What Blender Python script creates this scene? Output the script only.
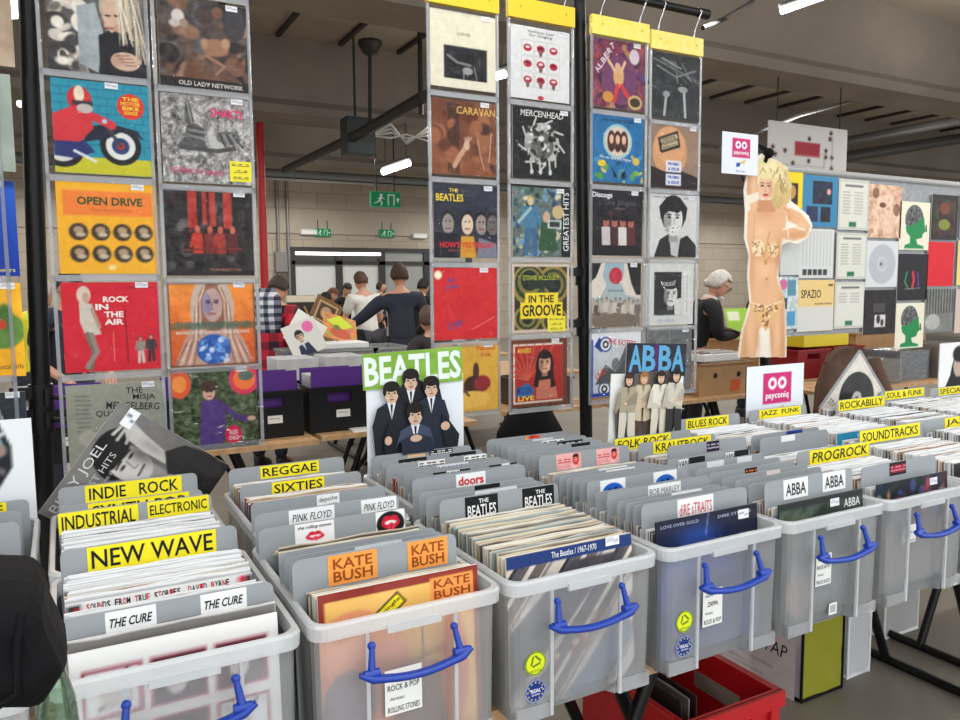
import bpy, bmesh, math, random
import numpy as np
from mathutils import Vector, Matrix
random.seed(7)
SC = bpy.context.scene
COL = SC.collection
for o in list(bpy.data.objects):
    bpy.data.objects.remove(o)

# ---------------------------------------------------------------- camera
EYE = 1.58
FPX, TILT, ROLL, YAW = 774.23, 0.096186, -0.008577, 0.494199
F_ = np.array([math.sin(YAW)*math.cos(TILT), math.cos(YAW)*math.cos(TILT), -math.sin(TILT)])
R0 = np.array([math.cos(YAW), -math.sin(YAW), 0.0]); U0 = np.cross(R0, F_)
R_ = R0*math.cos(ROLL)+U0*math.sin(ROLL); U_ = -R0*math.sin(ROLL)+U0*math.cos(ROLL)
cd = bpy.data.cameras.new('camera'); cam = bpy.data.objects.new('camera', cd); COL.objects.link(cam)
cd.sensor_width = 36; cd.lens = FPX/960*36; cd.clip_end = 200; cd.clip_start = 0.05
M = Matrix.Identity(4)
for i in range(3):
    M[i][0] = R_[i]; M[i][1] = U_[i]; M[i][2] = -F_[i]
M[2][3] = EYE
cam.matrix_world = M
SC.camera = cam

# ---------------------------------------------------------------- world, lamps, exposure
SC.view_settings.view_transform = 'Standard'; SC.view_settings.look = 'None'
SC.view_settings.gamma = 1.0; SC.view_settings.use_curve_mapping = False
SC.view_settings.exposure = 0.0
SC.cycles.transparent_max_bounces = 32
SC.cycles.max_bounces = 8
w = bpy.data.worlds.new('world'); SC.world = w; w.use_nodes = True
w.node_tree.nodes['Background'].inputs[0].default_value = (0.93, 0.97, 1.0, 1)
w.node_tree.nodes['Background'].inputs[1].default_value = 1.85

def area(name, loc, sx, sy, power, rot=(0, 0, 0), col=(1, .97, .92)):
    l = bpy.data.lights.new(name, 'AREA'); l.shape = 'RECTANGLE'; l.size = sx; l.size_y = sy; l.energy = power; l.color = col
    o = bpy.data.objects.new(name, l); COL.objects.link(o); o.location = loc; o.rotation_euler = rot
    return o
LAMP_W = 32
for iv, v in enumerate((0.2, 2.6, 5.0, 8.4, 13.5, 18.0)):
    for u in ((-2.5, 1.5, 5.5, 9.5, 14.5) if iv < 3 else (-5, 0, 5, 10, 15, 20, 26)):
        area('tube_lamp_light', (u, v, 3.85), 1.5, 0.12, LAMP_W*(1.0, 1.0, 1.2, 2.0, 2.4, 2.6)[iv])
        if iv > 0: area('ceiling_fill_uplight', (u, v, 3.9), 1.5, .3, LAMP_W*(.0, .5, .6, .6, .6, .6)[iv], (math.pi, 0, 0))  # upward fill light added to brighten the ceiling, without a fixture

# ---------------------------------------------------------------- helpers
def ray(x, y):
    return R_*((x-480)/FPX)+U_*((360-y)/FPX)+F_
def at(x, y, V):
    r = ray(x, y); p = r*(V/r[1]); return Vector((p[0], V, p[2]+EYE))
def atz(x, y, z):
    r = ray(x, y); p = r*((z-EYE)/r[2]); return Vector((p[0], p[1], z))
def atd(x, y, d):
    p = ray(x, y)*d; return Vector((p[0], p[1], p[2]+EYE))
def proj(p):
    q = np.array([p[0], p[1], p[2]-EYE]); d = q@F_
    return 480+FPX*(q@R_)/d, 360-FPX*(q@U_)/d, d

def lin(c):
    c = np.asarray(c, dtype=float)/255.0
    return np.where(c <= .04045, c/12.92, ((c+.055)/1.055)**2.4)
def lin4(c):
    return (*[float(x) for x in lin(c)], 1.0)

MATS = {}
def mat(name, col=(200, 200, 200), rough=.5, metal=0, spec=.5, noise=0, nscale=8, bump=0, bscale=40, emit=0, coat=0):
    if name in MATS: return MATS[name]
    m = bpy.data.materials.new(name); m.use_nodes = True; nt = m.node_tree; b = nt.nodes['Principled BSDF']
    c = lin4(col)
    b.inputs['Base Color'].default_value = c; b.inputs['Roughness'].default_value = rough; b.inputs['Metallic'].default_value = metal
    b.inputs['Specular IOR Level'].default_value = spec
    if coat: b.inputs['Coat Weight'].default_value = coat
    tc = nt.nodes.new('ShaderNodeTexCoord')
    if noise:
        n = nt.nodes.new('ShaderNodeTexNoise'); n.inputs['Scale'].default_value = nscale; n.inputs['Detail'].default_value = 6
        nt.links.new(tc.outputs['Object'], n.inputs['Vector'])
        r = nt.nodes.new('ShaderNodeValToRGB'); r.color_ramp.elements[0].position = .3; r.color_ramp.elements[1].position = .7
        r.color_ramp.elements[0].color = tuple(x*(1-noise) for x in c[:3])+(1,); r.color_ramp.elements[1].color = tuple(min(1, x*(1+noise)) for x in c[:3])+(1,)
        nt.links.new(n.outputs['Fac'], r.inputs['Fac']); nt.links.new(r.outputs['Color'], b.inputs['Base Color'])
    if bump:
        n2 = nt.nodes.new('ShaderNodeTexNoise'); n2.inputs['Scale'].default_value = bscale; n2.inputs['Detail'].default_value = 4
        nt.links.new(tc.outputs['Object'], n2.inputs['Vector'])
        bp = nt.nodes.new('ShaderNodeBump'); bp.inputs['Strength'].default_value = bump; bp.inputs['Distance'].default_value = .01
        nt.links.new(n2.outputs['Fac'], bp.inputs['Height']); nt.links.new(bp.outputs['Normal'], b.inputs['Normal'])
    if emit:
        b.inputs['Emission Color'].default_value = c; b.inputs['Emission Strength'].default_value = emit
    MATS[name] = m
    return m

def mat_print(name, rough, spec=.5):
    m = mat(name, rough=rough, spec=spec); nt = m.node_tree
    a = nt.nodes.new('ShaderNodeAttribute'); a.attribute_name = 'Col'
    nt.links.new(a.outputs['Color'], nt.nodes['Principled BSDF'].inputs['Base Color'])
    return m

def mat_clear(name, haze, gloss, tint=(1, 1, 1), hazecol=(235, 238, 240), rough=.12, bump=0, bscale=20, transl=.4, bdist=.02):
    if name in MATS: return MATS[name]
    m = bpy.data.materials.new(name); m.use_nodes = True; nt = m.node_tree; nt.nodes.clear()
    N = nt.nodes.new; L = nt.links.new
    out = N('ShaderNodeOutputMaterial'); tr = N('ShaderNodeBsdfTransparent'); tr.inputs[0].default_value = (*tint, 1)
    df = N('ShaderNodeBsdfDiffuse'); df.inputs[0].default_value = lin4(hazecol)
    tl = N('ShaderNodeBsdfTranslucent'); tl.inputs[0].default_value = lin4(hazecol)
    m0 = N('ShaderNodeMixShader'); m0.inputs[0].default_value = transl; L(df.outputs[0], m0.inputs[1]); L(tl.outputs[0], m0.inputs[2])
    m1 = N('ShaderNodeMixShader'); m1.inputs[0].default_value = haze; L(tr.outputs[0], m1.inputs[1]); L(m0.outputs[0], m1.inputs[2])
    gl = N('ShaderNodeBsdfGlossy'); gl.inputs['Roughness'].default_value = rough
    fr = N('ShaderNodeFresnel'); fr.inputs[0].default_value = 1.45
    mu = N('ShaderNodeMath'); mu.operation = 'MULTIPLY'; mu.inputs[1].default_value = gloss; L(fr.outputs[0], mu.inputs[0])
    m2 = N('ShaderNodeMixShader'); L(mu.outputs[0], m2.inputs[0]); L(m1.outputs[0], m2.inputs[1]); L(gl.outputs[0], m2.inputs[2])
    if bump:
        tc = N('ShaderNodeTexCoord'); n = N('ShaderNodeTexNoise'); n.inputs['Scale'].default_value = bscale; n.inputs['Detail'].default_value = 2
        mp = N('ShaderNodeMapping'); mp.inputs['Scale'].default_value = (1, 1, 3.2); L(tc.outputs['Object'], mp.inputs[0]); L(mp.outputs[0], n.inputs['Vector'])
        bp = N('ShaderNodeBump'); bp.inputs['Strength'].default_value = bump; bp.inputs['Distance'].default_value = bdist
        L(n.outputs['Fac'], bp.inputs['Height']); L(bp.outputs[0], gl.inputs['Normal'])
    L(m2.outputs[0], out.inputs[0])
    MATS[name] = m
    return m

PRINT = mat_print('printed_card', .5, .22)
PRINTG = mat_print('printed_gloss', .28, .4)
FILM = mat_clear('clear_film', .0, .42, rough=.1, bump=1.0, bscale=15, bdist=.07)
SLEEVE = mat_clear('clear_sleeve_film', .0, .8, rough=.15)
SEAM = mat_clear('film_seam', .38, 1.0, hazecol=(215, 220, 226), rough=.2, bump=.3)
TUB = mat_clear('clear_tub_plastic', .3, 1.4, tint=(.985, .99, 1.0), hazecol=(250, 252, 254), rough=.2, transl=.3)
RIMM = mat_clear('clear_rim_plastic', .72, 1.3, hazecol=(250, 253, 255), rough=.2)
BLUE = mat('blue_plastic', (16, 58, 158), .35)
GREY = mat('grey_divider_plastic', (150, 155, 159), .42)
BLACKM = mat('black_metal', (11, 11, 12), .4, spec=.3)
BLACKC = mat('black_cloth', (13, 13, 16), .8, spec=.2, bump=.25, bscale=30)
WOOD = mat('pale_wood', (188, 150, 108), .55, noise=.22, nscale=14)
CHROME = mat('chrome', (190, 190, 195), .25, metal=1)
CARD = mat('brown_cardboard', (170, 134, 94), .8, noise=.12, nscale=9)
WHITEP = mat('white_card', (232, 233, 234), .55)
RED = mat('red_plastic', (196, 26, 34), .4)
PURPLE = mat('purple_plastic', (84, 34, 132), .45)
BLACKP = mat('black_plastic', (17, 17, 20), .4, spec=.3)
YELLOWP = mat('yellow_plastic', (232, 208, 40), .4)

def tag(o, label=None, cat=None, group=None, kind=None):
    if label: o['label'] = label
    if cat: o['category'] = cat
    if group: o['group'] = group
    if kind: o['kind'] = kind
    return o
def empty(name, loc=(0, 0, 0), rot=(0, 0, 0), label=None, cat=None, group=None):
    o = bpy.data.objects.new(name, None); COL.objects.link(o); o.location = loc; o.rotation_euler = rot; o.empty_display_size = .05
    return tag(o, label, cat, group)
def copy_tree(o, parent=None):
    c = o.copy(); COL.objects.link(c)
    if parent is not None: c.parent = parent
    for ch in list(o.children): copy_tree(ch, c)
    return c

class MB:
    def __init__(s): s.v = []; s.f = []; s.m = []; s.sm = []
    def add(s, vs, fs, mi=0, smooth=False):
        b = len(s.v); s.v += [tuple(p) for p in vs]
        for f in fs:
            s.f.append([b+i for i in f]); s.m.append(mi); s.sm.append(smooth)
        return s
    def box(s, c, d, mi=0, rot=None, taper=1.0):
        vs = []
        for dz in (-1, 1):
            t = taper if dz < 0 else 1.0
            for dx, dy in ((-1, -1), (1, -1), (1, 1), (-1, 1)):
                p = Vector((dx*d[0]/2*t, dy*d[1]/2*t, dz*d[2]/2))
                if rot is not None: p = rot@p
                vs.append(p+Vector(c))
        return s.add(vs, [(3, 2, 1, 0), (4, 5, 6, 7), (0, 1, 5, 4), (1, 2, 6, 5), (2, 3, 7, 6), (3, 0, 4, 7)], mi)
    def b2(s, x0, x1, y0, y1, z0, z1, mi=0):
        return s.box(((x0+x1)/2, (y0+y1)/2, (z0+z1)/2), (abs(x1-x0), abs(y1-y0), abs(z1-z0)), mi)
    def tube(s, pts, r, n=8, mi=0, sq=1.0):
        pts = [Vector(p) for p in pts]; rs = r if isinstance(r, (list, tuple)) else [r]*len(pts)
        vs = []; prev = None
        for i, p in enumerate(pts):
            t = (pts[min(i+1, len(pts)-1)]-pts[max(i-1, 0)]).normalized()
            if prev is None:
                a = Vector((0, 0, 1)) if abs(t.z) < .9 else Vector((1, 0, 0)); x = t.cross(a).normalized()
            else:
                x = (prev-t*prev.dot(t)).normalized()
            prev = x; y = t.cross(x)
            for k in range(n):
                an = 2*math.pi*k/n; vs.append(p+x*math.cos(an)*rs[i]+y*math.sin(an)*rs[i]*sq)
        fs = []
        for i in range(len(pts)-1):
            for k in range(n):
                fs.append((i*n+k, i*n+(k+1) % n, (i+1)*n+(k+1) % n, (i+1)*n+k))
        s.add(vs, fs, mi, True)
        s.add(vs[:n], [tuple(range(n))[::-1]], mi); s.add(vs[-n:], [tuple(range(n))], mi)
        return s
    def loft(s, rings, mi=0, smooth=False, cap0=True, cap1=True):
        n = len(rings[0]); vs = [p for r in rings for p in r]; fs = []
        for i in range(len(rings)-1):
            for k in range(n):
                fs.append((i*n+k, i*n+(k+1) % n, (i+1)*n+(k+1) % n, (i+1)*n+k))
        if cap0: fs.append(tuple(range(n))[::-1])
        if cap1: fs.append(tuple((len(rings)-1)*n+k for k in range(n)))
        return s.add(vs, fs, mi, smooth)
    def prism(s, poly, y0, y1, mi=0):
        return s.loft([[(x, y0, z) for x, z in poly], [(x, y1, z) for x, z in poly]], mi)
    def ball(s, c, r, mi=0, n=12, m=8):
        vs = []; r = r if isinstance(r, (list, tuple)) else (r, r, r)
        for j in range(m+1):
            th = math.pi*j/m
            for k in range(n):
                ph = 2*math.pi*k/n; vs.append((c[0]+r[0]*math.sin(th)*math.cos(ph), c[1]+r[1]*math.sin(th)*math.sin(ph), c[2]-r[2]*math.cos(th)))
        fs = [(j*n+k, j*n+(k+1) % n, (j+1)*n+(k+1) % n, (j+1)*n+k) for j in range(m) for k in range(n)]
        return s.add(vs, fs, mi, True)
    def build(s, name, mats, parent=None, loc=None, bevel=0, solid=0, col=None, sub=0):
        me = bpy.data.meshes.new(name); me.from_pydata(s.v, [], s.f)
        mats = mats if isinstance(mats, (list, tuple)) else [mats]
        for m in mats: me.materials.append(m)
        me.polygons.foreach_set('material_index', s.m); me.polygons.foreach_set('use_smooth', s.sm); me.update()
        o = bpy.data.objects.new(name, me); COL.objects.link(o)
        if parent is not None: o.parent = parent
        if loc is not None: o.location = loc
        if solid: md = o.modifiers.new('solid', 'SOLIDIFY'); md.thickness = solid; md.offset = 0
        if bevel: md = o.modifiers.new('bevel', 'BEVEL'); md.width = bevel; md.segments = 2; md.limit_method = 'ANGLE'
        if sub: md = o.modifiers.new('sub', 'SUBSURF'); md.levels = sub; md.render_levels = sub
        return o

def struct(o):
    o['kind'] = 'structure'; return o

# ---- lettering: outlines of the built-in font, cached and normalised
_TX = {}
def text_tris(body, bold=0.0, italic=0.0):
    k = (body, bold, italic)
    if k in _TX: return _TX[k]
    cu = bpy.data.curves.new('t', 'FONT'); cu.body = body; cu.resolution_u = 2; cu.offset = bold*.5; cu.shear = italic
    cu.space_line = .95; cu.align_x = 'CENTER' if '\n' in body else 'LEFT'
    ob = bpy.data.objects.new('t', cu); COL.objects.link(ob)
    dg = bpy.context.evaluated_depsgraph_get(); dg.update()
    me = ob.evaluated_get(dg).to_mesh()
    me.calc_loop_triangles()
    v = np.array([p.co[:2] for p in me.vertices]).reshape(-1, 2); t = [tuple(x.vertices) for x in me.loop_triangles]
    ob.evaluated_get(dg).to_mesh_clear(); bpy.data.objects.remove(ob); bpy.data.curves.remove(cu)
    if len(v):
        lo = v.min(0); hi = v.max(0); v = (v-lo)/np.maximum(hi-lo, 1e-6); asp = (hi-lo)[0]/max((hi-lo)[1], 1e-6)
    else: asp = 1
    _TX[k] = (v, t, asp)
    return _TX[k]

# ---- flat printed artwork: a grid of coloured points plus lettering, colours in 0..255
class Art:
    def __init__(s, bg=(255, 255, 255), n=64, asp=1.0):
        s.n = n; s.m = max(4, int(n*asp)); s.asp = asp     # asp = height / width
        s.a = np.ones((s.m+1, s.n+1, 3))*np.array(bg, float)
        s.x, s.y = np.meshgrid(np.linspace(0, 1, s.n+1), np.linspace(0, 1, s.m+1)); s.tx = []
    def mix(s, k, col):
        k = np.clip(k, 0, 1)[..., None]; s.a = s.a*(1-k)+np.array(col, float)*k; return s
    def e(s, cx, cy, rx, ry, col, ang=0, k=1):
        ca, sa = math.cos(ang), math.sin(ang); dx = s.x-cx; dy = (s.y-cy)
        q = np.sqrt(((dx*ca+dy*sa)/rx)**2+((-dx*sa+dy*ca)/ry)**2)
        return s.mix(k*((1-q)*min(rx, ry)*s.n+.5), col)
    def r(s, x0, y0, x1, y1, col, k=1):
        n = s.n
        q = np.minimum(np.minimum(s.x-x0, x1-s.x)*n, np.minimum(s.y-y0, y1-s.y)*s.m)+.5
        return s.mix(k*np.clip(q, 0, 1), col)
    def p(s, pts, col, k=1):
        inside = np.zeros_like(s.x, bool); d = np.full_like(s.x, 9.); n = len(pts)
        for i in range(n):
            x0, y0 = pts[i]; x1, y1 = pts[(i+1) % n]
            c = ((y0 > s.y) != (y1 > s.y)) & (s.x < (x1-x0)*(s.y-y0)/((y1-y0) if abs(y1-y0) > 1e-9 else 1e-9)+x0); inside ^= c
            L = max((x1-x0)**2+(y1-y0)**2, 1e-9); t = np.clip(((s.x-x0)*(x1-x0)+(s.y-y0)*(y1-y0))/L, 0, 1)
            d = np.minimum(d, np.hypot(s.x-x0-t*(x1-x0), s.y-y0-t*(y1-y0)))
        return s.mix(k*(np.where(inside, d, -d)*s.n+.5), col)
    def l(s, pts, w, col, k=1):
        d = np.full_like(s.x, 9.)
        for (x0, y0), (x1, y1) in zip(pts[:-1], pts[1:]):
            L = max((x1-x0)**2+(y1-y0)**2, 1e-9); t = np.clip(((s.x-x0)*(x1-x0)+(s.y-y0)*(y1-y0))/L, 0, 1)
            d = np.minimum(d, np.hypot(s.x-x0-t*(x1-x0), s.y-y0-t*(y1-y0)))
        return s.mix(k*((w/2-d)*s.n+.5), col)
    def nz(s, amp, cells=8, seed=1, box=None, gray=True):
        rg = np.random.RandomState(seed); t = np.zeros(s.x.shape+(3,))
        for o in (1, 2, 4):
            g = rg.rand(cells*o+2, cells*o+2, 1 if gray else 3)-.5
            X = s.x*cells*o; Y = s.y*cells*o; i = X.astype(int); j = Y.astype(int); fx = (X-i)[..., None]; fy = (Y-j)[..., None]
            t += ((g[j, i]*(1-fx)+g[j, i+1]*fx)*(1-fy)+(g[j+1, i]*(1-fx)+g[j+1, i+1]*fx)*fy)/(o**.5)
        k = 1.0
        if box: k = ((s.x > box[0]) & (s.x < box[2]) & (s.y > box[1]) & (s.y < box[3]))[..., None]*1.0
        s.a = np.clip(s.a+t*amp*k, 0, 255); return s
    def grad(s, c0, c1, x=False):
        t = (s.x if x else s.y)[..., None]; s.a = np.array(c0, float)*(1-t)+np.array(c1, float)*t; return s
    def soft(s, cx, cy, rx, ry, col, k=.6, ang=0):
        ca, sa = math.cos(ang), math.sin(ang); dx = s.x-cx; dy = s.y-cy
        return s.mix(k*np.exp(-(((dx*ca+dy*sa)/rx)**2+((-dx*sa+dy*ca)/ry)**2)), col)
    def face(s, cx, cy, h, skin, hair, long=False, turn=0.0, eyes=True, shade=None):
        sh = shade or tuple(c*.72 for c in skin)
        if long: s.e(cx, cy+h*.12, h*.5, h*.72, hair)
        s.e(cx, cy-h*.12, h*.43, h*.5, hair)
        s.p([(cx-h*.13, cy+.2*h), (cx+h*.13, cy+.2*h), (cx+h*.16, cy+h*.62), (cx-h*.16, cy+h*.62)], sh)
        s.e(cx+turn*h*.06, cy+h*.02, h*.33, h*.45, skin)
        s.e(cx-.2*h*(1 if turn >= 0 else -1), cy+h*.08, h*.14, h*.3, sh, k=.5)
        s.e(cx, cy-h*.36, h*.36, h*.18, hair)
        if eyes:
            t = turn*h*.1
            for sx in (-1, 1):
                s.e(cx+t+sx*h*.14, cy-h*.03, h*.06, h*.03, (40, 30, 26)); s.l([(cx+t+sx*h*.07, cy-h*.1), (cx+t+sx*h*.21, cy-h*.1)], h*.03, hair)
            s.l([(cx+t+h*.02, cy), (cx+t+h*.05, cy+h*.14)], h*.03, sh); s.l([(cx+t-h*.1, cy+h*.27), (cx+t+h*.1, cy+h*.27)], h*.045, (150, 70, 66) if skin[0] > skin[2]+12 else (70, 70, 70))
        return s
    def fig(s, cx, top, h, coat, legs, skin, hair, w=1.0):
        s.l([(cx-.05*h*w, top+.5*h), (cx-.08*h*w, top+.98*h)], .1*h*w, legs); s.l([(cx+.05*h*w, top+.5*h), (cx+.08*h*w, top+.98*h)], .1*h*w, legs)
        s.p([(cx-.14*h*w, top+.18*h), (cx+.14*h*w, top+.18*h), (cx+.12*h*w, top+.55*h), (cx-.12*h*w, top+.55*h)], coat)
        s.l([(cx-.13*h*w, top+.2*h), (cx-.18*h*w, top+.5*h)], .06*h*w, coat); s.l([(cx+.13*h*w, top+.2*h), (cx+.18*h*w, top+.5*h)], .06*h*w, coat)
        s.e(cx, top+.08*h, .065*h*w, .085*h, hair); s.e(cx, top+.1*h, .045*h*w, .07*h, skin); return s
    def t(s, body, x, y, w, h, col, ang=0, bold=.012, it=0.0):
        s.tx.append((body, x, y, w, h, col, ang, bold, it)); return s

def art_mesh(name, art, w, h, thick=.004, edge=(225, 225, 222), back=None, mats=(PRINT,), outline=None):
    """front face of a printed card as a coloured grid, with its lettering and its thickness; origin bottom centre, facing -y"""
    m, n = art.a.shape[0]-1, art.a.shape[1]-1
    X = (art.x-.5)*w; Z = (1-art.y)*h
    V = [np.stack([X, np.zeros_like(X), Z], -1).reshape(-1, 3)]; C = [lin(art.a.reshape(-1, 3))]
    idx = np.arange((m+1)*(n+1)).reshape(m+1, n+1)
    Q = np.stack([idx[1:, :-1], idx[1:, 1:], idx[:-1, 1:], idx[:-1, :-1]], -1).reshape(-1, 4)
    faces = Q.tolist(); base = (m+1)*(n+1)
    if thick:
        e = .0003
        bx = np.array([(x, y, z) for y in (e, thick) for x, z in ((-w/2, 0), (w/2, 0), (w/2, h), (-w/2, h))]); V.append(bx)
        C.append(np.repeat(lin(edge)[None], 8, 0)); b = base
        faces += [[b+i for i in f] for f in ((7, 6, 5, 4), (0, 1, 5, 4), (1, 2, 6, 5), (2, 3, 7, 6), (3, 0, 4, 7), (0, 3, 2, 1))]; base += 8
    for i, (body, x, y, tw, th, col, ang, bold, it) in enumerate(art.tx):
        v, tr, asp = text_tris(body, bold, it)
        if not len(v): continue
        px = (v[:, 0]-.5)*tw*w; pz = (v[:, 1]-.5)*th*h; ca, sa = math.cos(ang), math.sin(ang)
        q = np.stack([(x-.5)*w+px*ca-pz*sa, np.full(len(v), -.0007-.0001*(i % 3)), (1-y)*h+px*sa+pz*ca], -1)
        V.append(q); C.append(np.repeat(lin(col)[None], len(v), 0)); faces += [[base+k for k in f] for f in tr]; base += len(v)
    V = np.concatenate(V); C = np.concatenate(C)
    me = bpy.data.meshes.new(name); me.from_pydata(V.tolist(), [], faces)
    at_ = me.attributes.new('Col', 'FLOAT_COLOR', 'POINT'); at_.data.foreach_set('color', np.concatenate([C, np.ones((len(C), 1))], 1).astype(np.float32).ravel())
    for mm in mats: me.materials.append(mm)
    me.update()
    return me
def card(name, art, w, h, loc, rot=(0, 0, 0), parent=None, thick=.004, edge=(225, 225, 222), mats=(PRINT,)):
    o = bpy.data.objects.new(name, art_mesh(name, art, w, h, thick, edge, mats=mats)); COL.objects.link(o)
    o.location = loc; o.rotation_euler = rot
    if parent is not None: o.parent = parent
    return o
_PS = {}
def sticker(parent, x, z, w=.04, h=.018, y=-.0018, yellow=False, lines=None):
    k = (w, h, yellow, lines)
    if k not in _PS:
        a = Art((240, 226, 60) if yellow else (232, 234, 238), 8, h/w)
        if yellow and lines: a.t(lines, .5, .5, .8, .75, (40, 40, 30))
        elif not yellow:
            a.r(.1, .3, .55, .45, (110, 112, 120)).r(.62, .5, .9, .66, (120, 120, 128))
        _PS[k] = art_mesh('price_sticker', a, w, h, .0005)
    o = bpy.data.objects.new('price_sticker', _PS[k]); COL.objects.link(o); o.parent = parent; o.location = (x, y, z); o['label'] = 'yellow paper price note' if yellow else 'small white price sticker'
    return o
# ================================================================ the hall
FLOOR = mat('floor_concrete', (124, 117, 106), .5, noise=.12, nscale=1.6)
CONC = mat('beam_concrete', (136, 127, 117), .85, noise=.14, nscale=1.3, bump=.15, bscale=6)
SLAB = mat('slab_concrete', (158, 147, 134), .85, noise=.1, nscale=1.1)
WALLC = mat('wall_concrete', (172, 162, 148), .85, noise=.1, nscale=.9)
def brick_mat():
    m = mat('block_wall', (142, 132, 120), .85); nt = m.node_tree; b = nt.nodes['Principled BSDF']
    tc = nt.nodes.new('ShaderNodeTexCoord'); mp = nt.nodes.new('ShaderNodeMapping'); mp.inputs['Rotation'].default_value = (math.pi/2, 0, 0)
    br = nt.nodes.new('ShaderNodeTexBrick'); br.inputs['Scale'].default_value = 1.0; br.inputs['Brick Width'].default_value = .8; br.inputs['Row Height'].default_value = .4
    br.inputs['Mortar Size'].default_value = .012; br.inputs['Color1'].default_value = lin4((176, 164, 148)); br.inputs['Color2'].default_value = lin4((169, 157, 141)); br.inputs['Mortar'].default_value = lin4((150, 140, 127))
    nt.links.new(tc.outputs['Object'], mp.inputs[0]); nt.links.new(mp.outputs[0], br.inputs['Vector']); nt.links.new(br.outputs['Color'], b.inputs['Base Color'])
    return m
BLOCK = brick_mat()
WV = 20.0; CEIL = 5.05
m = MB(); m.b2(-14, 42, -5, WV+.3, -.2, 0); struct(m.build('floor', FLOOR))
m = MB(); m.b2(-14, 42, -.6, WV+.3, CEIL+.02, CEIL+.3); struct(m.build('ceiling', SLAB))
# slab joints: shallow ribs between the precast planks
RIB = mat('joint_dark', (58, 53, 48), .9)
k = 0
BV1 = atz(703, 57, 4.0).y; BV2 = atz(251, 110, 4.0).y
for V0, V1 in ((BV1+.62, BV2), (BV2+.75, BV2+4.4)):
    m = MB()
    for i in range(44):
        u = -8+i*.9
        m.b2(u, u+.06, V0, V1, CEIL-.03, CEIL+.03)
    struct(m.build('trim_%d' % (k+1), RIB)); k += 1
# doors' opening in the far wall
DU0, DU1, DZ = at(291, 262, WV).x, at(468, 262, WV).x, at(360, 248, WV).z
m = MB(); m.b2(-14, DU0, WV, WV+.25, 0, CEIL+.1); m.b2(DU1, 42, WV, WV+.25, 0, CEIL+.1); m.b2(DU0, DU1, WV, WV+.25, DZ, CEIL+.1)
struct(m.build('wall_back', BLOCK))
m = MB(); m.b2(-14, 42, WV-.05, WV, 2.95, 3.55)
struct(m.build('trim_3', WALLC))
m = MB(); m.b2(-14.2, -14, -5, WV+.3, -.2, CEIL+.3); struct(m.build('wall_left', WALLC))
m = MB(); m.b2(42, 42.2, -5, WV+.3, -.2, CEIL+.3); struct(m.build('wall_right', WALLC))
def beam(n, v0, wd, zb, fl=.12):
    m = MB(); m.loft([[(u, v0, zb), (u, v0+wd, zb), (u, v0+wd, zb+fl), (u, v0+wd-.1, zb+fl+.1), (u, v0+wd-.1, CEIL+.1), (u, v0+.1, CEIL+.1), (u, v0+.1, zb+fl+.1), (u, v0, zb+fl)] for u in (-14, 42)])
    return struct(m.build('beam_%d' % n, CONC))
beam(1, BV1, .62, 4.0); beam(2, BV2, .75, 4.0); beam(3, BV2+4.4, .75, 4.0); beam(4, BV1-5.2, .62, 4.0)
print('beams', BV1, BV2)
# door in the back wall with frame, transom and frosted panes
DG = mat('door_frame_dark', (46, 43, 42), .5); PANE = mat('frosted_pane', (205, 208, 206), .3); DARKG = mat('dark_pane', (30, 29, 28), .2)
dw = DU1-DU0
d = struct(empty('door_1', (DU0, WV, 0)))
m = MB()
for f in (0, .245, .48, .74, 1): m.b2(f*dw-.09, f*dw+.09, -.08, .08, 0, DZ)
zt = at(350, 263, WV).z
m.b2(0, dw, -.08, .08, zt-.05, zt+.05); m.b2(0, dw, -.1, .1, DZ-.1, DZ); m.build('door_frame', DG, d)
for i, (a, b) in enumerate(((0, .245), (.245, .48), (.48, .74), (.74, 1))):
    m = MB(); m.b2(a*dw+.09, b*dw-.09, -.02, .02, .05, zt-.05); m.build('door_pane', PANE if i < 2 else (DARKG if i == 3 else mat('grey_pane', (150, 152, 150), .3)), d)
    m = MB(); m.b2(a*dw+.09, b*dw-.09, -.02, .02, zt+.05, DZ-.1); m.build('transom_pane', DARKG if i < 2 else mat('grey_pane'), d)
m = MB(); m.b2(.02*dw, .47*dw, -.12, -.06, DZ-.2, DZ-.13); o = m.build('transom_light', mat('tube_glow', (255, 250, 240), emit=6), d)

def exit_sign(px, py, wpx, V, label):
    p = at(px, py, V); s = wpx/FPX*proj(p)[2]/.88; hh = s*.48
    o = empty('exit_sign', (p.x, V, p.z-hh/2), label=label, cat='sign', group=None)
    m = MB(); m.b2(-s/2, s/2, 0, .06, 0, hh); m.build('sign_box', mat('sign_green', (10, 132, 84), .4, emit=.25), o)
    a = Art((12, 138, 88), 40, .48)
    a.r(.56, .12, .8, .9, (228, 240, 232)).r(.6, .2, .76, .9, (12, 138, 88)); W_ = (232, 244, 236)
    a.e(.33, .2, .045, .09, W_).l([(.33, .32), (.28, .58)], .07, W_).l([(.28, .58), (.36, .72), (.33, .92)], .045, W_).l([(.27, .58), (.19, .72), (.1, .78)], .045, W_).l([(.33, .34), (.44, .46)], .035, W_).l([(.31, .36), (.2, .46)], .035, W_).p([(.86, .38), (.97, .38), (.915, .75)], W_)
    card('sign_face', a, s*.96, hh*.9, (0, -.003, hh*.05), parent=o, thick=0)
    m = MB()
    zc = CEIL if V < WV-.5 else 3.3
    for x in (-s*.3, s*.3): m.tube([(x, .03, hh), (x, .03, min(zc, 5.05)-(p.z-hh/2))], .012, 6)
    m.build('hanger', BLACKM, o); return o
exit_sign(386, 199.5, 28, 13.0, 'largest green exit sign, hanging below the ceiling pipes')
exit_sign(323, 232.5, 14, WV-.08, 'small green exit sign above the frosted double door')
exit_sign(387, 233.5, 14, WV-.08, 'small green exit sign above the dark panes beside the double door')
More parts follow.
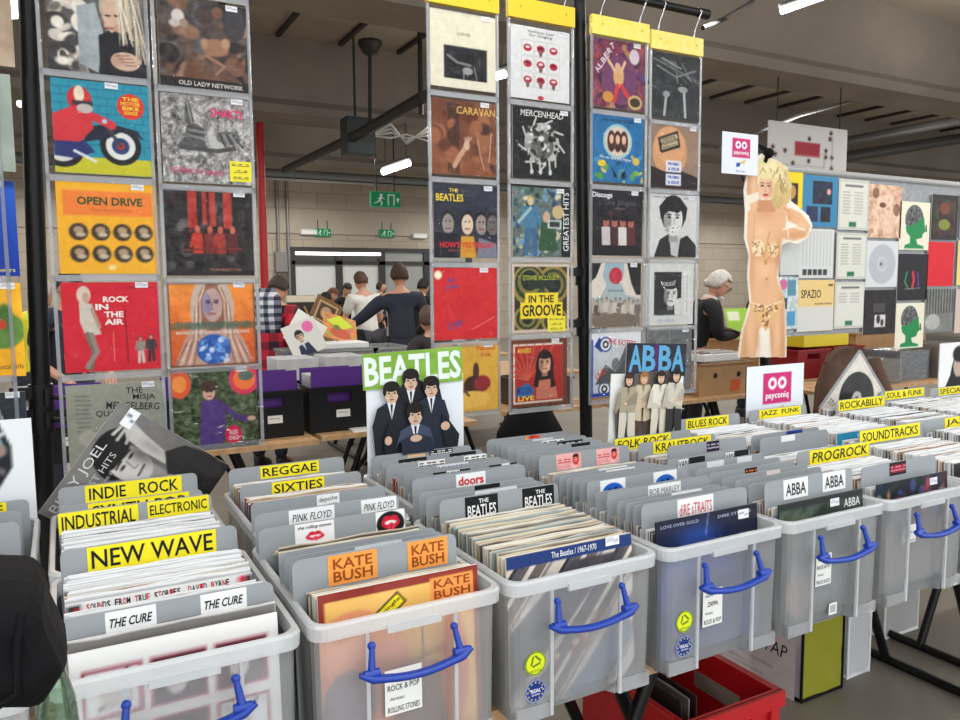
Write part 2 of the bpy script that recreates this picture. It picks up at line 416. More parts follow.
for px, lab in ((309, 'small white emergency lamp beside the exit sign over the double door'), (420, 'small white emergency lamp on the wall near the cream record display')):
    p = at(px, 232 if px < 400 else 236, WV-.1)
    o = empty('emergency_lamp', (p.x, WV-.12, p.z), label=lab, cat='lamp'); m = MB(); m.b2(-.22, .22, 0, .12, -.07, .07); m.build('lamp_housing', mat('lamp_white', (214, 216, 214), .4), o, bevel=.02)
    m = MB(); m.b2(-.18, .18, -.01, .01, -.05, .02); m.build('lens', WHITEP, o)

# cable trays, pipes, conduits
STEEL = mat('galvanised_steel', (132, 132, 130), .45, metal=.6); DARKP = mat('dark_pipe', (40, 38, 36), .6)
def run(name, pts, r, mt, label, cat='pipe', group=None):
    m = MB(); m.tube(pts, r, 8); return tag(m.build(name, mt), label, cat, group)
def tray(V, z, wd, hh, label):
    m = MB(); m.b2(-13.5, 41.5, V, V+wd, z, z+.02); m.b2(-13.5, 41.5, V, V+.02, z, z+hh); m.b2(-13.5, 41.5, V+wd-.02, V+wd, z, z+hh)
    o = tag(m.build('cable_tray', STEEL), label, 'cable tray')
    m = MB()
    for u in range(-12, 41, 4): m.b2(u, u+.05, V+wd*.4, V+wd*.6, z+.02, z+.45)
    m.build('bracket', STEEL, o); return o
z1 = at(300, 179, 17.0).z; tray(17.0, z1, .45, .16, 'lowest galvanised cable tray along the back wall')
z2 = at(300, 160, 16.5).z; tray(16.35, z2, .3, .12, 'galvanised cable tray running above and in front of the lowest one')
run('ceiling_pipe', [(-13.5, 17.8, at(300, 172, 17.8).z), (41.5, 17.8, at(300, 172, 17.8).z)], .06, STEEL, 'thin grey pipe running between the two cable trays', 'pipe')
run('black_bus_bar', [at(285, 170, 14.5), at(352, 138, 10.5), at(425, 96, 8.1)], .07, DARKP, 'black lamp rail running diagonally under the ceiling towards the double door', 'rail')
run('drop_rod', [at(370, 50, 9.85), at(370, 128, 9.85)], .025, DARKP, 'black rod hanging from a round plate down to the lamp rail', 'rod')
m = MB(); m.loft([[tuple(at(370, 46, 9.85)+Vector((r*math.cos(a), r*math.sin(a), dz))) for a in [k*math.pi/5 for k in range(10)]] for r, dz in ((.16, .06), (.16, .02), (.09, -.1))], smooth=True)
tag(m.build('rod_plate', DARKP), 'round black ceiling plate at the top of the rod', 'plate')
run('support_rod', [Vector((at(421, 115, 8.3).x, 8.3, CEIL+.02)), at(421, 115, 8.3)], .03, DARKP, 'black rod hanging beside the cream record display', 'rod')
p = at(358, 137, 10.6); m = MB(); m.box(p, (.42, .3, .5)); m.tube([p+Vector((0, .1, .2)), Vector((p.x, p.y+.1, CEIL+.02))], .02, 6); tag(m.build('hanging_junction_box', mat('green_grey_box', (52, 62, 62), .6), bevel=.02), 'dark green junction box hung on the lamp rail', 'box')
# crumpled clear plastic wrapped on the rail
m = MB(); a, b = at(376, 135, 9.2), at(428, 136, 8.6)
for j, off in enumerate((0, .05, -.06, .1)):
    m.tube([a+Vector((0, 0, off*.3)), a.lerp(b, .3)+Vector((0, 0, off+.03)), a.lerp(b, .6)+Vector((0, 0, -off*.7-.03)), b+Vector((0, 0, off))], [.02, .035, .03, .03], 6, sq=.3)
tag(m.build('hanging_plastic_sheet', mat('milky_plastic', (214, 214, 212), .3)), 'crumpled white plastic sheeting tied along the lamp rail', 'sheeting')
p0, p1 = at(262, 190, 12.0), at(264, 272, 12.0)
run('red_pipe', [(p0.x, 12, 4.2), (p1.x, 12, 0)], .06, RED, 'red standing pipe behind the plaid coat', 'pipe')
for px in (277, 287):
    q = at(px, 200, WV-.08); run('wall_conduit', [(q.x, q.y, 4.6), (q.x, q.y, .3)], .04, STEEL, 'thin grey conduit on the back wall, %s the plaid coat' % ('directly above' if px == 277 else 'between the door frame and'), 'pipe', 'wall conduits')
m = MB(); q = at(281, 262, WV-.1); m.box(q, (.3, .14, .5)); tag(m.build('switch_box', mat('grey_box', (120, 120, 116), .6)), 'grey switch box on the wall next to the door frame', 'box')
q = at(935, 164, 12.6)
m = MB(); m.b2(q.x-.9, q.x-.78, 12.5, 12.6, q.z-.55, q.z+.55); m.b2(q.x+.75, q.x+.87, 12.5, 12.6, q.z-.55, q.z+.55); m.b2(q.x-.9, q.x+.87, 12.5, 12.6, q.z-.55, q.z-.48); tag(m.build('red_gantry', mat('dark_red', (120, 24, 34), .5)), 'dark red steel frame high up over the poster panel', 'frame')

GLOW = mat('tube_glow')
def fixture(pa, pb, label, thick=.05):
    pa, pb = Vector(pa), Vector(pb); d = (pb-pa)
    o = empty('tube_light', (pa+pb)/2, label=label, cat='lamp')
    m = MB(); m.tube([-d/2, d/2], thick, 8); m.build('tube', mat('lamp_tube', (255, 252, 246), emit=9), o)
    m = MB(); up = Vector((0, 0, thick*1.6)); m.tube([-d*.55+up, d*.55+up], thick*1.1, 4, sq=.6)
    for k in (-.4, .4):
        q = (pa+pb)/2+d*k; zt = CEIL
        for bv in (BV1, BV2, BV2+4.4):
            if bv-.1 < q.y < bv+.85: zt = 4.0
        if zt > q.z+up.z: m.tube([d*k+up, d*k+Vector((0, 0, zt-((pa+pb)/2).z))], .012, 5)
    m.build('housing', mat('lamp_grey', (92, 92, 92), .5), o); return o
fixture(at(383, 172, 11.5), at(409, 163, 11.0), 'lit tube light below the black lamp rail')
fixture(at(781, 11, 4.9), at(824, -4, 4.7), 'lit tube light above the concrete beam at the top of the picture', .03)
fixture(at(722, 148, 13.6), at(781, 136, 12.9), 'lit tube light behind the hanging payment sign')
fixture(at(-30, 8, 7.2), at(30, 6, 7.6), 'lit tube light beside the black pole at the top corner', .09)
fixture(at(493, 77, 9), at(505, 74, 9), 'lit tube light seen between the cream and the lips records')
fixture(at(20, 104, 13.6), at(32, 97, 13.2), 'lit tube light seen past the black pole, below the bright one')
# thin cable slung across the beam, upper right
run('slung_cable', [at(703, 28, 5.0), at(722, 20, 5.2), at(752, 2, 5.4), at(760, -12, 5.5)], .02, DARKP, 'black cable looping up from the end of the hanging rail', 'cable')
run('high_pipe', [at(720, 148, 9.0), at(800, 115, 8.4), at(960, 72, 7.4)], .03, STEEL, 'thin grey pipe rising across the concrete beam past the floor plan board', 'pipe')
run('ceiling_duct', [at(840, 143, 9.6), at(1000, 112, 9.0)], .09, mat('duct_grey', (84, 82, 80), .5), 'thicker grey duct above the poster panel', 'duct')
run('second_duct', [at(840, 158, 10.4), at(1000, 132, 9.8)], .11, mat('duct_dark', (66, 64, 62), .5), 'dark duct below the grey duct over the poster panel', 'duct')

# hanging floor plan board
p0, p1 = at(768, 170, 6.6), at(848, 118, 6.6); bw = p1.x-p0.x; z0, z1 = at(808, 171, 6.6).z, at(808, 125, 6.6).z
a = Art((196, 194, 192), 72, (z1-z0)/bw)
a.r(.32, .38, .64, .68, (150, 26, 46))
for x, y in ((.2, .6), (.08, .7), (.05, .55), (.5, .3), (.5, .78), (.72, .52), (.72, .66), (.8, .66), (.77, .25), (.78, .12), (.8, .9), (.3, .86)): a.e(x, y, .022, .05, (70, 30, 40))
a.l([(.3, .2), (.98, .2)], .012, (120, 118, 116)).l([(.8, .2), (.8, .95)], .01, (130, 126, 124)).l([(.62, .6), (.7, .6), (.7, .9)], .01, (130, 126, 124)).l([(.1, .9), (.7, .9)], .01, (140, 138, 136))
o = empty('plan_board', ((p0.x+p1.x)/2, 6.6, z0), label='white floor plan board with a dark red block, hanging over the poster panel', cat='board')
card('board_print', a, bw, z1-z0, (0, 0, 0), parent=o, thick=.02)
m = MB()
for x in (-bw*.4, bw*.4): m.tube([(x, .01, z1-z0), (x, .01, 4.3-z0+.7)], .008, 5)
m.build('hanger', DARKP, o)
# ================================================================ the stall: tables, tubs, dividers, records
TZ = 0.72
def slat_table(u0, u1, v0, v1, label, legs_at, leg_kind='frame', lean=(0.28, -0.28)):
    o = empty('folding_table', (u0, v0, 0), label=label, cat='table', group=None)
    n = max(4, int((v1-v0)/.11)); m = MB()
    for i in range(n):
        a = (v1-v0)*i/n; m.b2(0, u1-u0, a+.006, a+(v1-v0)/n-.006, TZ-.028, TZ)
    m.build('slatted_top', WOOD, o)
    for u, ln in zip(legs_at, lean):
        m = MB(); x = u-u0; h = TZ-.03
        m.tube([(x, .1, .02), (x, v1-v0-.1, .02)], .018, 6)
        for y in (.17+(.05 if ln < 0 else 0), v1-v0-.28-(.05 if ln > .305 else 0)):
            m.tube([(x, y, .02), (x+ln, y, h)], .019, 6)
        m.tube([(x+ln, .1, h), (x+ln, v1-v0-.1, h)], .016, 6)
        m.tube([(x+ln*.45, v1-v0-.28, h*.45), (x+ln*1.45, v1-v0-.32, h)], .014, 6)
        m.ball((x+ln*.45, v1-v0-.28, h*.45), .028)
        m.build('leg_frame', BLACKM, o)
    return o
slat_table(-1.3, 1.2, 1.30, 2.2, 'slatted folding table under the new wave and reggae record tubs', (-1.1, 1.46), lean=(.3, -.31))
slat_table(1.21, 2.84, 1.30, 2.2, 'slatted folding table carrying the tubs above the red crate', (1.02, 2.94), lean=(.31, -.3))
slat_table(2.86, 5.2, 1.30, 2.2, 'slatted folding table carrying the soundtrack and soul record tubs', (3.17, 4.9), lean=(.3, -.3))

BW, BD, BH = .372, .48, .292
def tub_ring(z, ins, notch, front_out=0.0, rim=False):
    x0, x1, y0, y1 = ins, BW-ins, ins, BD-ins; r = .03 if not rim else .028; pts = []
    def corner(cx, cy, a0):
        for k in range(5):
            a = a0+math.pi/2*k/4; pts.append((cx+r*math.cos(a), cy+r*math.sin(a), z))
    corner(x0+r, y0+r, math.pi)
    if not rim:
        a, b = x0+.27*(x1-x0), x0+.73*(x1-x0)
        pts.extend([(a, y0, z), (a+.008, y0+notch, z), (b-.008, y0+notch, z), (b, y0, z)])
    corner(x1-r, y0+r, -math.pi/2); corner(x1-r, y1-r, 0)
    if not rim:
        pts.extend([(b, y1, z), (b-.008, y1-notch, z), (a+.008, y1-notch, z), (a, y1, z)])
    corner(x0+r, y1-r, math.pi/2)
    return pts
def make_tub():
    t = empty('storage_tub')
    m = MB(); m.loft([tub_ring(0, .018, .020), tub_ring(.03, .016, .019), tub_ring(.033, .012, .018), tub_ring(.265, .009, .014)], cap1=False); sh = m.build('shell', TUB, t)
    m = MB(); m.loft([tub_ring(.03, .017, .002), tub_ring(.036, .0095, .002)][::1], cap0=False, cap1=False)
    m = MB()
    ro = [tub_ring(z, i, 0, rim=True) for z, i in ((.262, .008), (.264, .001), (.287, 0), (.292, .003), (.291, .012), (.262, .0125))]
    m.loft(ro, cap0=False, cap1=False)
    m.b2(.36*BW, .64*BW, -.003, .004, .256, .27)
    m.build('rim', RIMM, t)
    for a in (.27, .73):    # moulded uprights beside the recessed front panel
        m = MB(); m.b2(a*BW-.0035, a*BW+.0035, .007, .014, .003, .262); m.build('upright', RIMM, t)
    for a, b in ((.055, .265), (.735, .945)):
        m = MB(); m.b2(a*BW, b*BW, .010, .018, .001, .031); m.build('foot_ledge', TUB, t)
    h = MB()
    pts = [(.074+.212*k/10, -.026-.006*math.sin(math.pi*k/10), .2-.014*math.sin(math.pi*k/10)+(.006 if k in (0, 10) else 0)) for k in range(11)]
    h.tube(pts, [.007, .0115]+[.0095]*7+[.0115, .007], 8, sq=.7)
    hd = h.build('handle', BLUE, t); hd['label'] = 'blue carrying handle'
    for x in (.095, .265):
        a = MB(); a.tube([(x, -.024, .202), (x+(.006 if x < .2 else -.006), -.012, .244)], [.0075, .005], 8); a.ball((x+(.006 if x < .2 else -.006), -.010, .245), .0075); a.tube([(x-.014, -.025, .203), (x+.014, -.025, .203)], .0085, 8); a.build('handle_arm', BLUE, hd)
    return t
def round_sticker(t, x, z, kind):
    a = Art((206, 218, 40) if kind == 'recycling' else (24, 52, 132), 32)
    if kind == 'recycling':
        a.e(.5, .5, .47, .47, (44, 92, 40)).e(.5, .5, .43, .43, (222, 232, 40))
        for k in range(3):
            c, s_ = math.cos(k*2.094+.5), math.sin(k*2.094+.5); c2, s2 = math.cos(k*2.094+2.1), math.sin(k*2.094+2.1)
            a.l([(.5+.22*c, .42+.22*s_), (.5+.22*c2, .42+.22*s2)], .07, (60, 90, 40))
        a.t('RECYCLE', .5, .8, .5, .09, (60, 90, 40))
    else:
        a.e(.5, .5, .47, .47, (226, 230, 236)).e(.5, .5, .44, .44, (24, 52, 132))
        for k in range(12): a.e(.5+.36*math.cos(k*.524), .5+.36*math.sin(k*.524), .035, .035, (240, 224, 80))
        a.t('"REAL"', .5, .47, .6, .16, (240, 242, 246), bold=.03).t('Quality', .5, .64, .4, .1, (240, 242, 246))
    m = art_mesh(kind+'_sticker', a, .05, .05, 0)
    # cut to a disc
    bm = bmesh.new(); bm.from_mesh(m)
    bmesh.ops.delete(bm, geom=[v for v in bm.verts if (v.co.x**2+(v.co.z-.025)**2) > .0252**2], context='VERTS'); bm.to_mesh(m); bm.free()
    o = bpy.data.objects.new(kind+'_sticker', m); COL.objects.link(o); o.parent = t; o.location = (x, .0085, z); return o
def paper_label(t, lines, x=.165, z=.075, w=.072, h=.085):
    a = Art((236, 236, 232), 24, h/w)
    y = .16
    for i, s in enumerate(lines):
        hh = .13 if s.isupper() else .07
        a.t(s, .5 if s.isupper() else .32, y, min(.86, .085*len(s)+.1) if s.isupper() else .4, hh, (46, 46, 50), bold=.01); y += .24
    o = card('paper_label', a, w, h, (x+w/2-.036, .0225, z), parent=t, thick=.0004); return o

TUB0 = make_tub(); used = [False]
def tub(u, v, label, group=None, lab=None, stickers=False):
    if used[0]: t = copy_tree(TUB0)
    else: t = TUB0; used[0] = True
    t.location = (u, v, TZ+.001); tag(t, label, 'storage tub')
    if group: t['group'] = group
    return t, lab, stickers
SH = .014
FU = {0: -.45, 1: -.062, 2: .322, 3: .705, 4: 1.092, 5: 1.468, 6: 1.845, 7: 2.245, 8: 2.70, 9: 3.09}
BU = {'Z': -.46, 'A': -.066, 'B': .35, 'C': .755, 'D': 1.165, 'E': 1.56, 'F': 1.955, 'G': 2.335, 'H': 2.76, 'I': 3.155, 'J': 3.55}
FV, BV = 1.222, 1.718
FU = {k: x+SH for k, x in FU.items()}; BU = {k: x+SH for k, x in BU.items()}
FL = {0: 'clear tub half covered by the black bag at the front corner', 1: 'clear front tub holding the new wave records', 2: 'clear front tub with the orange framed record and a paper label',
      3: 'clear front tub holding the cream records behind the blue banded cover', 4: 'clear front tub with the deep blue cover, above the red crate', 5: 'clear front tub above the olive and white bag',
      6: 'clear front tub holding the prog rock records', 7: 'clear front tub holding the soundtrack records', 8: 'clear tub beside the soundtracks tub at the picture edge', 9: 'last clear tub of the front row, past the picture edge'}
BL = {'Z': 'clear back tub with a cut off yellow strip at the picture edge', 'A': 'clear back tub holding the indie rock and industrial records', 'B': 'clear back tub holding the reggae and sixties records',
      'C': 'clear back tub below the green and white group photo card', 'D': 'clear back tub full of grey dividers with pink tags', 'E': 'clear back tub with the folk rock and krautrock dividers',
      'F': 'clear back tub holding the blues rock records', 'G': 'clear back tub below the white payment sign board', 'H': 'clear back tub below the diamond-turned record', 'I': 'clear back tub holding the soul and funk records', 'J': 'last clear back tub beside the soul and funk tub'}
TUBS = {}
for k in list(FU)[:9]: TUBS[k] = tub(FU[k], FV, FL[k], 'clear tubs on the stall tables')[0]
for k in BU: TUBS[k] = tub(BU[k], BV, BL[k], 'clear tubs on the stall tables')[0]
for k in (3, 4): round_sticker(TUBS[k], .062, .095, 'recycling'); round_sticker(TUBS[k], .062, .038, 'quality')
paper_label(TUBS[2], ['Genre:', 'ROCK & POP', 'Artist:', 'ROLLING STONES'], .172, .09)
paper_label(TUBS[4], ['Genre:', 'ZAPPA', 'Artist:', 'ROCK & POP'], .165, .085, .06)
paper_label(TUBS[5], ['Genre:', 'ROCK & POP', 'Artist:', 'PROG ROCK'], .165, .105, .058, .08)
paper_label(TUBS[6], ['Genre:', 'ROCK', 'Artist:', 'SOUNDTRACK'], .13, .155, .06, .05)
for k, x in ((5, .2),):
    a = Art((238, 238, 236), 20)
    for i in range(7): a.l([(.2+.1*i, .2), (.2+.1*i, .8)], .045, (50, 50, 54))
    card('barcode_label', a, .03, .03, (x, .0235, .02), parent=TUBS[k], thick=.0004)

LEAN = math.radians(-3.2); SL = math.tan(-LEAN)
DVW, DVH, RW = .332, .351, .315
BOT = TZ+.006
# grey divider: rounded top corners; one mesh shared by all
def divider_mesh():
    m = MB(); pts = [(-DVW/2, 0), (DVW/2, 0)]; r = .014
    for cx, a0 in ((DVW/2-r, 0), (-DVW/2+r, math.pi/2)):
        for k in range(5):
            a = a0+math.pi/2*k/4; pts.append((cx+r*math.cos(a), DVH-r+r*math.sin(a)))
    m.prism(pts, 0, .0022); o = m.build('grey_divider', GREY); me = o.data; bpy.data.objects.remove(o); return me
DVM = divider_mesh()
Y, BLK, WHT, ORG, PNK = (241, 226, 42), (26, 26, 26), (236, 236, 236), (242, 158, 74), (226, 150, 150)
def label_piece(par, f0, f1, h, bg, items, name='title_strip', up=0.0, draw=None):
    w = (f1-f0)*DVW; a = Art(bg, 40 if draw else 12, h/w)
    if draw: draw(a)
    for it in items: a.t(*it)
    o = card(name, a, w, h, ((-.5+(f0+f1)/2)*DVW, -.0008, DVH-h-.002+up), parent=par, thick=.0004, edge=bg)
    return o
def T(s, fg=BLK, x=.5, y=.5, w=.92, h=.68, bold=.02, it=0.0): return (s, x, y, w, h, fg, 0, bold, it)
def lips(a, bg=None):
    if bg: a.e(.5, .5, .48, .48, bg)
    a.e(.5, .45, .32, .24, (206, 30, 52)).e(.38, .3, .14, .12, (206, 30, 52)).e(.62, .3, .14, .12, (206, 30, 52)).e(.5, .45, .2, .08, (250, 240, 238)).e(.52, .62, .13, .17, (228, 60, 84)).l([(.52, .55), (.52, .72)], .03, (150, 16, 40))
OCC = {}; DOC = {}
def occ(key, vtop): OCC.setdefault(key, []).append(vtop)
def base_v(key): return (FV if key in FU else BV)
def divider(key, vtop, label, pieces=(), du=0.0, dz=0.0, group=None, lean=LEAN):
    u = (FU if key in FU else BU)[key]+BW/2+du
    v = vtop-DVH*SL
    o = bpy.data.objects.new('grey_divider', DVM); COL.objects.link(o); o.location = (u, v, BOT+dz); o.rotation_euler = (lean, 0, 0)
    tag(o, label, 'divider', group)
    for p in pieces: label_piece(o, *p)
    occ(key, vtop); DOC.setdefault(key, []).append(vtop); return o
def ystrip(f0, f1, s, h=.044, **k): return (f0, f1, h, Y, [T(s, **k)])
TUBNAME = {}
# --- tub Z, A, 1
divider('Z', 2.13, 'divider with a cut off yellow strip ending in VE', [ystrip(.28, .86, 'NEW WAVE', .034)], du=.0)
divider('Z', 2.03, 'plain grey divider in front of the cut off yellow strip', du=-.012)
divider('Z', 1.93, 'second plain grey divider in front of the cut off yellow strip', du=-.012)
divider('A', 2.185, 'grey divider with the yellow INDIE ROCK strip', [ystrip(.18, .88, 'INDIE   ROCK', .046)], dz=.004)
divider('A', 2.10, 'grey divider with the half hidden yellow SYNTH POP strip', [ystrip(.19, .9, 'SYNTH POP', .042)], dz=-.022)
divider('A', 1.955, 'grey divider with yellow INDUSTRIAL and ELECTRONIC strips', [(.0, .5, .048, Y, [T('INDUSTRIAL')]), (.56, .98, .04, Y, [T('ELECTRONIC', h=.6)])], dz=.0)
divider(1, 1.665, 'grey divider with the large yellow NEW WAVE strip', [(.14, .87, .05, Y, [T('NEW WAVE', w=.94, h=.72)])])
divider(1, 1.345, 'grey divider with two slanted black and white band tags', [(.19, .42, .038, WHT, [T('THE CURE', w=.84, h=.4, it=.3, bold=.04)]), (.63, .86, .038, WHT, [T('THE CURE', w=.84, h=.4, it=.3, bold=.04)])], dz=-.014)
# --- B, 2
divider('B', 2.19, 'grey divider with the yellow REGGAE strip', [ystrip(.26, .77, 'REGGAE', .036)])
divider('B', 2.04, 'shaded grey divider with the yellow SIXTIES strip', [ystrip(.25, .68, 'SIXTIES', .036)], dz=-.012)
divider('B', 1.80, 'wide grey divider with a handwritten white band tag', [(.47, .64, .04, WHT, [('depeche', .5, .32, .8, .34, (70, 70, 74), .06, 0, 0), ('MODE', .6, .72, .56, .26, (70, 70, 74), .04, 0, 0)])], dz=.004, du=-.022)
divider(2, 1.655, 'grey divider with two white tags in thin brushed capitals', [(.22, .53, .036, WHT, [T('PINK FLOYD', w=.86, h=.46, it=.25, bold=.0)]), (.72, .98, .036, WHT, [T('PINK FLOYD', w=.86, h=.46, it=.25, bold=.0)])], du=-.016, dz=.018)
divider(2, 1.605, 'grey divider with two red lips and tongue tags', [(.23, .49, .046, WHT, [T('the rolling stones', w=.86, h=.2, y=.2, it=.2, bold=.02)], 'logo_tag', 0, lambda a: (a.e(.5, .66, .24, .17, (206, 30, 52)), a.e(.43, .52, .1, .1, (206, 30, 52)), a.e(.57, .52, .1, .1, (206, 30, 52)), a.e(.5, .64, .16, .05, (248, 230, 232)), a.e(.52, .76, .1, .1, (232, 70, 92)))),
                                                                                                  (.78, .99, .06, WHT, [], 'logo_tag', 0, lambda a: lips(a, (24, 24, 26)))], dz=.0, du=-.02)
for i, dv in enumerate((1.455, 1.425, 1.40)):
    divider(2, dv, 'grey divider behind the orange tags' + (', with a pale grey band tag' if i == 1 else (', plain, hindmost' if i == 0 else ', plain, directly behind them')), [(.42, .72, .026, (214, 218, 222), [T('ROXY MUSIC', fg=(70, 74, 84), h=.6)])] if i == 1 else (), dz=-.006, du=.002*i-.014)
divider(2, 1.36, 'grey divider with two orange tags in brown lettering', [(.2, .49, .056, ORG, [('KATE', .5, .3, .8, .36, (150, 70, 22), 0, .03, 0), ('BUSH', .5, .72, .8, .36, (150, 70, 22), 0, .03, 0)]), (.68, .94, .056, ORG, [('KATE', .5, .3, .8, .36, (150, 70, 22), 0, .03, 0), ('BUSH', .5, .72, .8, .36, (150, 70, 22), 0, .03, 0)])], dz=.008, du=-.014)
# --- C, 3
def blackpop(s, f0, f1, h=.036): return (f0, f1, h, BLK, [T(s, fg=(238, 238, 238), w=.7, h=.5, bold=.05)])
divider('C', 2.145, 'grey divider with a beige and a black tag under the group photo card', [(.34, .52, .022, (222, 190, 150), []), (.56, .8, .018, BLK, [T('=-==-=', fg=WHT, h=.6)])])
divider('C', 2.07, 'grey divider with two black tags in bold white capitals', [blackpop('POP', .16, .43), blackpop('POP', .66, .93)])
divider('C', 2.035, 'grey divider with two plain white tags behind the purple tag', [(.3, .56, .022, WHT, [T('=-==-=', h=.55)]), (.75, .98, .022, WHT, [T('=-==-=', h=.55)])], dz=-.004)
divider('C', 1.95, 'grey divider with a white tag in dark purple capitals', [(.36, .66, .024, (226, 222, 230), [T('ROXY MUSIC', fg=(86, 40, 92), h=.62, bold=.04)])])
divider('C', 1.905, 'plain grey divider behind the four black tabs', dz=.002)
divider('C', 1.86, 'grey divider with a pair of black and white tabs', [(.2, .32, .016, BLK, []), (.32, .44, .016, WHT, [T('=-==-=', h=.6)]), (.44, .54, .016, BLK, []), (.72, .84, .016, BLK, []), (.84, .92, .016, WHT, []), (.92, .99, .016, BLK, [])], dz=.004)
divider('C', 1.835, 'plain grey divider behind the red bubble letter tag', dz=.003)
divider('C', 1.755, 'grey divider with a white tag in red bubble letters', [(.37, .63, .038, WHT, [T('doors', fg=(208, 34, 48), w=.86, h=.62, bold=.06)])], dz=.02, du=-.04)
divider(3, 1.69, 'rear grey divider with black and white tags behind the band tags', [(.46, .68, .022, BLK, []), (.42, .44, .0, WHT, [])][:1], dz=.002)
divider(3, 1.65, 'grey divider with a long white tag behind the band tags', [(.4, .76, .03, (222, 224, 228), [T('=-==-=', fg=(150, 152, 158), h=.5)])], dz=0)
beat = lambda f0, f1: (f0, f1, .056, (22, 24, 28), [('THE', .56, .22, .3, .18, WHT, 0, .03, 0), ('BEATLES', .5, .62, .86, .5, WHT, 0, .03, 0)])
divider(3, 1.60, 'grey divider with two black tags in white serif-like capitals', [beat(.2, .47), beat(.68, .96)], dz=.004, du=.012)
# --- D, 4
divider('D', 2.185, 'hindmost grey divider with a small red and orange tag', [(.44, .62, .024, (214, 70, 56), [], 'picture_tag', 0, lambda a: a.r(0, 0, .3, 1, (236, 160, 96)).nz(60, 5, 3))])
divider('D', 2.125, 'grey divider with a pale tag behind the two pink tags', [(.42, .66, .028, (214, 218, 214), [T('=-==-=', fg=(150, 156, 160), h=.5)])])
divider('D', 2.09, 'grey divider with a white and black tag behind the pink tags', [(.46, .72, .022, WHT, [T('=-==-=', h=.6, bold=.05)])])
divider('D', 2.05, 'grey divider with a black bracket tag behind the pink tags', [(.56, .86, .024, (24, 24, 26), [T('=-==-=', fg=(190, 192, 196), h=.5)])])
divider('D', 2.0, 'grey divider with a thin black tag behind the pink tags', [(.62, .84, .014, (24, 24, 26), [])])
divider('D', 1.95, 'plain grey divider two places behind the pink tags')
divider('D', 1.905, 'plain grey divider right behind the pink tags')
def pink(f0, f1): return (f0, f1, .048, (232, 170, 168), [T('=-==', fg=(196, 60, 70), w=.5, x=.32, y=.45, h=.24)], 'picture_tag', 0, lambda a: a.nz(30, 4, 8).e(.78, .45, .13, .32, (196, 60, 56)).e(.78, .22, .12, .16, (60, 24, 26)).e(.78, .42, .08, .16, (226, 120, 108)))
divider('D', 1.87, 'grey divider with two pink portrait tags', [pink(.18, .45), pink(.62, .88)], dz=.006)
ZB = [(1.685, 'white scribbled'), (1.655, 'black lettered'), (1.625, None), (1.60, None), (1.572, None)]
for i, (v_, s_) in enumerate(ZB):
    pc = [(.46, .76, .024, WHT, [T('=-==-=' if i == 0 else 'THE KINKS', h=.66, it=.3, bold=.06)])] if s_ else ()
    divider(4, v_, 'grey divider with a %s tag at the rear of the blue cover tub' % s_ if s_ else 'plain grey divider in the blue cover tub, %s behind the blue dome tags' % ('three places', 'two places', 'one place')[i-2], pc, dz=.002*i, du=-.004+.002*i)
dome = lambda f0, f1: (f0, f1, .046, WHT, [], 'logo_tag', 0, lambda a: a.e(.5, .7, .42, .5, (28, 92, 190)).p([(.2, .8), (.35, .45), (.5, .6), (.62, .4), (.8, .8)], (16, 26, 60)).r(0, .82, 1, 1, WHT))
divider(4, 1.535, 'grey divider with two white tags showing a blue dome', [dome(.12, .36), dome(.64, .88)], dz=.014)
divider(4, 1.50, 'grey divider with a thin black marker tag in front of the blue domes', [(.3, .5, .012, (30, 30, 30), [])], dz=-.004)
divider(4, 1.455, 'grey divider with a white tag in thin grey capitals', [(.38, .7, .034, WHT, [T('BOB MARLEY', fg=(110, 110, 116), h=.5, bold=.0)])], dz=.008)
divider(4, 1.415, 'grey divider with a white tag in bold black italics', [(.5, .8, .026, WHT, [T('=-==-=', h=.55, it=.3, bold=.05)])], dz=-.006)
for i, v_ in enumerate((1.385, 1.362)):
    divider(4, v_, 'plain grey divider directly behind the red lettered tag' if i else 'plain grey divider second behind the red lettered tag', dz=-.004, du=.004*i)
divider(4, 1.33, 'grey divider with a white tag in thin red capitals', [(.32, .66, .052, WHT, [T('diRE sTRAITS', fg=(206, 44, 56), w=.9, h=.52, bold=.0)])], dz=.006)
# --- E, 5
divider('E', 1.99, 'grey divider with the yellow FOLK ROCK strip', [ystrip(.0, .72, 'FOLK ROCK', .04, it=.15)], du=-.024)
divider('E', 1.90, 'grey divider with the yellow KRAUTROCK strip', [ystrip(.18, .94, 'KRAUTROCK', .04)], dz=-.002)
divider('E', 1.765, 'grey divider with a small dark purple tag', [(.48, .64, .032, (34, 28, 44), [T('=-==-=', fg=(190, 170, 200), h=.5)])], dz=.012)
van = lambda f0, f1: (f0, f1, .036, (26, 26, 28), [T('VAN', fg=(26, 26, 28), x=.2, y=.4, w=.36, h=.5)], 'title_strip', 0, lambda a: a.r(0, 0, .4, 1, (226, 228, 228)))
divider(5, 1.665, 'grey divider with two black tags that begin with VAN', [van(.12, .44), van(.68, .98)])
divider(5, 1.61, 'grey divider with rounded corners and two faint white tags', [(.3, .5, .022, (216, 220, 224), []), (.66, .84, .02, (216, 220, 224), [])], dz=-.004)
divider(5, 1.55, 'plain grey divider in front of the faint white tags', dz=-.004)
divider(5, 1.50, 'grey divider with a small dark orange tag', [(.4, .54, .024, (60, 34, 26), [T('=-==-=', fg=(226, 130, 70), h=.5)])], dz=-.004)
divider(5, 1.455, 'grey divider with a small pale pink tag', [(.5, .66, .022, (224, 206, 206), [])], dz=-.006)
divider(5, 1.41, 'plain grey divider behind the red and black tag', dz=-.004)
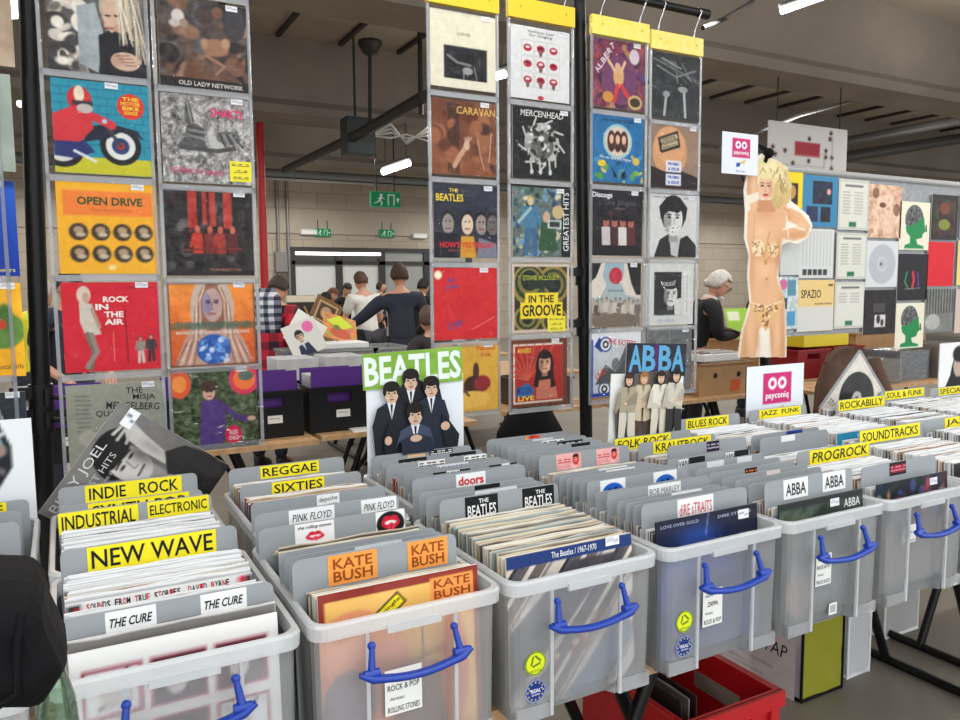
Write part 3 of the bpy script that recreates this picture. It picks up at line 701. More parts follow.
divider(5, 1.365, 'grey divider with a white tag in red and black capitals', [(.54, .72, .04, WHT, [T('=-==-=', fg=(200, 40, 56), x=.33, w=.5, h=.6), T('=-==-=', fg=(60, 16, 22), x=.78, w=.34, h=.6)])], dz=-.004)
abb = lambda f0, f1: (f0, f1, .05, WHT, [('AB', .29, .52, .4, .62, (30, 32, 34), 0, .02, 0), ('BA', .71, .52, .4, .62, (30, 32, 34), 0, .02, 0)])
divider(5, 1.315, 'grey divider with two white tags in large plain black capitals', [abb(.2, .47), abb(.64, .91)], dz=.012)
# --- F, G, H, I, J, 6, 7, 8
divider('F', 2.15, 'grey divider with the yellow BLUES ROCK strip', [ystrip(.16, .82, 'BLUES ROCK', .04, it=.12)], du=-.014)
divider('F', 1.80, 'grey divider with a blue tag in front of the blues rock records', [(.5, .74, .03, (28, 60, 150), [], 'logo_tag', 0, lambda a: a.e(.4, 1, .5, .8, (20, 22, 34)))])
divider('F', 1.765, 'front grey divider of the blues rock tub with a white tag', [(.3, .5, .02, WHT, [])], dz=-.004)
divider('G', 2.16, 'grey divider with the yellow JAZZ FUNK strip', [ystrip(.17, .9, 'JAZZ  FUNK', .036)])
divider('H', 2.11, 'grey divider with the yellow ROCKABILLY strip', [ystrip(.05, .97, 'ROCKABILLY', .044)], du=.024, dz=.012)
divider('I', 2.18, 'grey divider with the yellow SOUL & FUNK strip', [ystrip(.1, .96, 'SOUL & FUNK', .038)], du=.024, dz=.012)
divider('J', 2.18, 'grey divider with a yellow strip under the black figure card', [ystrip(.2, .9, 'SPECIALS', .036)])
divider(6, 1.545, 'grey divider with the yellow PROGROCK strip', [ystrip(.16, 1.0, 'PROGROCK', .044, it=.15)], dz=.002, du=.02)
divider(6, 1.32, 'wide grey divider with a red and black shield tag', [(.36, .58, .036, (30, 20, 24), [T('=-==-=', fg=(226, 120, 140), h=.4)], 'logo_tag', 0, lambda a: a.r(.08, .2, .92, .8, (150, 30, 50)))], dz=.004)
divider(7, 1.63, 'grey divider with the yellow SOUNDTRACKS strip', [ystrip(.0, .98, 'SOUNDTRACKS', .046)], du=.024, dz=.014)
divider(8, 1.68, 'grey divider with a yellow strip beginning with JA', [ystrip(.38, .96, 'JAZZ', .04)])
# ---- covers standing at the front of the tubs
def front_cover(key, art, label, vtop, du=0, dz=0, edge=(225, 225, 222), lean=LEAN, mats=(PRINT,)):
    u = (FU if key in FU else BU)[key]+BW/2+du
    o = card('record_cover', art, RW, RW, (u, vtop-RW*math.tan(-lean)-.005, BOT+dz), (lean, 0, 0), edge=edge, mats=mats)
    tag(o, label, 'record'); occ(key, vtop); return o
# orange record with dark red border
a = Art((140, 50, 40), 110); a.r(.035, .05, .965, .965, (234, 186, 104)); a.nz(16, 4, 2)
a.e(.2, .62, .34, .5, (226, 150, 110), k=.7).e(.16, .66, .16, .2, (120, 104, 116), k=.8).e(.62, .78, .2, .22, (120, 78, 56), .4, k=.8).l([(.62, .3), (.62, .72)], .012, (110, 80, 60)).l([(.46, .52), (.78, .45)], .012, (110, 80, 60)).e(.62, .55, .16, .04, (176, 110, 70))
a.l([(.1, .3), (.4, .2), (.52, .36), (.5, .9)], .012, (190, 120, 70)).e(.82, .6, .1, .36, (214, 130, 96), k=.6)
a.p([(.24, .24), (.47, .07), (.52, .13), (.36, .25)], (240, 226, 40)).l([(.24, .24), (.47, .07), (.52, .13), (.36, .25)], .012, (60, 50, 20))
a.t('hit single', .4, .16, .2, .03, (60, 50, 20), ang=.6)
a.r(.68, .03, .965, .175, (240, 154, 78)); a.t('KATE', .825, .07, .24, .05, (150, 62, 20), bold=.02).t('BUSH', .825, .135, .24, .05, (150, 62, 20), bold=.02)
front_cover(2, a, 'orange record with dark red border at the front of its tub', 1.285, mats=(PRINTG,), dz=.004)
# cream/blue band record of the third tub: slanted dark and light stripes
a = Art((222, 200, 180), 150)
for k in range(-22, 40): a.l([(-.3+k*.045, 1.1), (.6+k*.045, .05)], (.018, .03, .05)[k*7 % 3], ((84, 82, 88), (52, 50, 54), (206, 196, 186), (140, 136, 138), (104, 96, 92), (222, 216, 208))[(k*5+k//3) % 6])
a.p([(.0, .5), (.5, .1), (.9, .1), (.2, .75), (0, .9)], (70, 68, 74), .35).p([(.4, 1), (.95, .45), (1, .7), (.7, 1)], (110, 124, 150), .35); blobs_ = [(.56, .62), (.6, .68), (.5, .7), (.36, .76), (.66, .56)]
for x_, y_ in blobs_: a.e(x_, y_, .035, .045, (150, 100, 94), k=.8).e(x_, y_-.05, .022, .025, (206, 172, 156), k=.9)
a.nz(20, 14, 5).r(0, 0, 1, .085, (34, 56, 112))
a.t('The Beatles / 1967-1970', .52, .042, .36, .042, (226, 228, 232), bold=.015)
f = front_cover(3, a, 'record with a navy top band over slanted grey stripes', 1.292, dz=.002, edge=(216, 208, 190)); sticker(f, .105, RW-.018, .036, .02)
# deep blue record
a = Art((30, 46, 96), 72); a.grad((16, 20, 42), (52, 78, 132)); a.nz(22, 4, 9).soft(.4, .17, .2, .1, (50, 96, 200), .7).l([(.5, .0), (.46, .2), (.52, .34), (.49, .6)], .008, (170, 190, 230), .7).e(.4, .55, .4, .4, (40, 66, 130), k=.5)
a.t('LOVE OVER GOLD', .22, .045, .36, .022, (176, 186, 210), bold=0).t('DIRE STRAITS', .76, .045, .34, .022, (176, 186, 210), bold=0)
f = front_cover(4, a, 'deep blue record standing at the front of the tub above the red crate', 1.295, dz=.012, edge=(30, 34, 60), mats=(PRINTG,)); sticker(f, .11, RW-.03, .034, .022)
# dark green record of tub five
a = Art((40, 52, 44), 64); a.nz(30, 6, 4).nz(60, 14, 9, (0, .05, .5, .45)).soft(.15, .2, .14, .1, (150, 160, 120), .7).soft(.36, .26, .1, .12, (120, 134, 100), .6).e(.4, .6, .3, .25, (96, 116, 128)).e(.2, .75, .14, .18, (150, 128, 120)).r(0, 0, 1, .05, (26, 30, 28))
a.t('ABBA', .86, .09, .2, .07, (230, 232, 228), bold=.01)
f = front_cover(5, a, 'dark green record at the front of the tub above the olive bag', 1.282, edge=(46, 50, 46), mats=(PRINTG,)); sticker(f, .045, RW-.03, .034, .02)
# dark collage record of tub six
a = Art((36, 36, 40), 64); a.nz(34, 9, 14, gray=False); blobs__ = random.Random(6); [a.e(blobs__.uniform(0, 1), blobs__.uniform(.06, .3), blobs__.uniform(.02, .06), blobs__.uniform(.02, .07), blobs__.choice(((150, 64, 76), (64, 74, 120), (120, 116, 120), (56, 52, 58), (176, 120, 110))), k=.75) for q in range(40)]; a.r(.1, .4, .9, .9, (120, 110, 112)).nz(20, 5, 3)
f = front_cover(6, a, 'dark collage record with red and blue figures in the prog rock tub', 1.284, edge=(60, 60, 62)); sticker(f, .09, RW-.03, .034, .02)
# white record with three framed pictures, new wave tub
a = Art((234, 233, 230), 72)
for i in range(3):
    for j in range(3):
        x, y = .05+i*.31, .1+j*.31; c = ((232, 234, 236), (60, 50, 54), (70, 44, 50))[(i+j) % 3]
        a.r(x, y, x+.27, y+.25, (150, 40, 62)).r(x+.014, y+.014, x+.256, y+.236, c)
        a.l([(x+.08, y+.2), (x+.2, y+.03)], .02, (40, 36, 40)).e(x+.12, y+.14, .05, .07, (206, 196, 190))
a.t('THE CURE', .84, .45, .2, .05, (214, 214, 216), bold=0)
f = front_cover(1, a, 'white record with red framed pictures at the front of the new wave tub', 1.29, dz=-.012, mats=(PRINTG,)); sticker(f, .1, RW-.066, .04, .018)
# blue spined record in front of the jazz funk records; white record with yellow tag in the reggae tub; cream ones
a = Art((40, 140, 176), 40); a.nz(16, 5, 2).r(.55, .0, .95, .06, (190, 220, 230)); a.t('=-==-=--=', .6, .05, .5, .03, (232, 240, 244))
front_cover('G', a, 'bright blue record in front of the jazz funk records', 1.775, dz=.008)
a = Art((228, 229, 230), 40).r(.22, .12, .26, .3, (240, 190, 40)).nz(4, 6, 2)
front_cover('B', a, 'white record with a small yellow edge mark in front of the reggae records', 1.772)
a = Art((232, 214, 172), 40).nz(8, 6, 2).l([(0, .2), (.2, .04)], .01, (150, 120, 80))
front_cover('C', a, 'cream record in front of the red bubble letter divider', 1.772)
a = Art((234, 224, 206), 40).r(0, .06, 1, .08, (214, 120, 90)).r(.8, 0, .95, .1, (236, 206, 130))
front_cover('D', a, 'pale record with an orange line in front of the pink tags', 1.80)
a = Art((26, 28, 34), 40).nz(10, 5, 3)
front_cover(7, a, 'black record leaning beside the SOUNDTRACKS divider', 1.66, du=.03, dz=.012)
front_cover('A', Art((232, 232, 234), 20).nz(8, 5, 3), 'white record in front of the industrial and electronic divider', 1.772)
front_cover(7, Art((90, 96, 100), 20), 'grey record at the front of the soundtracks tub', 1.282)
front_cover('Z', Art((222, 222, 222), 20).nz(8, 5, 3), 'white record in front of the plain dividers at the picture edge', 1.772)
# long white record whose spine reads along the top
a = Art((230, 230, 228), 48); cols = [(34, 30, 32), (206, 40, 62)]
a.r(.0, .012, .075, .055, (36, 30, 32)).r(.035, .035, .075, .055, (190, 40, 60)).r(.92, .012, .965, .055, (206, 40, 62)).r(.965, .012, 1, .055, (30, 28, 30))
x = .11
for i, ch in enumerate('SOUNDS FROM TRUE STORIES'):
    if ch != ' ': a.t(ch, x, .034, .018, .038, cols[(i*7) % 3 == 0], bold=.04)
    x += .0205
x += .04
for i, ch in enumerate('DAVID BYRNE'):
    if ch != ' ': a.t(ch, x, .034, .018, .038, cols[(i*5) % 3 == 0], bold=.04)
    x += .0215
o = card('record_cover', a, RW, RW, (FU[1]+BW/2-.002, 1.476-RW*math.tan(math.radians(14)), BOT+.006), (math.radians(-14), 0, 0)); tag(o, 'white record with red and black lettering along its top edge', 'record')
occ(1, 1.476); occ(1, 1.469); occ(1, 1.46); occ(1, 1.45); occ(1, 1.44)

# ---- filed records, one object each; seen edge-on from above
def sleeve_mesh(top, face, thick, seed):
    rg = random.Random(seed); n = 7; V = []; F = []; C = []
    ct = lin(top); cf = lin(face)
    xs = [(-.5+k/n)*RW for k in range(n+1)]; jz = [RW+rg.uniform(-.0025, .0015) for _ in xs]; jy = [rg.uniform(-.0011, .0011) for _ in xs]; jt = [thick*rg.uniform(.75, 1.1) for _ in xs]
    for k in range(n+1):
        V += [(xs[k], 0, 0), (xs[k], thick, 0), (xs[k], jy[k], jz[k]-.004), (xs[k], jy[k]+.0012, jz[k]), (xs[k], jy[k]+jt[k]-.0012, jz[k]-.0005), (xs[k], jy[k]+jt[k], jz[k]-.005)]
        sh = rg.uniform(.88, 1.0)
        C += [cf, cf, cf*sh, ct*sh, ct*sh, cf*sh]
    loop = (0, 2, 3, 4, 5, 1)
    for k in range(n):
        b = k*6
        for i in range(6): F.append((b+loop[i], b+6+loop[i], b+6+loop[(i+1) % 6], b+loop[(i+1) % 6]))
    F.append(tuple(loop)[::-1]); F.append(tuple(n*6+i for i in loop))
    me = bpy.data.meshes.new('record_sleeve'); me.from_pydata(V, [], F)
    at_ = me.attributes.new('Col', 'FLOAT_COLOR', 'POINT'); at_.data.foreach_set('color', np.concatenate([np.array(C), np.ones((len(C), 1))], 1).astype(np.float32).ravel())
    me.materials.append(PRINTG); me.update(); return me
PAL = {'white': [((238, 239, 240), (200, 202, 204), .0062)]*6+[((226, 227, 226), (186, 184, 180), .0058), ((214, 212, 208), (120, 116, 112), .005), ((240, 240, 240), (60, 58, 60), .006), ((228, 222, 212), (150, 110, 80), .0055)],
       'cream': [((228, 220, 200), (206, 198, 176), .0056), ((222, 210, 184), (196, 180, 150), .0056), ((232, 228, 216), (212, 204, 190), .0058), ((176, 168, 152), (120, 108, 96), .0045), ((168, 178, 176), (120, 130, 130), .005), ((216, 200, 176), (90, 80, 72), .005), ((232, 226, 210), (196, 190, 178), .006)],
       'mixed': [((232, 231, 226), (190, 186, 178), .006), ((226, 222, 212), (96, 90, 88), .0055), ((236, 236, 234), (200, 200, 198), .006), ((206, 200, 190), (146, 60, 54), .005), ((236, 234, 226), (70, 72, 80), .006), ((224, 216, 196), (170, 150, 120), .0055)]}
SLV = {k: [sleeve_mesh(t, f, th, i*7+len(k)) for i, (t, f, th) in enumerate(p)] for k, p in PAL.items()}
STYLE = {3: 'cream', 2: 'cream', 'C': 'mixed', 'D': 'mixed', 4: 'mixed', 'B': 'mixed', 5: 'mixed', 'E': 'mixed', 'Z': 'white'}
NAMES = {1: 'white topped record sleeve filed in the new wave tub', 2: 'record sleeve filed behind the orange record with a dark red border', 3: 'cream edged record sleeve filed behind the navy banded record', 4: 'record sleeve filed behind the deep blue record',
         5: 'record sleeve filed in the tub above the olive bag', 6: 'white topped record sleeve filed in the prog rock tub', 7: 'white topped record sleeve filed in the soundtracks tub', 8: 'white topped record sleeve filed beside the soundtracks tub',
         0: 'record sleeve filed beside the black bag', 'Z': 'record sleeve filed in front of the cut off yellow strip', 'A': 'white topped record sleeve filed in the indie rock tub', 'B': 'record sleeve filed in the reggae and sixties tub', 'C': 'record sleeve filed below the green and white group card', 'D': 'record sleeve filed among the pink tagged dividers',
         'E': 'record sleeve filed in the folk rock tub', 'F': 'white topped record sleeve filed in the blues rock tub', 'G': 'white topped record sleeve filed in the jazz funk tub', 'H': 'white topped record sleeve filed in the rockabilly tub', 'I': 'white topped record sleeve filed in the soul and funk tub', 'J': 'record sleeve filed below the black figure card'}
cand = []
for key in list(FU)[:9]+list(BU):
    b0 = base_v(key); u0 = (FU if key in FU else BU)[key]+BW/2; rg = random.Random(str(key)); st = STYLE.get(key, 'white')
    v = b0+.072; i = 0
    cards_at = {'C': 2.165, 'E': 2.015, 'G': 2.19, 'J': 2.19}.get(key)
    while v < b0+.455:
        if not any(-.0075 < v-x < .0045 for x in OCC.get(key, [])) and not (cards_at and v > cards_at-.012):
            me = rg.choice(SLV[st]); du = rg.uniform(-.005, .005); dz = rg.uniform(-.004, .003)
            if key == 2 and v < 1.5: dz -= .004
            gap = min([x-v for x in DOC.get(key, []) if x > v] or [9])
            p = (u0+du, v-RW*SL, BOT+dz+(.008 if key in ('G', 'H', 'I', 7, 8) else 0)-(.012 if gap < .032 else 0)); x, y, d = proj((p[0], v, BOT+RW))
            vis = -30 < x < 985 and y < 740
            # distance stands for size; a sleeve right behind a divider shows little of itself
            cand.append((d, not vis, key, me, p)); i += 1
        v += .0079 if st == 'cream' else .0083
cand.sort(key=lambda c: (c[1], c[0]))
shown = cand[:292]; rest = [c for c in cand[292:] if not c[1]]
for d, nv, key, me, p in shown:
    o = bpy.data.objects.new('record_sleeve', me); COL.objects.link(o); o.location = p; o.rotation_euler = (LEAN, 0, 0)
    tag(o, NAMES[key], 'record', 'records filed in tub: '+NAMES[key].split('filed ')[1])
def merged(items, name):
    V = []; F = []; C = []; b = 0
    for d, nv, key, me, p in items:
        n = len(me.vertices); co = np.empty(n*3, np.float32); me.vertices.foreach_get('co', co); co = co.reshape(-1, 3)
        c, s_ = math.cos(LEAN), math.sin(LEAN); co = np.stack([co[:, 0], co[:, 1]*c-co[:, 2]*s_, co[:, 1]*s_+co[:, 2]*c], -1)+np.array(p)
        cc = np.empty(n*4, np.float32); me.attributes['Col'].data.foreach_get('color', cc); V.append(co); C.append(cc); F += [[b+i for i in q.vertices] for q in me.polygons]; b += n
    m = bpy.data.meshes.new(name); m.from_pydata(np.concatenate(V).tolist(), [], F); at_ = m.attributes.new('Col', 'FLOAT_COLOR', 'POINT'); at_.data.foreach_set('color', np.concatenate(C)); m.materials.append(PRINTG); m.update()
    o = bpy.data.objects.new(name, m); COL.objects.link(o); return o
if rest: tag(merged(rest, 'packed_record_sleeves'), 'tightly packed record sleeves filling the farther tubs of the back row', 'records', kind='stuff')
print('records', len(cand), len(shown), len(rest))

# ---- cards standing up behind the dividers
def standing_card(px0, px1, pyt, V, art, label, cat, tall, roll=0, name='display_card', rest=BOT, w=None, extra=None):
    p0, p1 = at(px0, pyt, V), at(px1, pyt, V); w = w or p1.x-p0.x
    z1 = at((px0+px1)/2, pyt, V).z; h = z1-rest if tall is None else tall
    o = empty(name, ((p0.x+p1.x)/2, V, z1-h), (0, roll, 0), label=label, cat=cat)
    return o, w, h
# group photo card: white sheet and a cut-out print in front
o, w, h = standing_card(366, 463, 376, 2.172, None, 'white card with cut-out group in dark suits under a green banner', 'display card', None)
card('backing_sheet', Art((226, 230, 236), 8), w, h, (0, 0, 0), parent=o)
ss = 1.0
zt = at(410, 352, 2.165).z-(o.location.z); 
a = Art((128, 172, 62), 80, .3); a.nz(16, 5, 3); a.t('BEATLES', .5, .5, .97, .82, (226, 238, 232), bold=.06)
bz = at(410, 386, 2.16).z-o.location.z
bn = card('title_banner', a, w*1.02, .108, (-.008, -.006, bz), (0, math.radians(-1.6), 0), parent=o, thick=.002)
def fig_piece(par, polys, name, y, mt=PRINT):
    """flat cut-out print: coloured outlines, (points, colour) stacked front to back; coordinates in metres x, z"""
    V = []; F = []; C = []; b = 0
    for i, (pts, col) in enumerate(polys):
        yy = y-.0004*i
        for x, z in pts: V.append((x, yy, z)); C.append(lin(col))
        F.append([b+k for k in range(len(pts))]); b += len(pts)
        if i == 0:
            n = len(pts)
            for x, z in pts: V.append((x, yy+.002, z)); C.append(lin((220, 220, 216)))
            F.append([b+k for k in range(n)][::-1]); F += [[b-n+k, b+k, b+(k+1) % n, b-n+(k+1) % n] for k in range(n)]; b += n
    me = bpy.data.meshes.new(name); me.from_pydata(V, [], F); at_ = me.attributes.new('Col', 'FLOAT_COLOR', 'POINT'); at_.data.foreach_set('color', np.concatenate([np.array(C), np.ones((len(C), 1))], 1).astype(np.float32).ravel()); me.materials.append(mt); me.update()
    ob = bpy.data.objects.new(name, me); COL.objects.link(ob); ob.parent = par; return ob
def ell(cx, cz, rx, rz, n=16, a0=0): return [(cx+rx*math.cos(2*math.pi*k/n+a0), cz+rz*math.sin(2*math.pi*k/n+a0)) for k in range(n)]
def bustman(cx, zt, s, coat, seated=False, skin=(206, 176, 152), low=None):
    """one suited figure as stacked outlines: coat, shirt, tie, face, hair"""
    low = zt-.26*s if low is None else low
    return [([(cx-.052*s, low), (cx-.062*s, zt-.13*s), (cx-.046*s, zt-.078*s), (cx-.014*s, zt-.062*s), (cx+.014*s, zt-.062*s), (cx+.046*s, zt-.078*s), (cx+.062*s, zt-.13*s), (cx+.052*s, low)], coat),
            ([(cx-.014*s, zt-.062*s), (cx, zt-.115*s), (cx+.014*s, zt-.062*s)], (222, 224, 228)), ([(cx-.004*s, zt-.068*s), (cx, zt-.115*s), (cx+.004*s, zt-.068*s)], (24, 24, 28)),
            (ell(cx, zt-.036*s, .0225*s, .03*s), skin), (ell(cx, zt-.014*s, .026*s, .0165*s), (30, 24, 22)), (ell(cx-.022*s, zt-.026*s, .006*s, .016*s), (30, 24, 22)), (ell(cx+.022*s, zt-.026*s, .006*s, .016*s), (30, 24, 22)),
            (ell(cx-.009*s, zt-.034*s, .0038*s, .0024*s, 8), (40, 30, 26)), (ell(cx+.009*s, zt-.034*s, .0038*s, .0024*s, 8), (40, 30, 26)), ([(cx-.001*s, zt-.034*s), (cx-.004*s, zt-.046*s), (cx+.004*s, zt-.046*s)], (178, 140, 118)), (ell(cx, zt-.053*s, .008*s, .0022*s, 8), (150, 84, 78))]
zz = lambda y: at(414, y, 2.16).z-o.location.z
xx = lambda x: at(x, 410, 2.16).x-o.location.x
G = [([(xx(384), zz(450)), (xx(380), zz(440)), (xx(392), zz(400)), (xx(400), zz(388)), (xx(410), zz(372)), (xx(425), zz(384)), (xx(440), zz(390)), (xx(446), zz(420)), (xx(456), zz(438)), (xx(454), zz(452))], (30, 32, 38)),
     ([(xx(386), zz(450)), (xx(398), zz(424)), (xx(402), zz(452))], (128, 176, 60)), ([(xx(432), zz(424)), (xx(444), zz(440)), (xx(440), zz(450)), (xx(434), zz(452))], (128, 176, 60))]
G += bustman(xx(411), zz(369), 1.0, (26, 27, 32))+bustman(xx(391), zz(380), 1.0, (32, 36, 44))+bustman(xx(430), zz(377), 1.0, (34, 42, 56))
G += [([(xx(383), zz(452)), (xx(381), zz(436)), (xx(388), zz(418)), (xx(398), zz(428)), (xx(393), zz(452))], (28, 30, 36)), ([(xx(440), zz(415)), (xx(448), zz(424)), (xx(457), zz(438)), (xx(455), zz(452)), (xx(443), zz(452)), (xx(440), zz(432))], (30, 32, 38)),
      (ell(xx(386), zz(437), .012, .014, 10), (206, 170, 146)), (ell(xx(443), zz(428), .016, .014, 10), (206, 170, 146))]
G += bustman(xx(413), zz(402), 1.05, (66, 74, 98), low=zz(440))
G += [([(xx(399), zz(452)), (xx(398), zz(438)), (xx(413), zz(432)), (xx(429), zz(438)), (xx(431), zz(452))], (40, 46, 62)), (ell(xx(413), zz(437), .02, .011, 10), (206, 172, 150))]
fig_piece(o, G, 'group_cutout', -.012)
# ABBA-titled card
o, w, h = standing_card(604, 680, 374, 2.02, None, 'white card with four pale-clad figures under a blue letter banner', 'display card', None, roll=math.radians(3))
card('backing_sheet', Art((230, 230, 226), 8), RW, h, (-.005, 0, 0), parent=o)
a = Art((44, 44, 56), 64, .42); a.nz(20, 4, 2); a.r(.46, .0, .52, 1, (96, 40, 120), k=.7)
for i, ch in enumerate('AB'): a.t(ch, .15+.22*i, .46, .22, .8, (92, 160, 200), bold=.05)
for i, ch in enumerate('BA'): a.t(ch, .64+.22*i, .46, .22, .8, (92, 160, 200), bold=.05)
zz = lambda y: at(643, y, 2.01).z-o.location.z
xx = lambda x: at(x, 400, 2.01).x-o.location.x
card('title_banner', a, .262, .112, (xx(650), -.005, zz(377)), parent=o, thick=.002)
def pale(x, y, yb, coat, legs, hair, skirt=False, arm=1):
    cx, zt, zb = xx(x), zz(y), zz(yb); h = zt-zb; w = h*.36; Z = lambda f: zt-h*f; X = lambda f: cx+w*f
    L_ = [([(X(-.42), zb), (X(-.4), Z(.55)), (X(.4), Z(.55)), (X(.46), zb), (X(.1), zb), (X(.0), Z(.68)), (X(-.12), zb)], legs)]
    if skirt: L_.append(([(X(-.5), Z(.72)), (X(-.3), Z(.45)), (X(.3), Z(.45)), (X(.55), Z(.72)), (X(.2), Z(.76)), (X(-.2), Z(.75))], coat))
    L_ += [([(X(-.38), Z(.58)), (X(-.5), Z(.3)), (X(-.36), Z(.2)), (X(.36), Z(.2)), (X(.5), Z(.3)), (X(.4), Z(.58))], coat), ([(X(-.5), Z(.28)), (X(-.36), Z(.28)), (X(-.34), Z(.46)), (X(-.6*arm), Z(.6)), (X(-.66), Z(.55))], tuple(int(c*.9) for c in coat)), ([(X(.48), Z(.28)), (X(.3), Z(.3)), (X(-.1*arm), Z(.42)), (X(-.1*arm), Z(.48)), (X(.44), Z(.46))], tuple(int(c*.86) for c in coat)),
          (ell(X(-.12*arm), Z(.45), w*.09, h*.022, 8), (214, 176, 150)), ([(X(-.06), Z(.2)), (X(.06), Z(.2)), (X(.0), Z(.32))], tuple(int(c*.7) for c in coat)), ([(X(-.05), Z(.55)), (X(.05), Z(.55)), (X(.02), Z(.95)), (X(-.02), Z(.7))], tuple(int(c*.75) for c in legs)),
          (ell(cx, Z(.1), w*.26, h*.115, 12), hair), (ell(cx, Z(.11), w*.17, h*.08, 12), (212, 176, 150)), (ell(X(0), Z(.045), w*.2, h*.04, 10), hair), (ell(X(-.07), Z(.1), w*.03, h*.007, 6), (50, 36, 30)), (ell(X(.07), Z(.1), w*.03, h*.007, 6), (50, 36, 30)), (ell(cx, Z(.155), w*.06, h*.006, 6), (160, 80, 72))]
    return L_
G = [([(xx(612), zz(438)), (xx(609), zz(410)), (xx(616), zz(388)), (xx(630), zz(374)), (xx(662), zz(371)), (xx(672), zz(384)), (xx(674), zz(410)), (xx(668), zz(438))], (92, 86, 82))]
G += pale(637, 372, 437, (196, 182, 156), (84, 66, 58), (150, 104, 60), True)+pale(621, 373, 440, (164, 154, 132), (206, 200, 184), (60, 40, 30))+pale(652, 371, 438, (218, 212, 196), (210, 202, 184), (50, 34, 30), arm=-1)+pale(666, 369, 438, (200, 192, 176), (52, 50, 52), (44, 30, 26), arm=-1)
fig_piece(o, G, 'group_cutout', -.009)
# payment sign boards
def pay_board(name, loc, w, h, label, scale=1.0, top=None):
    o = empty(name, loc, label=label, cat='sign'); asp = h/w
    a = Art((226, 231, 240), 80, asp); f = 1/asp
    cy = top
    a.r(.28, cy-.19*f, .78, cy+.19*f, (200, 44, 112))
    for sx in (-.085, .085): a.e(.53+sx, cy-.06*f, .075, .075*f, (244, 244, 246)).e(.53+sx, cy-.06*f, .035, .035*f, (200, 44, 112))
    a.t('payconiq', .53, cy+.1*f, .4, .1*f, (246, 246, 248), bold=.03)
    a.p([(.4, cy+.3*f), (.52, cy+.28*f), (.5, cy+.36*f), (.4, cy+.38*f)], (34, 84, 160)).p([(.52, cy+.27*f), (.66, cy+.22*f), (.64, cy+.3*f), (.54, cy+.31*f)], (220, 190, 70))
    a.t('Bancontact', .53, cy+.45*f, .26, .045*f, (110, 124, 150), bold=.0)
    card('sign_print', a, w, h, (0, 0, 0), parent=o, thick=.006, edge=(60, 60, 64)); return o
V = 2.196; p0, p1 = at(747, 366, V), at(804, 366, V); z1 = at(775, 365, V).z
pay_board('payment_sign', ((p0.x+p1.x)/2, V, BOT), p1.x-p0.x, z1-BOT, 'white payment sign board standing behind the jazz funk records', top=.095/(z1-BOT))
# diamond-turned record
S = .345; p = at(859, 351, 2.192); c = Vector((p.x, 2.192, p.z-S*.7071))
a = Art((206, 200, 188), 72); a.nz(10, 8, 3).r(.05, .05, .95, .95, (214, 208, 196)).e(.42, .44, .36, .36, (34, 33, 34)).e(.42, .44, .1, .1, (190, 186, 180)).e(.42, .44, .03, .03, (40, 40, 40)).p([(.6, .45), (1, .3), (1, 1), (.45, 1)], (52, 52, 54)).nz(16, 10, 6).l([(.44, .5), (.5, .7)], .05, (176, 172, 168))
a.t('STORY', .16, .82, .26, .09, (70, 66, 62), ang=0)
o = empty('diamond_record', c, (0, math.radians(47), 0), label='record in a clear sleeve turned on its corner behind the rockabilly divider', cat='record')
card('record_print', a, S*.96, S*.96, (0, .0, -S*.48), parent=o, mats=(PRINTG,))
m = MB()
for k in (-1, 1): m.b2(k*S*.5-.008, k*S*.5+.008, .001, .004, -S/2, S/2); m.b2(-S/2, S/2, .001, .004, k*S*.5-.008, k*S*.5+.008)
m.build('sleeve_edge', SEAM, o)
# black figure card at the right end
p0 = at(938, 395, 2.19); z1 = at(950, 343, 2.19).z
a = Art((230, 231, 233), 64, 1.7)
a.p([(.1, 1.05), (.08, .72), (.16, .4), (.3, .28), (.34, .2), (.44, .06), (.62, .03), (.72, .16), (.7, .28), (.86, .4), (.9, .7), (.8, 1.05)], (30, 30, 32)).e(.52, .2, .14, .1, (180, 160, 146)).e(.52, .1, .17, .07, (24, 22, 22)).p([(.3, .5), (.36, .46), (.4, .7), (.32, .72)], (196, 196, 198)).e(.24, .66, .06, .04, (180, 160, 146))
card('display_card', a, .3, z1-BOT, (p0.x+.15, 2.19, BOT)); o = bpy.data.objects['display_card.002'] if 'display_card.002' in bpy.data.objects else COL.objects[-1]
tag(o, 'white card with a black-clad figure at the picture edge', 'display card')
# tilted grey portrait record behind the indie rock tub
pl, pt = at(38, 513, 2.225), at(118, 405, 2.225); ang = math.atan2(pt.x-pl.x, pt.z-pl.z); S = .338
a = Art((104, 102, 100), 110).grad((120, 118, 116), (92, 90, 88)); a.soft(.2, .5, .3, .4, (140, 138, 136), .6).nz(7, 6, 2)
a.p([(.3, 1.02), (.36, .74), (.5, .62), (.7, .58), (.96, .8), (1.02, 1.02)], (36, 34, 35)).p([(.54, .46), (.72, .46), (.72, .66), (.56, .66)], (150, 146, 142))
a.e(.66, .2, .2, .17, (24, 23, 24)).e(.53, .24, .09, .11, (26, 25, 26)).e(.8, .22, .08, .12, (24, 23, 24)).e(.63, .33, .135, .19, (198, 194, 190)).soft(.74, .35, .07, .16, (84, 80, 78), .8).e(.64, .19, .16, .08, (26, 25, 26)).e(.55, .2, .05, .06, (28, 27, 28)).e(.72, .21, .05, .05, (26, 25, 26))
a.e(.575, .31, .028, .011, (40, 38, 38)).e(.685, .305, .028, .011, (30, 28, 28)).l([(.54, .275), (.61, .27)], .016, (40, 38, 38)).l([(.65, .265), (.72, .27)], .016, (34, 32, 32)).l([(.63, .3), (.615, .385), (.65, .39)], .012, (130, 126, 122)).l([(.585, .44), (.675, .43)], .018, (84, 76, 76)).soft(.6, .42, .02, .01, (220, 216, 212), .5)
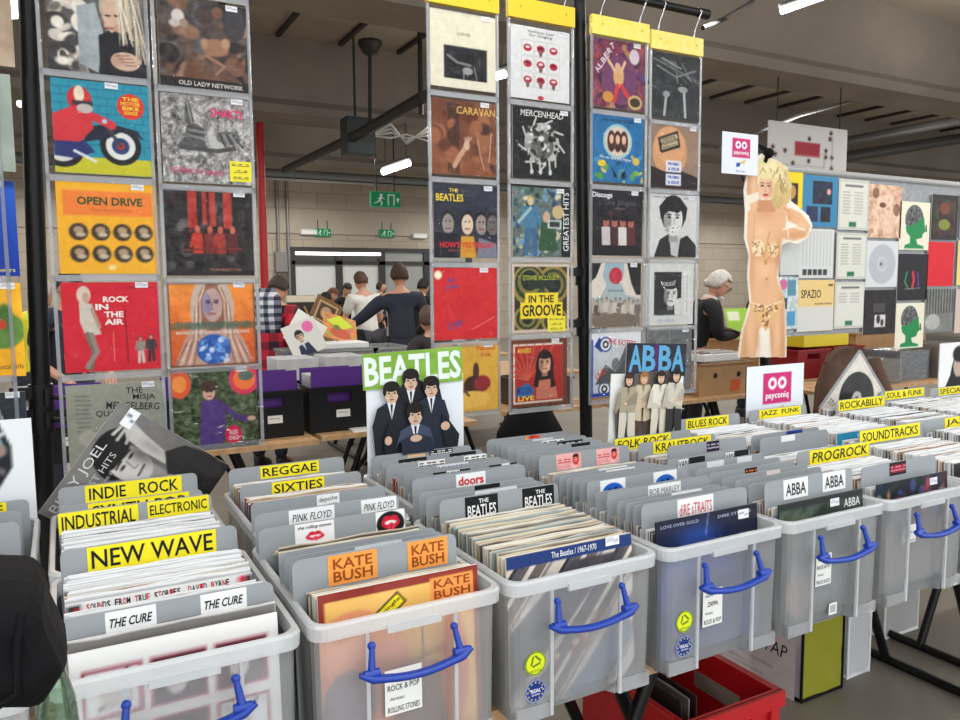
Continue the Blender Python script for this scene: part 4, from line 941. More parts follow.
a.p([(.78, .2), (.88, .1), (.92, .16), (.88, .3), (.84, .52), (.76, .56), (.76, .36)], (186, 182, 178)).l([(.86, .12), (.76, .1)], .024, (190, 186, 182)).l([(.87, .15), (.74, .15)], .024, (182, 178, 174)).l([(.84, .2), (.75, .22)], .022, (176, 172, 168)).soft(.82, .4, .04, .12, (120, 116, 114), .5).p([(.7, .62), (.84, .5), (.96, .6), (1.02, .86), (.9, 1.02)], (42, 40, 41)); a.nz(10, 14, 8)
a.a = np.rot90(a.a).copy()
a.t('BILLY JOEL', .09, .64, .62, .09, (206, 204, 202), ang=math.pi/2, bold=.0).t('GREATEST HITS', .19, .66, .6, .05, (190, 188, 186), ang=math.pi/2, bold=.0).t('VOLUME I & VOLUME II', .26, .7, .4, .022, (180, 178, 176), ang=math.pi/2, bold=0)
a.tx = [(b, x, y, w_, h_, c_, an, bo, it) for b, x, y, w_, h_, c_, an, bo, it in a.tx]
rot = Matrix.Rotation(ang, 4, 'Y')
o = empty('tilted_record', pl, (0, ang, 0), label='grey portrait record tilted on its corner behind the indie rock divider', cat='record')
card('record_print', a, S, S, (S/2, 0, 0), parent=o); st = sticker(o, .045, S-.05, .03, .05)
# ================================================================ hanging displays behind the stall
HV = 3.05
def pole(px_top, py_top, px_bot, V, label, zt, clamps=()):
    p = at(px_bot, 300, V); t = at(px_top, py_top, V); lean = (t.x-p.x)/(t.z-p.z)
    f = lambda z: (p.x+(z-p.z)*lean, V, z)
    o = empty('rack_pole', f(0), label=label, cat='pole')
    q = Vector(f(0)); m = MB(); m.tube([Vector(f(0.02))-q, Vector(f(zt))-q], .031, 12); m.build('tube', BLACKM, o)
    m = MB(); m.tube([(0, 0, 0), (0, 0, .03)], .14, 16); m.build('base_plate', BLACKM, o)
    for z in clamps:
        m = MB(); c = Vector(f(z))-q; m.tube([c-Vector((0, 0, .045)), c+Vector((0, 0, .045))], .04, 12); m.box(c+Vector((-.06, -.01, .02)), (.07, .05, .04)); m.tube([c+Vector((.03, -.02, 0)), c+Vector((.09, -.03, -.01))], .009, 6); m.ball(c+Vector((.095, -.03, -.01)), .017); m.tube([c+Vector((.02, -.04, -.03)), c+Vector((.02, -.04, .03))], .012, 6)
        m.build('clamp', BLACKP, o)
    return o
pole(28, 0, 38, HV+.085, 'black rack pole between the motorcycle record display and the picture edge', 3.25, (1.20, 1.12))
pole(579, 0, 584, HV+.085, 'black rack pole between the lips and the circus record displays', 3.25, (1.37, 1.62))
pole(-70, 0, -60, HV+.07, 'black rack pole past the picture edge', 3.25)
rail_z = at(705, 14, HV).z
def rail(p0, p1, r, label, mt=BLACKM, endcap=True):
    p0, p1 = Vector(p0), Vector(p1); o = empty('hanging_rail', p0, label=label, cat='rail'); m = MB(); m.tube([(0, 0, 0), p1-p0], r, 10); m.build('tube', mt, o)
    if endcap:
        m = MB(); d = (p1-p0).normalized(); m.tube([p1-p0-d*.02, p1-p0+d*.04], r*1.25, 10); m.build('end_cap', BLACKP, o)
    return o
rail((1.3, HV, rail_z), (at(702, 14, HV).x, HV, rail_z), .02, 'black hanging rail with wire hooks above the circus record display')
rail((-.6, HV, 3.1), (.8, HV, 3.1), .02, 'black hanging rail above the motorcycle record display')
HEAD = mat('yellow_header_card', (214, 184, 22), .4)
HEADG = mat('yellow_foil_header', (226, 200, 60), .18, spec=.8, bump=.6, bscale=30)
def curtain(u0, u1, seams, ztop, label, zrail, header=True, foil=False, hooks=True):
    """clear pocket sheet: front and back film, welded seams between the pockets"""
    o = empty('record_display', ((u0+u1)/2, HV, seams[-1]), label=label, cat='hanging display'); zb = seams[-1]; w = u1-u0
    def wav(y0, mt, nm):
        m = MB(); nx, nz = 8, 40; vs = []
        for j in range(nz+1):
            z = (ztop-zb)*j/nz
            for i in range(nx+1):
                x = -w/2+w*i/nx; vs.append((x, y0+.0035*math.sin(j*1.7+i*.9+u0*9)*(1 if y0 < 0 else -1)-(.003 if y0 < 0 else -.003), z))
        m.add(vs, [(j*(nx+1)+i, j*(nx+1)+i+1, (j+1)*(nx+1)+i+1, (j+1)*(nx+1)+i) for j in range(nz) for i in range(nx)], 0, True); return m.build(nm, mt, o)
    wav(-.010, FILM, 'front_film'); wav(.014, FILM, 'back_film')
    for z in seams:
        m = MB(); m.b2(-w/2, w/2, -.004, .004, z-zb-.011, z-zb+.011); m.build('welded_seam', SEAM, o)
    for x in (-w/2+.006, w/2-.006):
        m = MB(); m.b2(x-.006, x+.006, -.004, .004, 0, ztop-zb); m.build('welded_edge', SEAM, o)
    if header:
        m = MB(); m.b2(-w/2, w/2, -.012, .012, ztop-zb-.002, ztop-zb+.085); m.build('header_strip', HEADG if foil else HEAD, o)
    if hooks:
        for x in (-w*.33, w*.36):
            m = MB(); zt_ = ztop-zb+.06; R = zrail-zb
            m.tube([(x, -.016, zt_-.01), (x, .0, zt_-.025), (x, .016, zt_), (x+.012, .01, (zt_+R)/2), (x+.02, -.026, R), (x+.012, 0, R+.028), (x, .026, R-.005)], .0028, 6); m.build('wire_hook', CHROME, o)
    return o
def zs(xm, ys): return [at(xm, y, HV).z for y in ys]
def ucol(xl, xr, y): return at(xl, y, HV).x, at(xr, y, HV).x
CURT = {}
def setcol(k, xl, xr, y, xm, seams, ytop, label, zr, **kw):
    u0, u1 = ucol(xl, xr, y); s = zs(xm, seams); CURT[k] = (u0, u1, xm); curtain(u0, u1, s, zs(xm, [ytop])[0], label, zr, **kw)
setcol('L0', -110, 17, 380, -40, [62, 176, 279, 381, 500], -60, 'clear pocket display cut by the picture edge, holding the blue and yellow records', 3.1)
setcol('L1', 58, 165, 380, 105, [-20, 78, 180, 278, 376, 479], -110, 'clear pocket display holding the motorcycle and the red records', 3.1)
setcol('L2', 168, 262, 380, 210, [-3, 93, 189, 281, 369, 447], -8, 'clear pocket display holding the garden and the orange records', 3.1)
setcol('M1', 429, 499, 200, 464, [96, 181, 265, 344, 414], 8, 'clear pocket display with the plain red record, beneath a yellow header', rail_z)
setcol('M2', 508, 573, 200, 541, [105, 183, 260, 336, 409], 22, 'clear pocket display with the rows of lips, beneath a yellow header', rail_z)
setcol('R1', 590, 646, 200, 618, [114, 188, 260, 330, 400], 38, 'clear pocket display with the circus record, beneath yellow foil', rail_z, foil=True)
setcol('R2', 648, 699, 200, 674, [124, 192, 261, 328, 392], 52, 'clear pocket display with the black and white grin, beneath yellow foil', rail_z, foil=True)

def hang(k, x0, x1, y0, y1, art, label, st=(.1, .3), edge=(210, 210, 208), yellow=None, size=None):
    xm = (x0+x1)/2; ym = (y0+y1)/2; p = at(xm, ym, HV); zb = at(xm, y1, HV).z; zt = at(xm, y0, HV).z
    s = size or .315; zb = (zb+zt)/2-s/2
    if art.n >= 48: art.nz(9, 22, int(x0)+int(y0))
    o = card('record_cover', art, s, s, (p.x, HV-.0015, zb), edge=edge); tag(o, label, 'record', None)
    if st: sticker(o, st[0], s-.022 if len(st) < 2 else s-.02-st[1]*0, .042, .02)
    if yellow: sticker(o, yellow[0], yellow[1], yellow[2], yellow[3], yellow=True, lines=yellow[4])
    return o
SK, HB, HBL = (222, 178, 148), (60, 40, 30), (196, 168, 110)
A_ = Art
# ---- display at the picture edge
hang('L0', -100, 9, -40, 60, A_((170, 150, 128), 24).nz(30, 5, 2), 'tan record at the picture edge, top of its display', None)
hang('L0', -98, 10, 66, 172, A_((150, 160, 150), 24).nz(20, 5, 3), 'grey green record at the picture edge above the blue one', None)
a = A_((20, 62, 160), 32).grad((40, 92, 190), (16, 50, 150)); a.r(0, 0, 1, .06, (14, 34, 96)).t('SPIRITS', .86, .94, .2, .03, (230, 220, 120)); hang('L0', -94, 16, 180, 275, a, 'bright blue record at the picture edge', (.1, .3))
a = A_((238, 176, 36), 48).e(.8, .5, .22, .2, (92, 132, 56)).nz(14, 8, 5).e(.84, .36, .07, .14, (70, 110, 44)).e(.8, .44, .05, .05, (196, 60, 40)); a.t('vocal girls', .86, .9, .24, .07, (60, 44, 20), bold=0)
hang('L0', -88, 24, 283, 379, a, 'yellow record with a green bush at the picture edge', (.12, .3))
a = A_((46, 54, 64), 48); a.p([(.5, .1), (.78, .2), (.9, .5), (.9, 1), (.5, 1)], (24, 28, 34)).l([(.74, .2), (.84, .5), (.86, .8)], .03, (190, 196, 200)).l([(.6, .5), (.9, .56)], .03, (150, 156, 160)).l([(.7, .7), (.9, .8)], .03, (130, 130, 134))
hang('L0', -84, 31, 386, 496, a, 'dark slate record at the picture edge', (.12, .3))
# white card in front of it, at the back of tub Z
pz = at(31, 418, 2.195); o = empty('display_card', (pz.x-.165, 2.195, BOT), label='white card with a dark guitar-like figure in front of the slate record', cat='display card')
hh = pz.z-BOT; a = A_((228, 231, 234), 64, hh/.33); a.p([(.3, .0), (.78, .0), (.86, .12), (.86, .22), (.72, .36), (.74, .6), (.5, .62)], (32, 36, 42)).l([(.74, .0), (.8, .12)], .025, (120, 160, 170)).e(.78, .14, .05, .03, (150, 130, 120)).l([(.7, .1), (.82, .06)], .02, (200, 204, 206)).l([(.7, .2), (.8, .24)], .03, (110, 100, 100))
card('card_print', a, .33, hh, (0, 0, 0), parent=o)
# ---- L1
def strands(a, x0, y0, x1, y1, n, dx, cols, w, seed):
    rg = random.Random(seed)
    for k in range(n):
        t = rg.uniform(-dx, dx); u = rg.uniform(-dx, dx); a.l([(x0+t, y0+rg.uniform(-.02, .02)), ((x0+x1)/2+(t+u)/2, (y0+y1)/2), (x1+u, y1+rg.uniform(-.04, .04))], w, rg.choice(cols), k=rg.uniform(.5, 1))
    return a
def blobs(a, n, box, r0, r1, cols, seed, k=.8):
    rg = random.Random(seed)
    for q in range(n): a.e(rg.uniform(box[0], box[2]), rg.uniform(box[1], box[3]), rg.uniform(r0, r1), rg.uniform(r0, r1), rg.choice(cols), rg.uniform(0, 3), k*rg.uniform(.5, 1))
    return a
a = A_((86, 84, 86), 96).grad((110, 108, 108), (52, 50, 50)); blobs(a, 26, (0, .25, .4, .95), .03, .12, ((206, 196, 186), (120, 112, 106), (60, 56, 56), (226, 218, 206)), 3, .7); a.p([(.3, .3), (.48, .24), (.55, .55), (.48, .98), (.3, .9)], (160, 168, 172)).nz(22, 9, 4).p([(.5, .58), (.64, .5), (.86, .56), (1, .7), (1, 1), (.5, 1)], (30, 29, 33))  # pale blobs at left paint bright reflections into the print
a.e(.72, .26, .2, .26, (180, 168, 148)).p([(.56, .22), (.64, .16), (.72, .22), (.74, .42), (.64, .54), (.56, .48)], (206, 172, 150)).e(.6, .36, .03, .012, (60, 50, 46)).e(.69, .35, .03, .012, (60, 50, 46)).l([(.55, .34), (.53, .42), (.57, .44)], .012, (160, 120, 104)).l([(.58, .49), (.66, .49)], .02, (150, 90, 84)).e(.7, .48, .05, .05, (190, 150, 130), k=.5)
strands(a, .72, .05, .78, .62, 22, .07, ((226, 216, 196), (196, 180, 150), (120, 106, 90), (240, 232, 214)), .012, 2); strands(a, .84, .08, .93, .8, 22, .07, ((214, 204, 184), (150, 134, 112), (100, 88, 76), (232, 222, 204)), .012, 5)
a.e(.76, .83, .15, .1, (206, 174, 152)).e(.68, .82, .06, .07, (190, 152, 132)); [a.l([(.66+.03*q, .78+.03*q), (.8+.02*q, .76+.035*q)], .012, (140, 104, 90)) for q in range(4)]
hang('L1', 47, 149, -20, 75, a, 'record showing a long-haired blonde figure resting on her hands', None)
a = A_((40, 142, 166), 96)
for j in range(9): a.l([(0, j*.085), (1, j*.085)], .008, (24, 104, 128)); [a.l([((i+.5*(j % 2))*.18, j*.085), ((i+.5*(j % 2))*.18, (j+1)*.085)], .008, (24, 104, 128)) for i in range(7)]
a.r(0, .82, 1, 1, (196, 190, 40)).e(.66, .68, .21, .21, (28, 28, 34)).e(.66, .68, .15, .15, (224, 224, 220)).e(.66, .68, .09, .09, (40, 60, 110)).e(.66, .68, .04, .04, (190, 40, 44)).e(.08, .78, .2, .16, (28, 28, 34)).e(.08, .78, .13, .1, (210, 210, 206)).p([(.0, .62), (.3, .64), (.4, .76), (.2, .84), (0, .82)], (40, 48, 110)).p([(.3, .5), (.56, .44), (.84, .5), (.9, .6), (.7, .5), (.55, .6), (.3, .66)], (34, 38, 56)).l([(.52, .46), (.66, .68)], .04, (60, 62, 70))
a.p([(0, .38), (.2, .28), (.36, .36), (.4, .5), (.26, .66), (0, .66)], (206, 52, 60)).l([(.34, .36), (.5, .42), (.58, .46)], .09, (206, 52, 60)).e(.27, .2, .12, .13, (200, 44, 52)).e(.27, .15, .05, .09, (232, 216, 186)).r(.2, .22, .4, .27, (60, 50, 54)).e(.32, .3, .08, .05, (190, 180, 174)).e(.51, .42, .025, .025, (190, 200, 230)).l([(.2, .76), (.4, .86)], .03, (220, 220, 220))
a.e(.78, .24, .14, .14, (216, 56, 36)); [a.t(s_, .78, .16+.05*i, .2-.03*abs(i-1), .04, (240, 214, 60), bold=.04) for i, s_ in enumerate(('THE', 'MOTOR', 'BIKE', 'SONGS'))]
hang('L1', 53, 155, 80, 177, a, 'record with a red-jacketed motorcyclist before a blue brick wall', (.03, .3))
a = A_((240, 176, 40), 64).r(.06, .09, .96, .36, (236, 128, 52)); a.t('OPEN DRIVE', .53, .2, .66, .09, (50, 84, 44), bold=.06).t('MUSIC FROM THE ROAD', .55, .3, .42, .03, (190, 90, 40), bold=0)
for j in range(2):
    for i in range(4): a.e(.2+.22*i, .54+.24*j, .095, .095, (60, 48, 40)).e(.2+.22*i, .52+.24*j, .05, .04, (176, 150, 120)).e(.22+.22*i, .57+.24*j, .05, .025, (200, 184, 160))
a.e(.52, .93, .04, .03, (240, 220, 150))
hang('L1', 57, 160, 183, 274, a, 'yellow record with eight dark roundels under an orange title box', (.1, .3))
a = A_((210, 32, 52), 96); a.nz(8, 5, 3); a.e(.22, .14, .07, .1, (214, 200, 180)).e(.24, .17, .035, .06, (190, 160, 140)).p([(.17, .22), (.3, .24), (.34, .46), (.38, .58), (.22, .6), (.17, .44)], (206, 200, 186)).l([(.24, .58), (.3, .78), (.25, .96)], .06, (120, 108, 100)).l([(.28, .58), (.33, .78), (.22, .94)], .05, (150, 136, 126)).l([(.3, .3), (.36, .5)], .04, (180, 150, 130))
[a.t(s_, .39+.115*len(s_)/4-.02+ (.06 if len(s_) > 2 else -.03), .19+.085*i, .066*len(s_), .066, (240, 236, 228), bold=.07) for i, s_ in enumerate(('ROCK', 'IN', 'THE', 'AIR'))]
a.l([(.5, .56), (.5, .88)], .012, (230, 110, 110)).l([(.63, .3), (.64, .9)], .014, (120, 16, 34)).fig(.78, .62, .3, (150, 140, 128), (200, 196, 186), (200, 170, 150), (50, 40, 36)).fig(.89, .6, .31, (60, 54, 56), (50, 46, 48), (200, 170, 150), (50, 40, 36)).t('STEREO SOUND', .8, .06, .3, .025, (110, 16, 30), bold=0)
hang('L1', 61, 165, 281, 372, a, 'red record with a blonde woman in a short pale coat standing', (.1, .3))
a = A_((154, 156, 142), 72); a.nz(8, 4, 3); a.t('THE', .7, .09, .18, .07, (40, 42, 40), bold=.02).t('MISJA', .8, .18, .24, .08, (40, 42, 40), ang=-.06, bold=.02).t('MENGELBERG', .68, .27, .56, .085, (40, 42, 40), ang=-.1, bold=.02).t('QUARTET', .5, .35, .42, .08, (40, 42, 40), ang=-.06, bold=.02)
for i in range(9): a.l([(.1, .12+.05*i), (.22+.02*(i % 3), .13+.05*i)], .01, (96, 98, 92))
a.l([(.78, .5), (.9, .48), (.98, .56)], .02, (70, 70, 66)).e(.86, .6, .14, .1, (120, 120, 110)).e(.2, .6, .09, .09, (176, 172, 160))
hang('L1', 66, 168, 379, 474, a, 'grey green record with slanted dark capitals, bottom of its display', (.11, .3))
# ---- L2
a = A_((84, 60, 50), 80).grad((70, 66, 66), (104, 70, 54)); blobs(a, 40, (0, 0, 1, .85), .03, .16, ((140, 104, 84), (60, 50, 50), (110, 76, 58), (86, 84, 88), (40, 34, 34)), 8, .6); a.nz(30, 9, 4).e(.22, .2, .07, .08, (206, 198, 190)).e(.28, .27, .05, .05, (150, 130, 120)).e(.18, .28, .06, .04, (186, 176, 170)).e(.5, .15, .1, .1, (70, 56, 52)).e(.62, .5, .16, .1, (150, 110, 84), k=.7).e(.74, .44, .05, .06, (176, 136, 110)).e(.5, .46, .04, .05, (170, 130, 106)).e(.85, .2, .12, .2, (60, 58, 62)).l([(.5, .6), (.72, .7), (.62, .8)], .03, (150, 110, 90)).r(0, .87, 1, 1, (36, 30, 30)); a.t('OLD LADY NETWORK', .56, .93, .72, .05, (206, 200, 192), bold=.03)
hang('L2', 161, 248, 0, 93, a, 'brown record with a dim interior scene, top of its display', (.1, .3))
a = A_((150, 148, 146), 96); a.nz(90, 24, 7).nz(46, 9, 2).p([(.27, .05), (.31, .06), (.36, .3), (.3, .36), (.25, .3)], (84, 82, 82)).l([(.29, .08), (.33, .32)], .02, (140, 138, 138)).e(.36, .42, .1, .1, (96, 94, 94)); [a.l([(.28+.01*q, .36+.035*q), (.46, .38+.035*q)], .022, (130, 128, 128) if q % 2 else (64, 62, 62)) for q in range(5)]; a.p([(.24, .48), (.46, .5), (.52, .62), (.16, .6)], (88, 86, 86)).nz(20, 20, 5).p([(.5, .45), (.62, .44), (.7, .62), (.54, .6)], (186, 184, 182)).e(.74, .46, .14, .08, (100, 98, 98)); [a.l([(.64+.04*q, .42), (.7+.05*q, .56)], .02, (140, 138, 138) if q % 2 else (60, 58, 58)) for q in range(5)]; a.l([(.2, .6), (.6, .62), (.8, .58)], .05, (76, 74, 74)); a.t('SHAKTI', .72, .18, .36, .1, (222, 44, 110), ang=-.03, bold=.04).t('SCIENCE FOREST', .38, .87, .62, .06, (206, 60, 120), ang=-.05, bold=.02)
hang('L2', 163, 252, 92, 188, a, 'grey mottled record with pink lettering and a yellow price note', (.11, .3), yellow=(.115, .012, .08, .075, '=-=-=\n-=-=\n==-='))
a = A_((42, 38, 40), 96); blobs(a, 30, (0, .1, 1, .9), .02, .1, ((70, 64, 66), (26, 24, 26), (90, 84, 84), (56, 40, 40)), 9, .6); a.nz(22, 12, 4); [a.r(x0, 0, x0+w_, h_, (196, 60, 48), k=.85) for x0, w_, h_ in ((.26, .1, .5), (.42, .05, .4), (.5, .07, .42), (.66, .1, .46))]; a.nz(24, 9, 5, (0, 0, 1, .55)).r(.2, .44, .86, .74, (54, 30, 30), k=.7); [a.p([(x_-.05, .5), (x_+.05, .5), (x_+.06, .74), (x_-.06, .74)], c_).e(x_, .46, .03, .045, (196, 104, 84)).l([(x_-.05, .52), (x_-.08, .66)], .03, c_) for x_, c_ in ((.36, (190, 60, 48)), (.5, (120, 44, 40)), (.62, (160, 54, 46)), (.76, (90, 40, 38)))]; a.l([(.2, .7), (.86, .68)], .02, (120, 50, 44)).nz(20, 16, 8); a.t('THE RUNNING MAN', .66, .93, .36, .035, (176, 120, 90), bold=0)
hang('L2', 166, 254, 190, 276, a, 'near black record with red vertical streaks and red figures', (.11, .3))
a = A_((232, 120, 44), 96).grad((240, 150, 60), (206, 84, 40)); a.nz(20, 5, 2).e(.5, .32, .25, .42, (196, 176, 160)).p([(.3, .4), (.7, .4), (.9, .8), (.95, 1), (.05, 1), (.12, .8)], (190, 150, 132)).e(.5, .3, .17, .3, (150, 100, 80)).e(.5, .27, .115, .2, (186, 156, 150)).e(.44, .26, .05, .14, (140, 130, 160), k=.7); [a.l([(.27+.03*q, .7-.02*q), (.3+.02*q, .3-.03*q), (.42, .05)], .012, (226, 208, 190) if q % 2 else (150, 116, 100)) for q in range(4)]; [a.l([(.73-.03*q, .7-.02*q), (.7-.02*q, .3-.03*q), (.58, .05)], .012, (226, 208, 190) if q % 2 else (150, 116, 100)) for q in range(4)]; a.e(.455, .24, .025, .012, (50, 50, 60)).e(.545, .24, .025, .012, (50, 50, 60)).l([(.43, .215), (.48, .215)], .012, (80, 60, 60)).l([(.52, .215), (.57, .215)], .012, (80, 60, 60)).l([(.5, .24), (.49, .32), (.515, .325)], .012, (120, 96, 104)).l([(.465, .375), (.535, .375)], .018, (160, 70, 70)).r(0, .48, 1, .56, (60, 90, 80), k=.55).e(.5, .8, .2, .18, (40, 90, 170)); blobs(a, 30, (.34, .66, .66, .96), .015, .05, ((120, 170, 226), (30, 70, 150), (70, 120, 200), (200, 214, 236)), 6); [a.l([(.06+.05*q, 1), (.2+.03*q, .7)], .014, (220, 190, 176) if q % 2 else (130, 90, 80)) for q in range(5)]; [a.l([(.94-.05*q, 1), (.8-.03*q, .7)], .014, (220, 190, 176) if q % 2 else (130, 90, 80)) for q in range(5)]; a.nz(14, 16, 6)
a.t('THE ART OF LOVE', .5, .5, .86, .07, (70, 110, 92), bold=.03).t('REMIXED BY TOM & SPOON / MARC ANDREWS', .5, .595, .84, .035, (236, 230, 220), bold=.01).r(0, 0, .02, 1, (110, 70, 50)).r(.98, 0, 1, 1, (110, 70, 50)).r(0, .98, 1, 1, (110, 70, 50)).r(0, 0, 1, .02, (110, 70, 50))
hang('L2', 172, 254, 283, 365, a, 'orange record with a veiled figure holding a blue flower', (.1, .3))
a = A_((70, 84, 56), 96); a.nz(70, 30, 4).nz(30, 10, 3).e(.1, .18, .13, .17, (226, 90, 50)).e(.1, .18, .08, .1, (240, 150, 70)).e(.85, .16, .18, .19, (222, 60, 90)).e(.85, .16, .13, .13, (240, 120, 60)).e(.87, .12, .09, .06, (90, 110, 100)).p([(.34, .4), (.46, .36), (.58, .42), (.62, .6), (.58, .96), (.3, .96)], (84, 60, 128)).l([(.56, .44), (.74, .62), (.88, .66)], .07, (76, 54, 116)).e(.92, .65, .05, .03, (214, 170, 150)).e(.43, .3, .07, .09, (216, 172, 152)).e(.43, .22, .1, .07, (64, 44, 34)).e(.7, .84, .1, .12, (214, 40, 80)); a.e(.41, .29, .012, .01, (40, 30, 30)).e(.46, .29, .012, .01, (40, 30, 30)).l([(.41, .345), (.46, .345)], .014, (150, 50, 60)); a.t('ALEX\nCHILD', .7, .84, .12, .12, (240, 220, 226), bold=.04)
hang('L2', 174, 257, 372, 445, a, 'green garden record with a purple-clad figure and two glowing discs', (.1, .3))
# ---- M1
a = A_((222, 216, 194), 80); a.nz(5, 5, 2).r(.2, .45, .86, .88, (30, 30, 34)).nz(26, 14, 8, (.2, .45, .86, .88)).l([(.26, .58), (.4, .66), (.6, .68)], .03, (130, 128, 130)).e(.56, .76, .08, .05, (150, 146, 146)).l([(.5, .76), (.5, .86)], .02, (140, 138, 138)).l([(.66, .7), (.7, .86)], .02, (120, 118, 118)); a.t('LUXOR', .5, .28, .2, .04, (90, 86, 78), bold=0)
hang('M1', 429, 498, 10, 92, a, 'cream record with a small dark night picture', (.11, .3))
a = A_((120, 70, 46), 80).grad((110, 64, 44), (134, 78, 50)); a.nz(30, 5, 3).r(.24, .04, .42, 1, (56, 36, 30), k=.7).e(.8, .4, .12, .3, (150, 96, 64), k=.6); blobs(a, 14, (0, .3, 1, 1), .05, .14, ((96, 56, 40), (150, 92, 62), (70, 44, 36)), 4, .5); a.l([(.34, .88), (.44, .72), (.52, .62)], .07, (190, 150, 120)).e(.53, .6, .05, .06, (206, 170, 144)); [a.l([(.53, .58), (.5+.035*q, .48+.01*abs(q-2))], .018, (206, 172, 146)) for q in range(4)]; a.l([(.7, .5), (.74, .7), (.8, .9)], .012, (200, 168, 146)).l([(.92, .4), (.88, .8)], .01, (220, 196, 176)); a.t('CARAVAN', .68, .13, .6, .1, (222, 180, 90), bold=.01)
hang('M1', 431, 498, 99, 177, a, 'brown record with a raised hand and golden title', (.1, .3))
a = A_((44, 48, 62), 80); a.nz(16, 6, 3)
for x_, c in ((.22, (150, 140, 134)), (.52, (220, 196, 172)), (.74, (150, 136, 130)), (.92, (104, 96, 96))): a.e(x_, .52, .11, .17, (30, 28, 30)); a.e(x_, .54, .09, .14, c).e(x_-.03, .5, .014, .01, (30, 26, 26)).e(x_+.03, .5, .014, .01, (30, 26, 26)).l([(x_-.035, .6), (x_+.035, .6)], .016, (110, 60, 60))
a.p([(.42, .7), (.62, .7), (.66, 1), (.4, 1)], (206, 150, 40)).p([(.7, .72), (.98, .8), (1, 1), (.66, 1)], (120, 124, 140)).r(0, .66, .36, 1, (26, 28, 36)); a.t('THE', .31, .08, .14, .05, (236, 206, 60), bold=.03).t('BEATLES', .25, .18, .42, .1, (236, 206, 60), bold=.04).t("HOW'S YESTERDAY", .52, .82, .86, .08, (214, 46, 54), bold=.05).t('LIVE IN THE CELLAR OF THE CITY', .52, .9, .6, .03, (190, 80, 80), bold=0)
hang('M1', 433, 499, 182, 261, a, 'dark record with four bald faces and a yellow title', (.11, .3))
a = A_((206, 40, 44), 64); a.nz(10, 6, 2).l([(.6, .86), (.95, .7)], .008, (236, 160, 160)).l([(.2, .5), (.3, .7)], .008, (220, 90, 90)); a.t('sir\njoan', .28, .22, .2, .17, (60, 70, 140), ang=.1, bold=.04).t('LIVE', .33, .79, .22, .09, (60, 80, 150), ang=.2, bold=.03)
a.e(.07, .1, .06, .06, (232, 220, 180)).e(.07, .1, .04, .04, (240, 236, 210))
hang('M1', 432, 500, 266, 341, a, 'plain red record with small blue lettering', (.09, .3))
a = A_((222, 174, 66), 80); a.nz(10, 5, 3).l([(.28, 0), (.36, .16), (.2, .3), (.3, .42), (.22, .6)], .07, (104, 62, 40)).e(.24, .22, .12, .1, (130, 84, 50)).e(.6, .6, .18, .14, (70, 44, 36)).e(.72, .58, .14, .12, (150, 40, 44), k=.6).e(.62, .4, .05, .12, (80, 50, 40)).l([(.4, .6), (.3, .5)], .05, (206, 110, 60)).e(.55, .8, .3, .12, (236, 190, 90)).l([(.3, .8), (.42, .66), (.5, .74)], .04, (110, 70, 50)); a.t('Peaceful\nFolk', .78, .12, .3, .16, (206, 80, 40), bold=.03)
hang('M1', 436, 501, 346, 411, a, 'ochre record with brown flower forms', (.1, .3))
# ---- M2
a = A_((214, 214, 214), 96); a.nz(5, 5, 1)
for j in range(3):
    for i in range(3):
        x_, y_ = .28+.22*i, .29+.22*j; a.l([(x_-.1, y_-.1), (x_+.1, y_-.1), (x_+.1, y_+.1), (x_-.1, y_+.1), (x_-.1, y_-.1)], .006, (170, 170, 172)).e(x_, y_, .07, .05, (170, 30, 50)).e(x_, y_-.01, .04, .016, (90, 20, 34) if (i+j) % 2 else (232, 224, 220))
        if j == 2 or i == 1: a.e(x_, y_+.06, .03, .05, (120, 84, 80))
a.e(.5, .97, .05, .03, (180, 40, 56)); a.t('Various Lips\nfor Singing', .5, .09, .46, .1, (70, 70, 74), bold=0)
hang('M2', 508, 573, 26, 103, a, 'pale record with rows of red lips', (.12, .3))
a = A_((26, 28, 28), 96); a.nz(14, 8, 2).e(.5, .5, .3, .3, (176, 176, 172)).e(.5, .52, .2, .2, (96, 96, 94)); blobs(a, 60, (.24, .24, .76, .78), .015, .06, ((214, 214, 210), (40, 42, 42), (150, 150, 146), (24, 24, 24)), 7); [a.l([(.5+.3*math.cos(t_), .5+.3*math.sin(t_)), (.5+.4*math.cos(t_+.25), .5+.38*math.sin(t_+.25))], .03, (190, 190, 186)) for t_ in [q*.7 for q in range(9)]]; [a.l([(x_, .72), (x_+.02, .9)], .03, (186, 186, 182)).e(x_+.02, .9, .03, .04, (200, 200, 196)) for x_ in (.3, .45, .62)]; a.nz(20, 20, 3)
a.t('MERCENHEAD', .5, .08, .74, .09, (206, 206, 202), bold=.03, it=.1)
hang('M2', 510, 574, 108, 180, a, 'black record with a white tangled ring emblem', (.12, .3))
a = A_((96, 110, 106), 96); blobs(a, 90, (0, 0, .86, 1), .02, .07, ((60, 90, 84), (150, 160, 140), (40, 60, 56), (110, 150, 170), (196, 190, 160), (50, 70, 100)), 5, .8); a.nz(30, 16, 4).r(.84, 0, 1, 1, (26, 30, 32)).fig(.3, .12, .84, (70, 120, 150), (60, 100, 140), (206, 186, 160), (190, 170, 90), 1.1).p([(.48, .5), (.72, .48), (.76, .92), (.44, .9)], (50, 84, 56)).e(.58, .42, .06, .08, (196, 166, 140)).e(.78, .34, .1, .1, (196, 170, 120)).r(.6, .46, .84, .58, (196, 200, 196)).r(.63, .48, .81, .56, (50, 54, 56)); a.l([(.3, .3), (.1, .5)], .05, (150, 180, 190)); a.t('GREATEST HITS', .92, .48, .86, .1, (226, 228, 226), ang=math.pi/2, bold=.01)
hang('M2', 511, 573, 187, 258, a, 'blue green comic drawn record with white vertical title', (.1, .3))
a = A_((56, 48, 36), 96); 
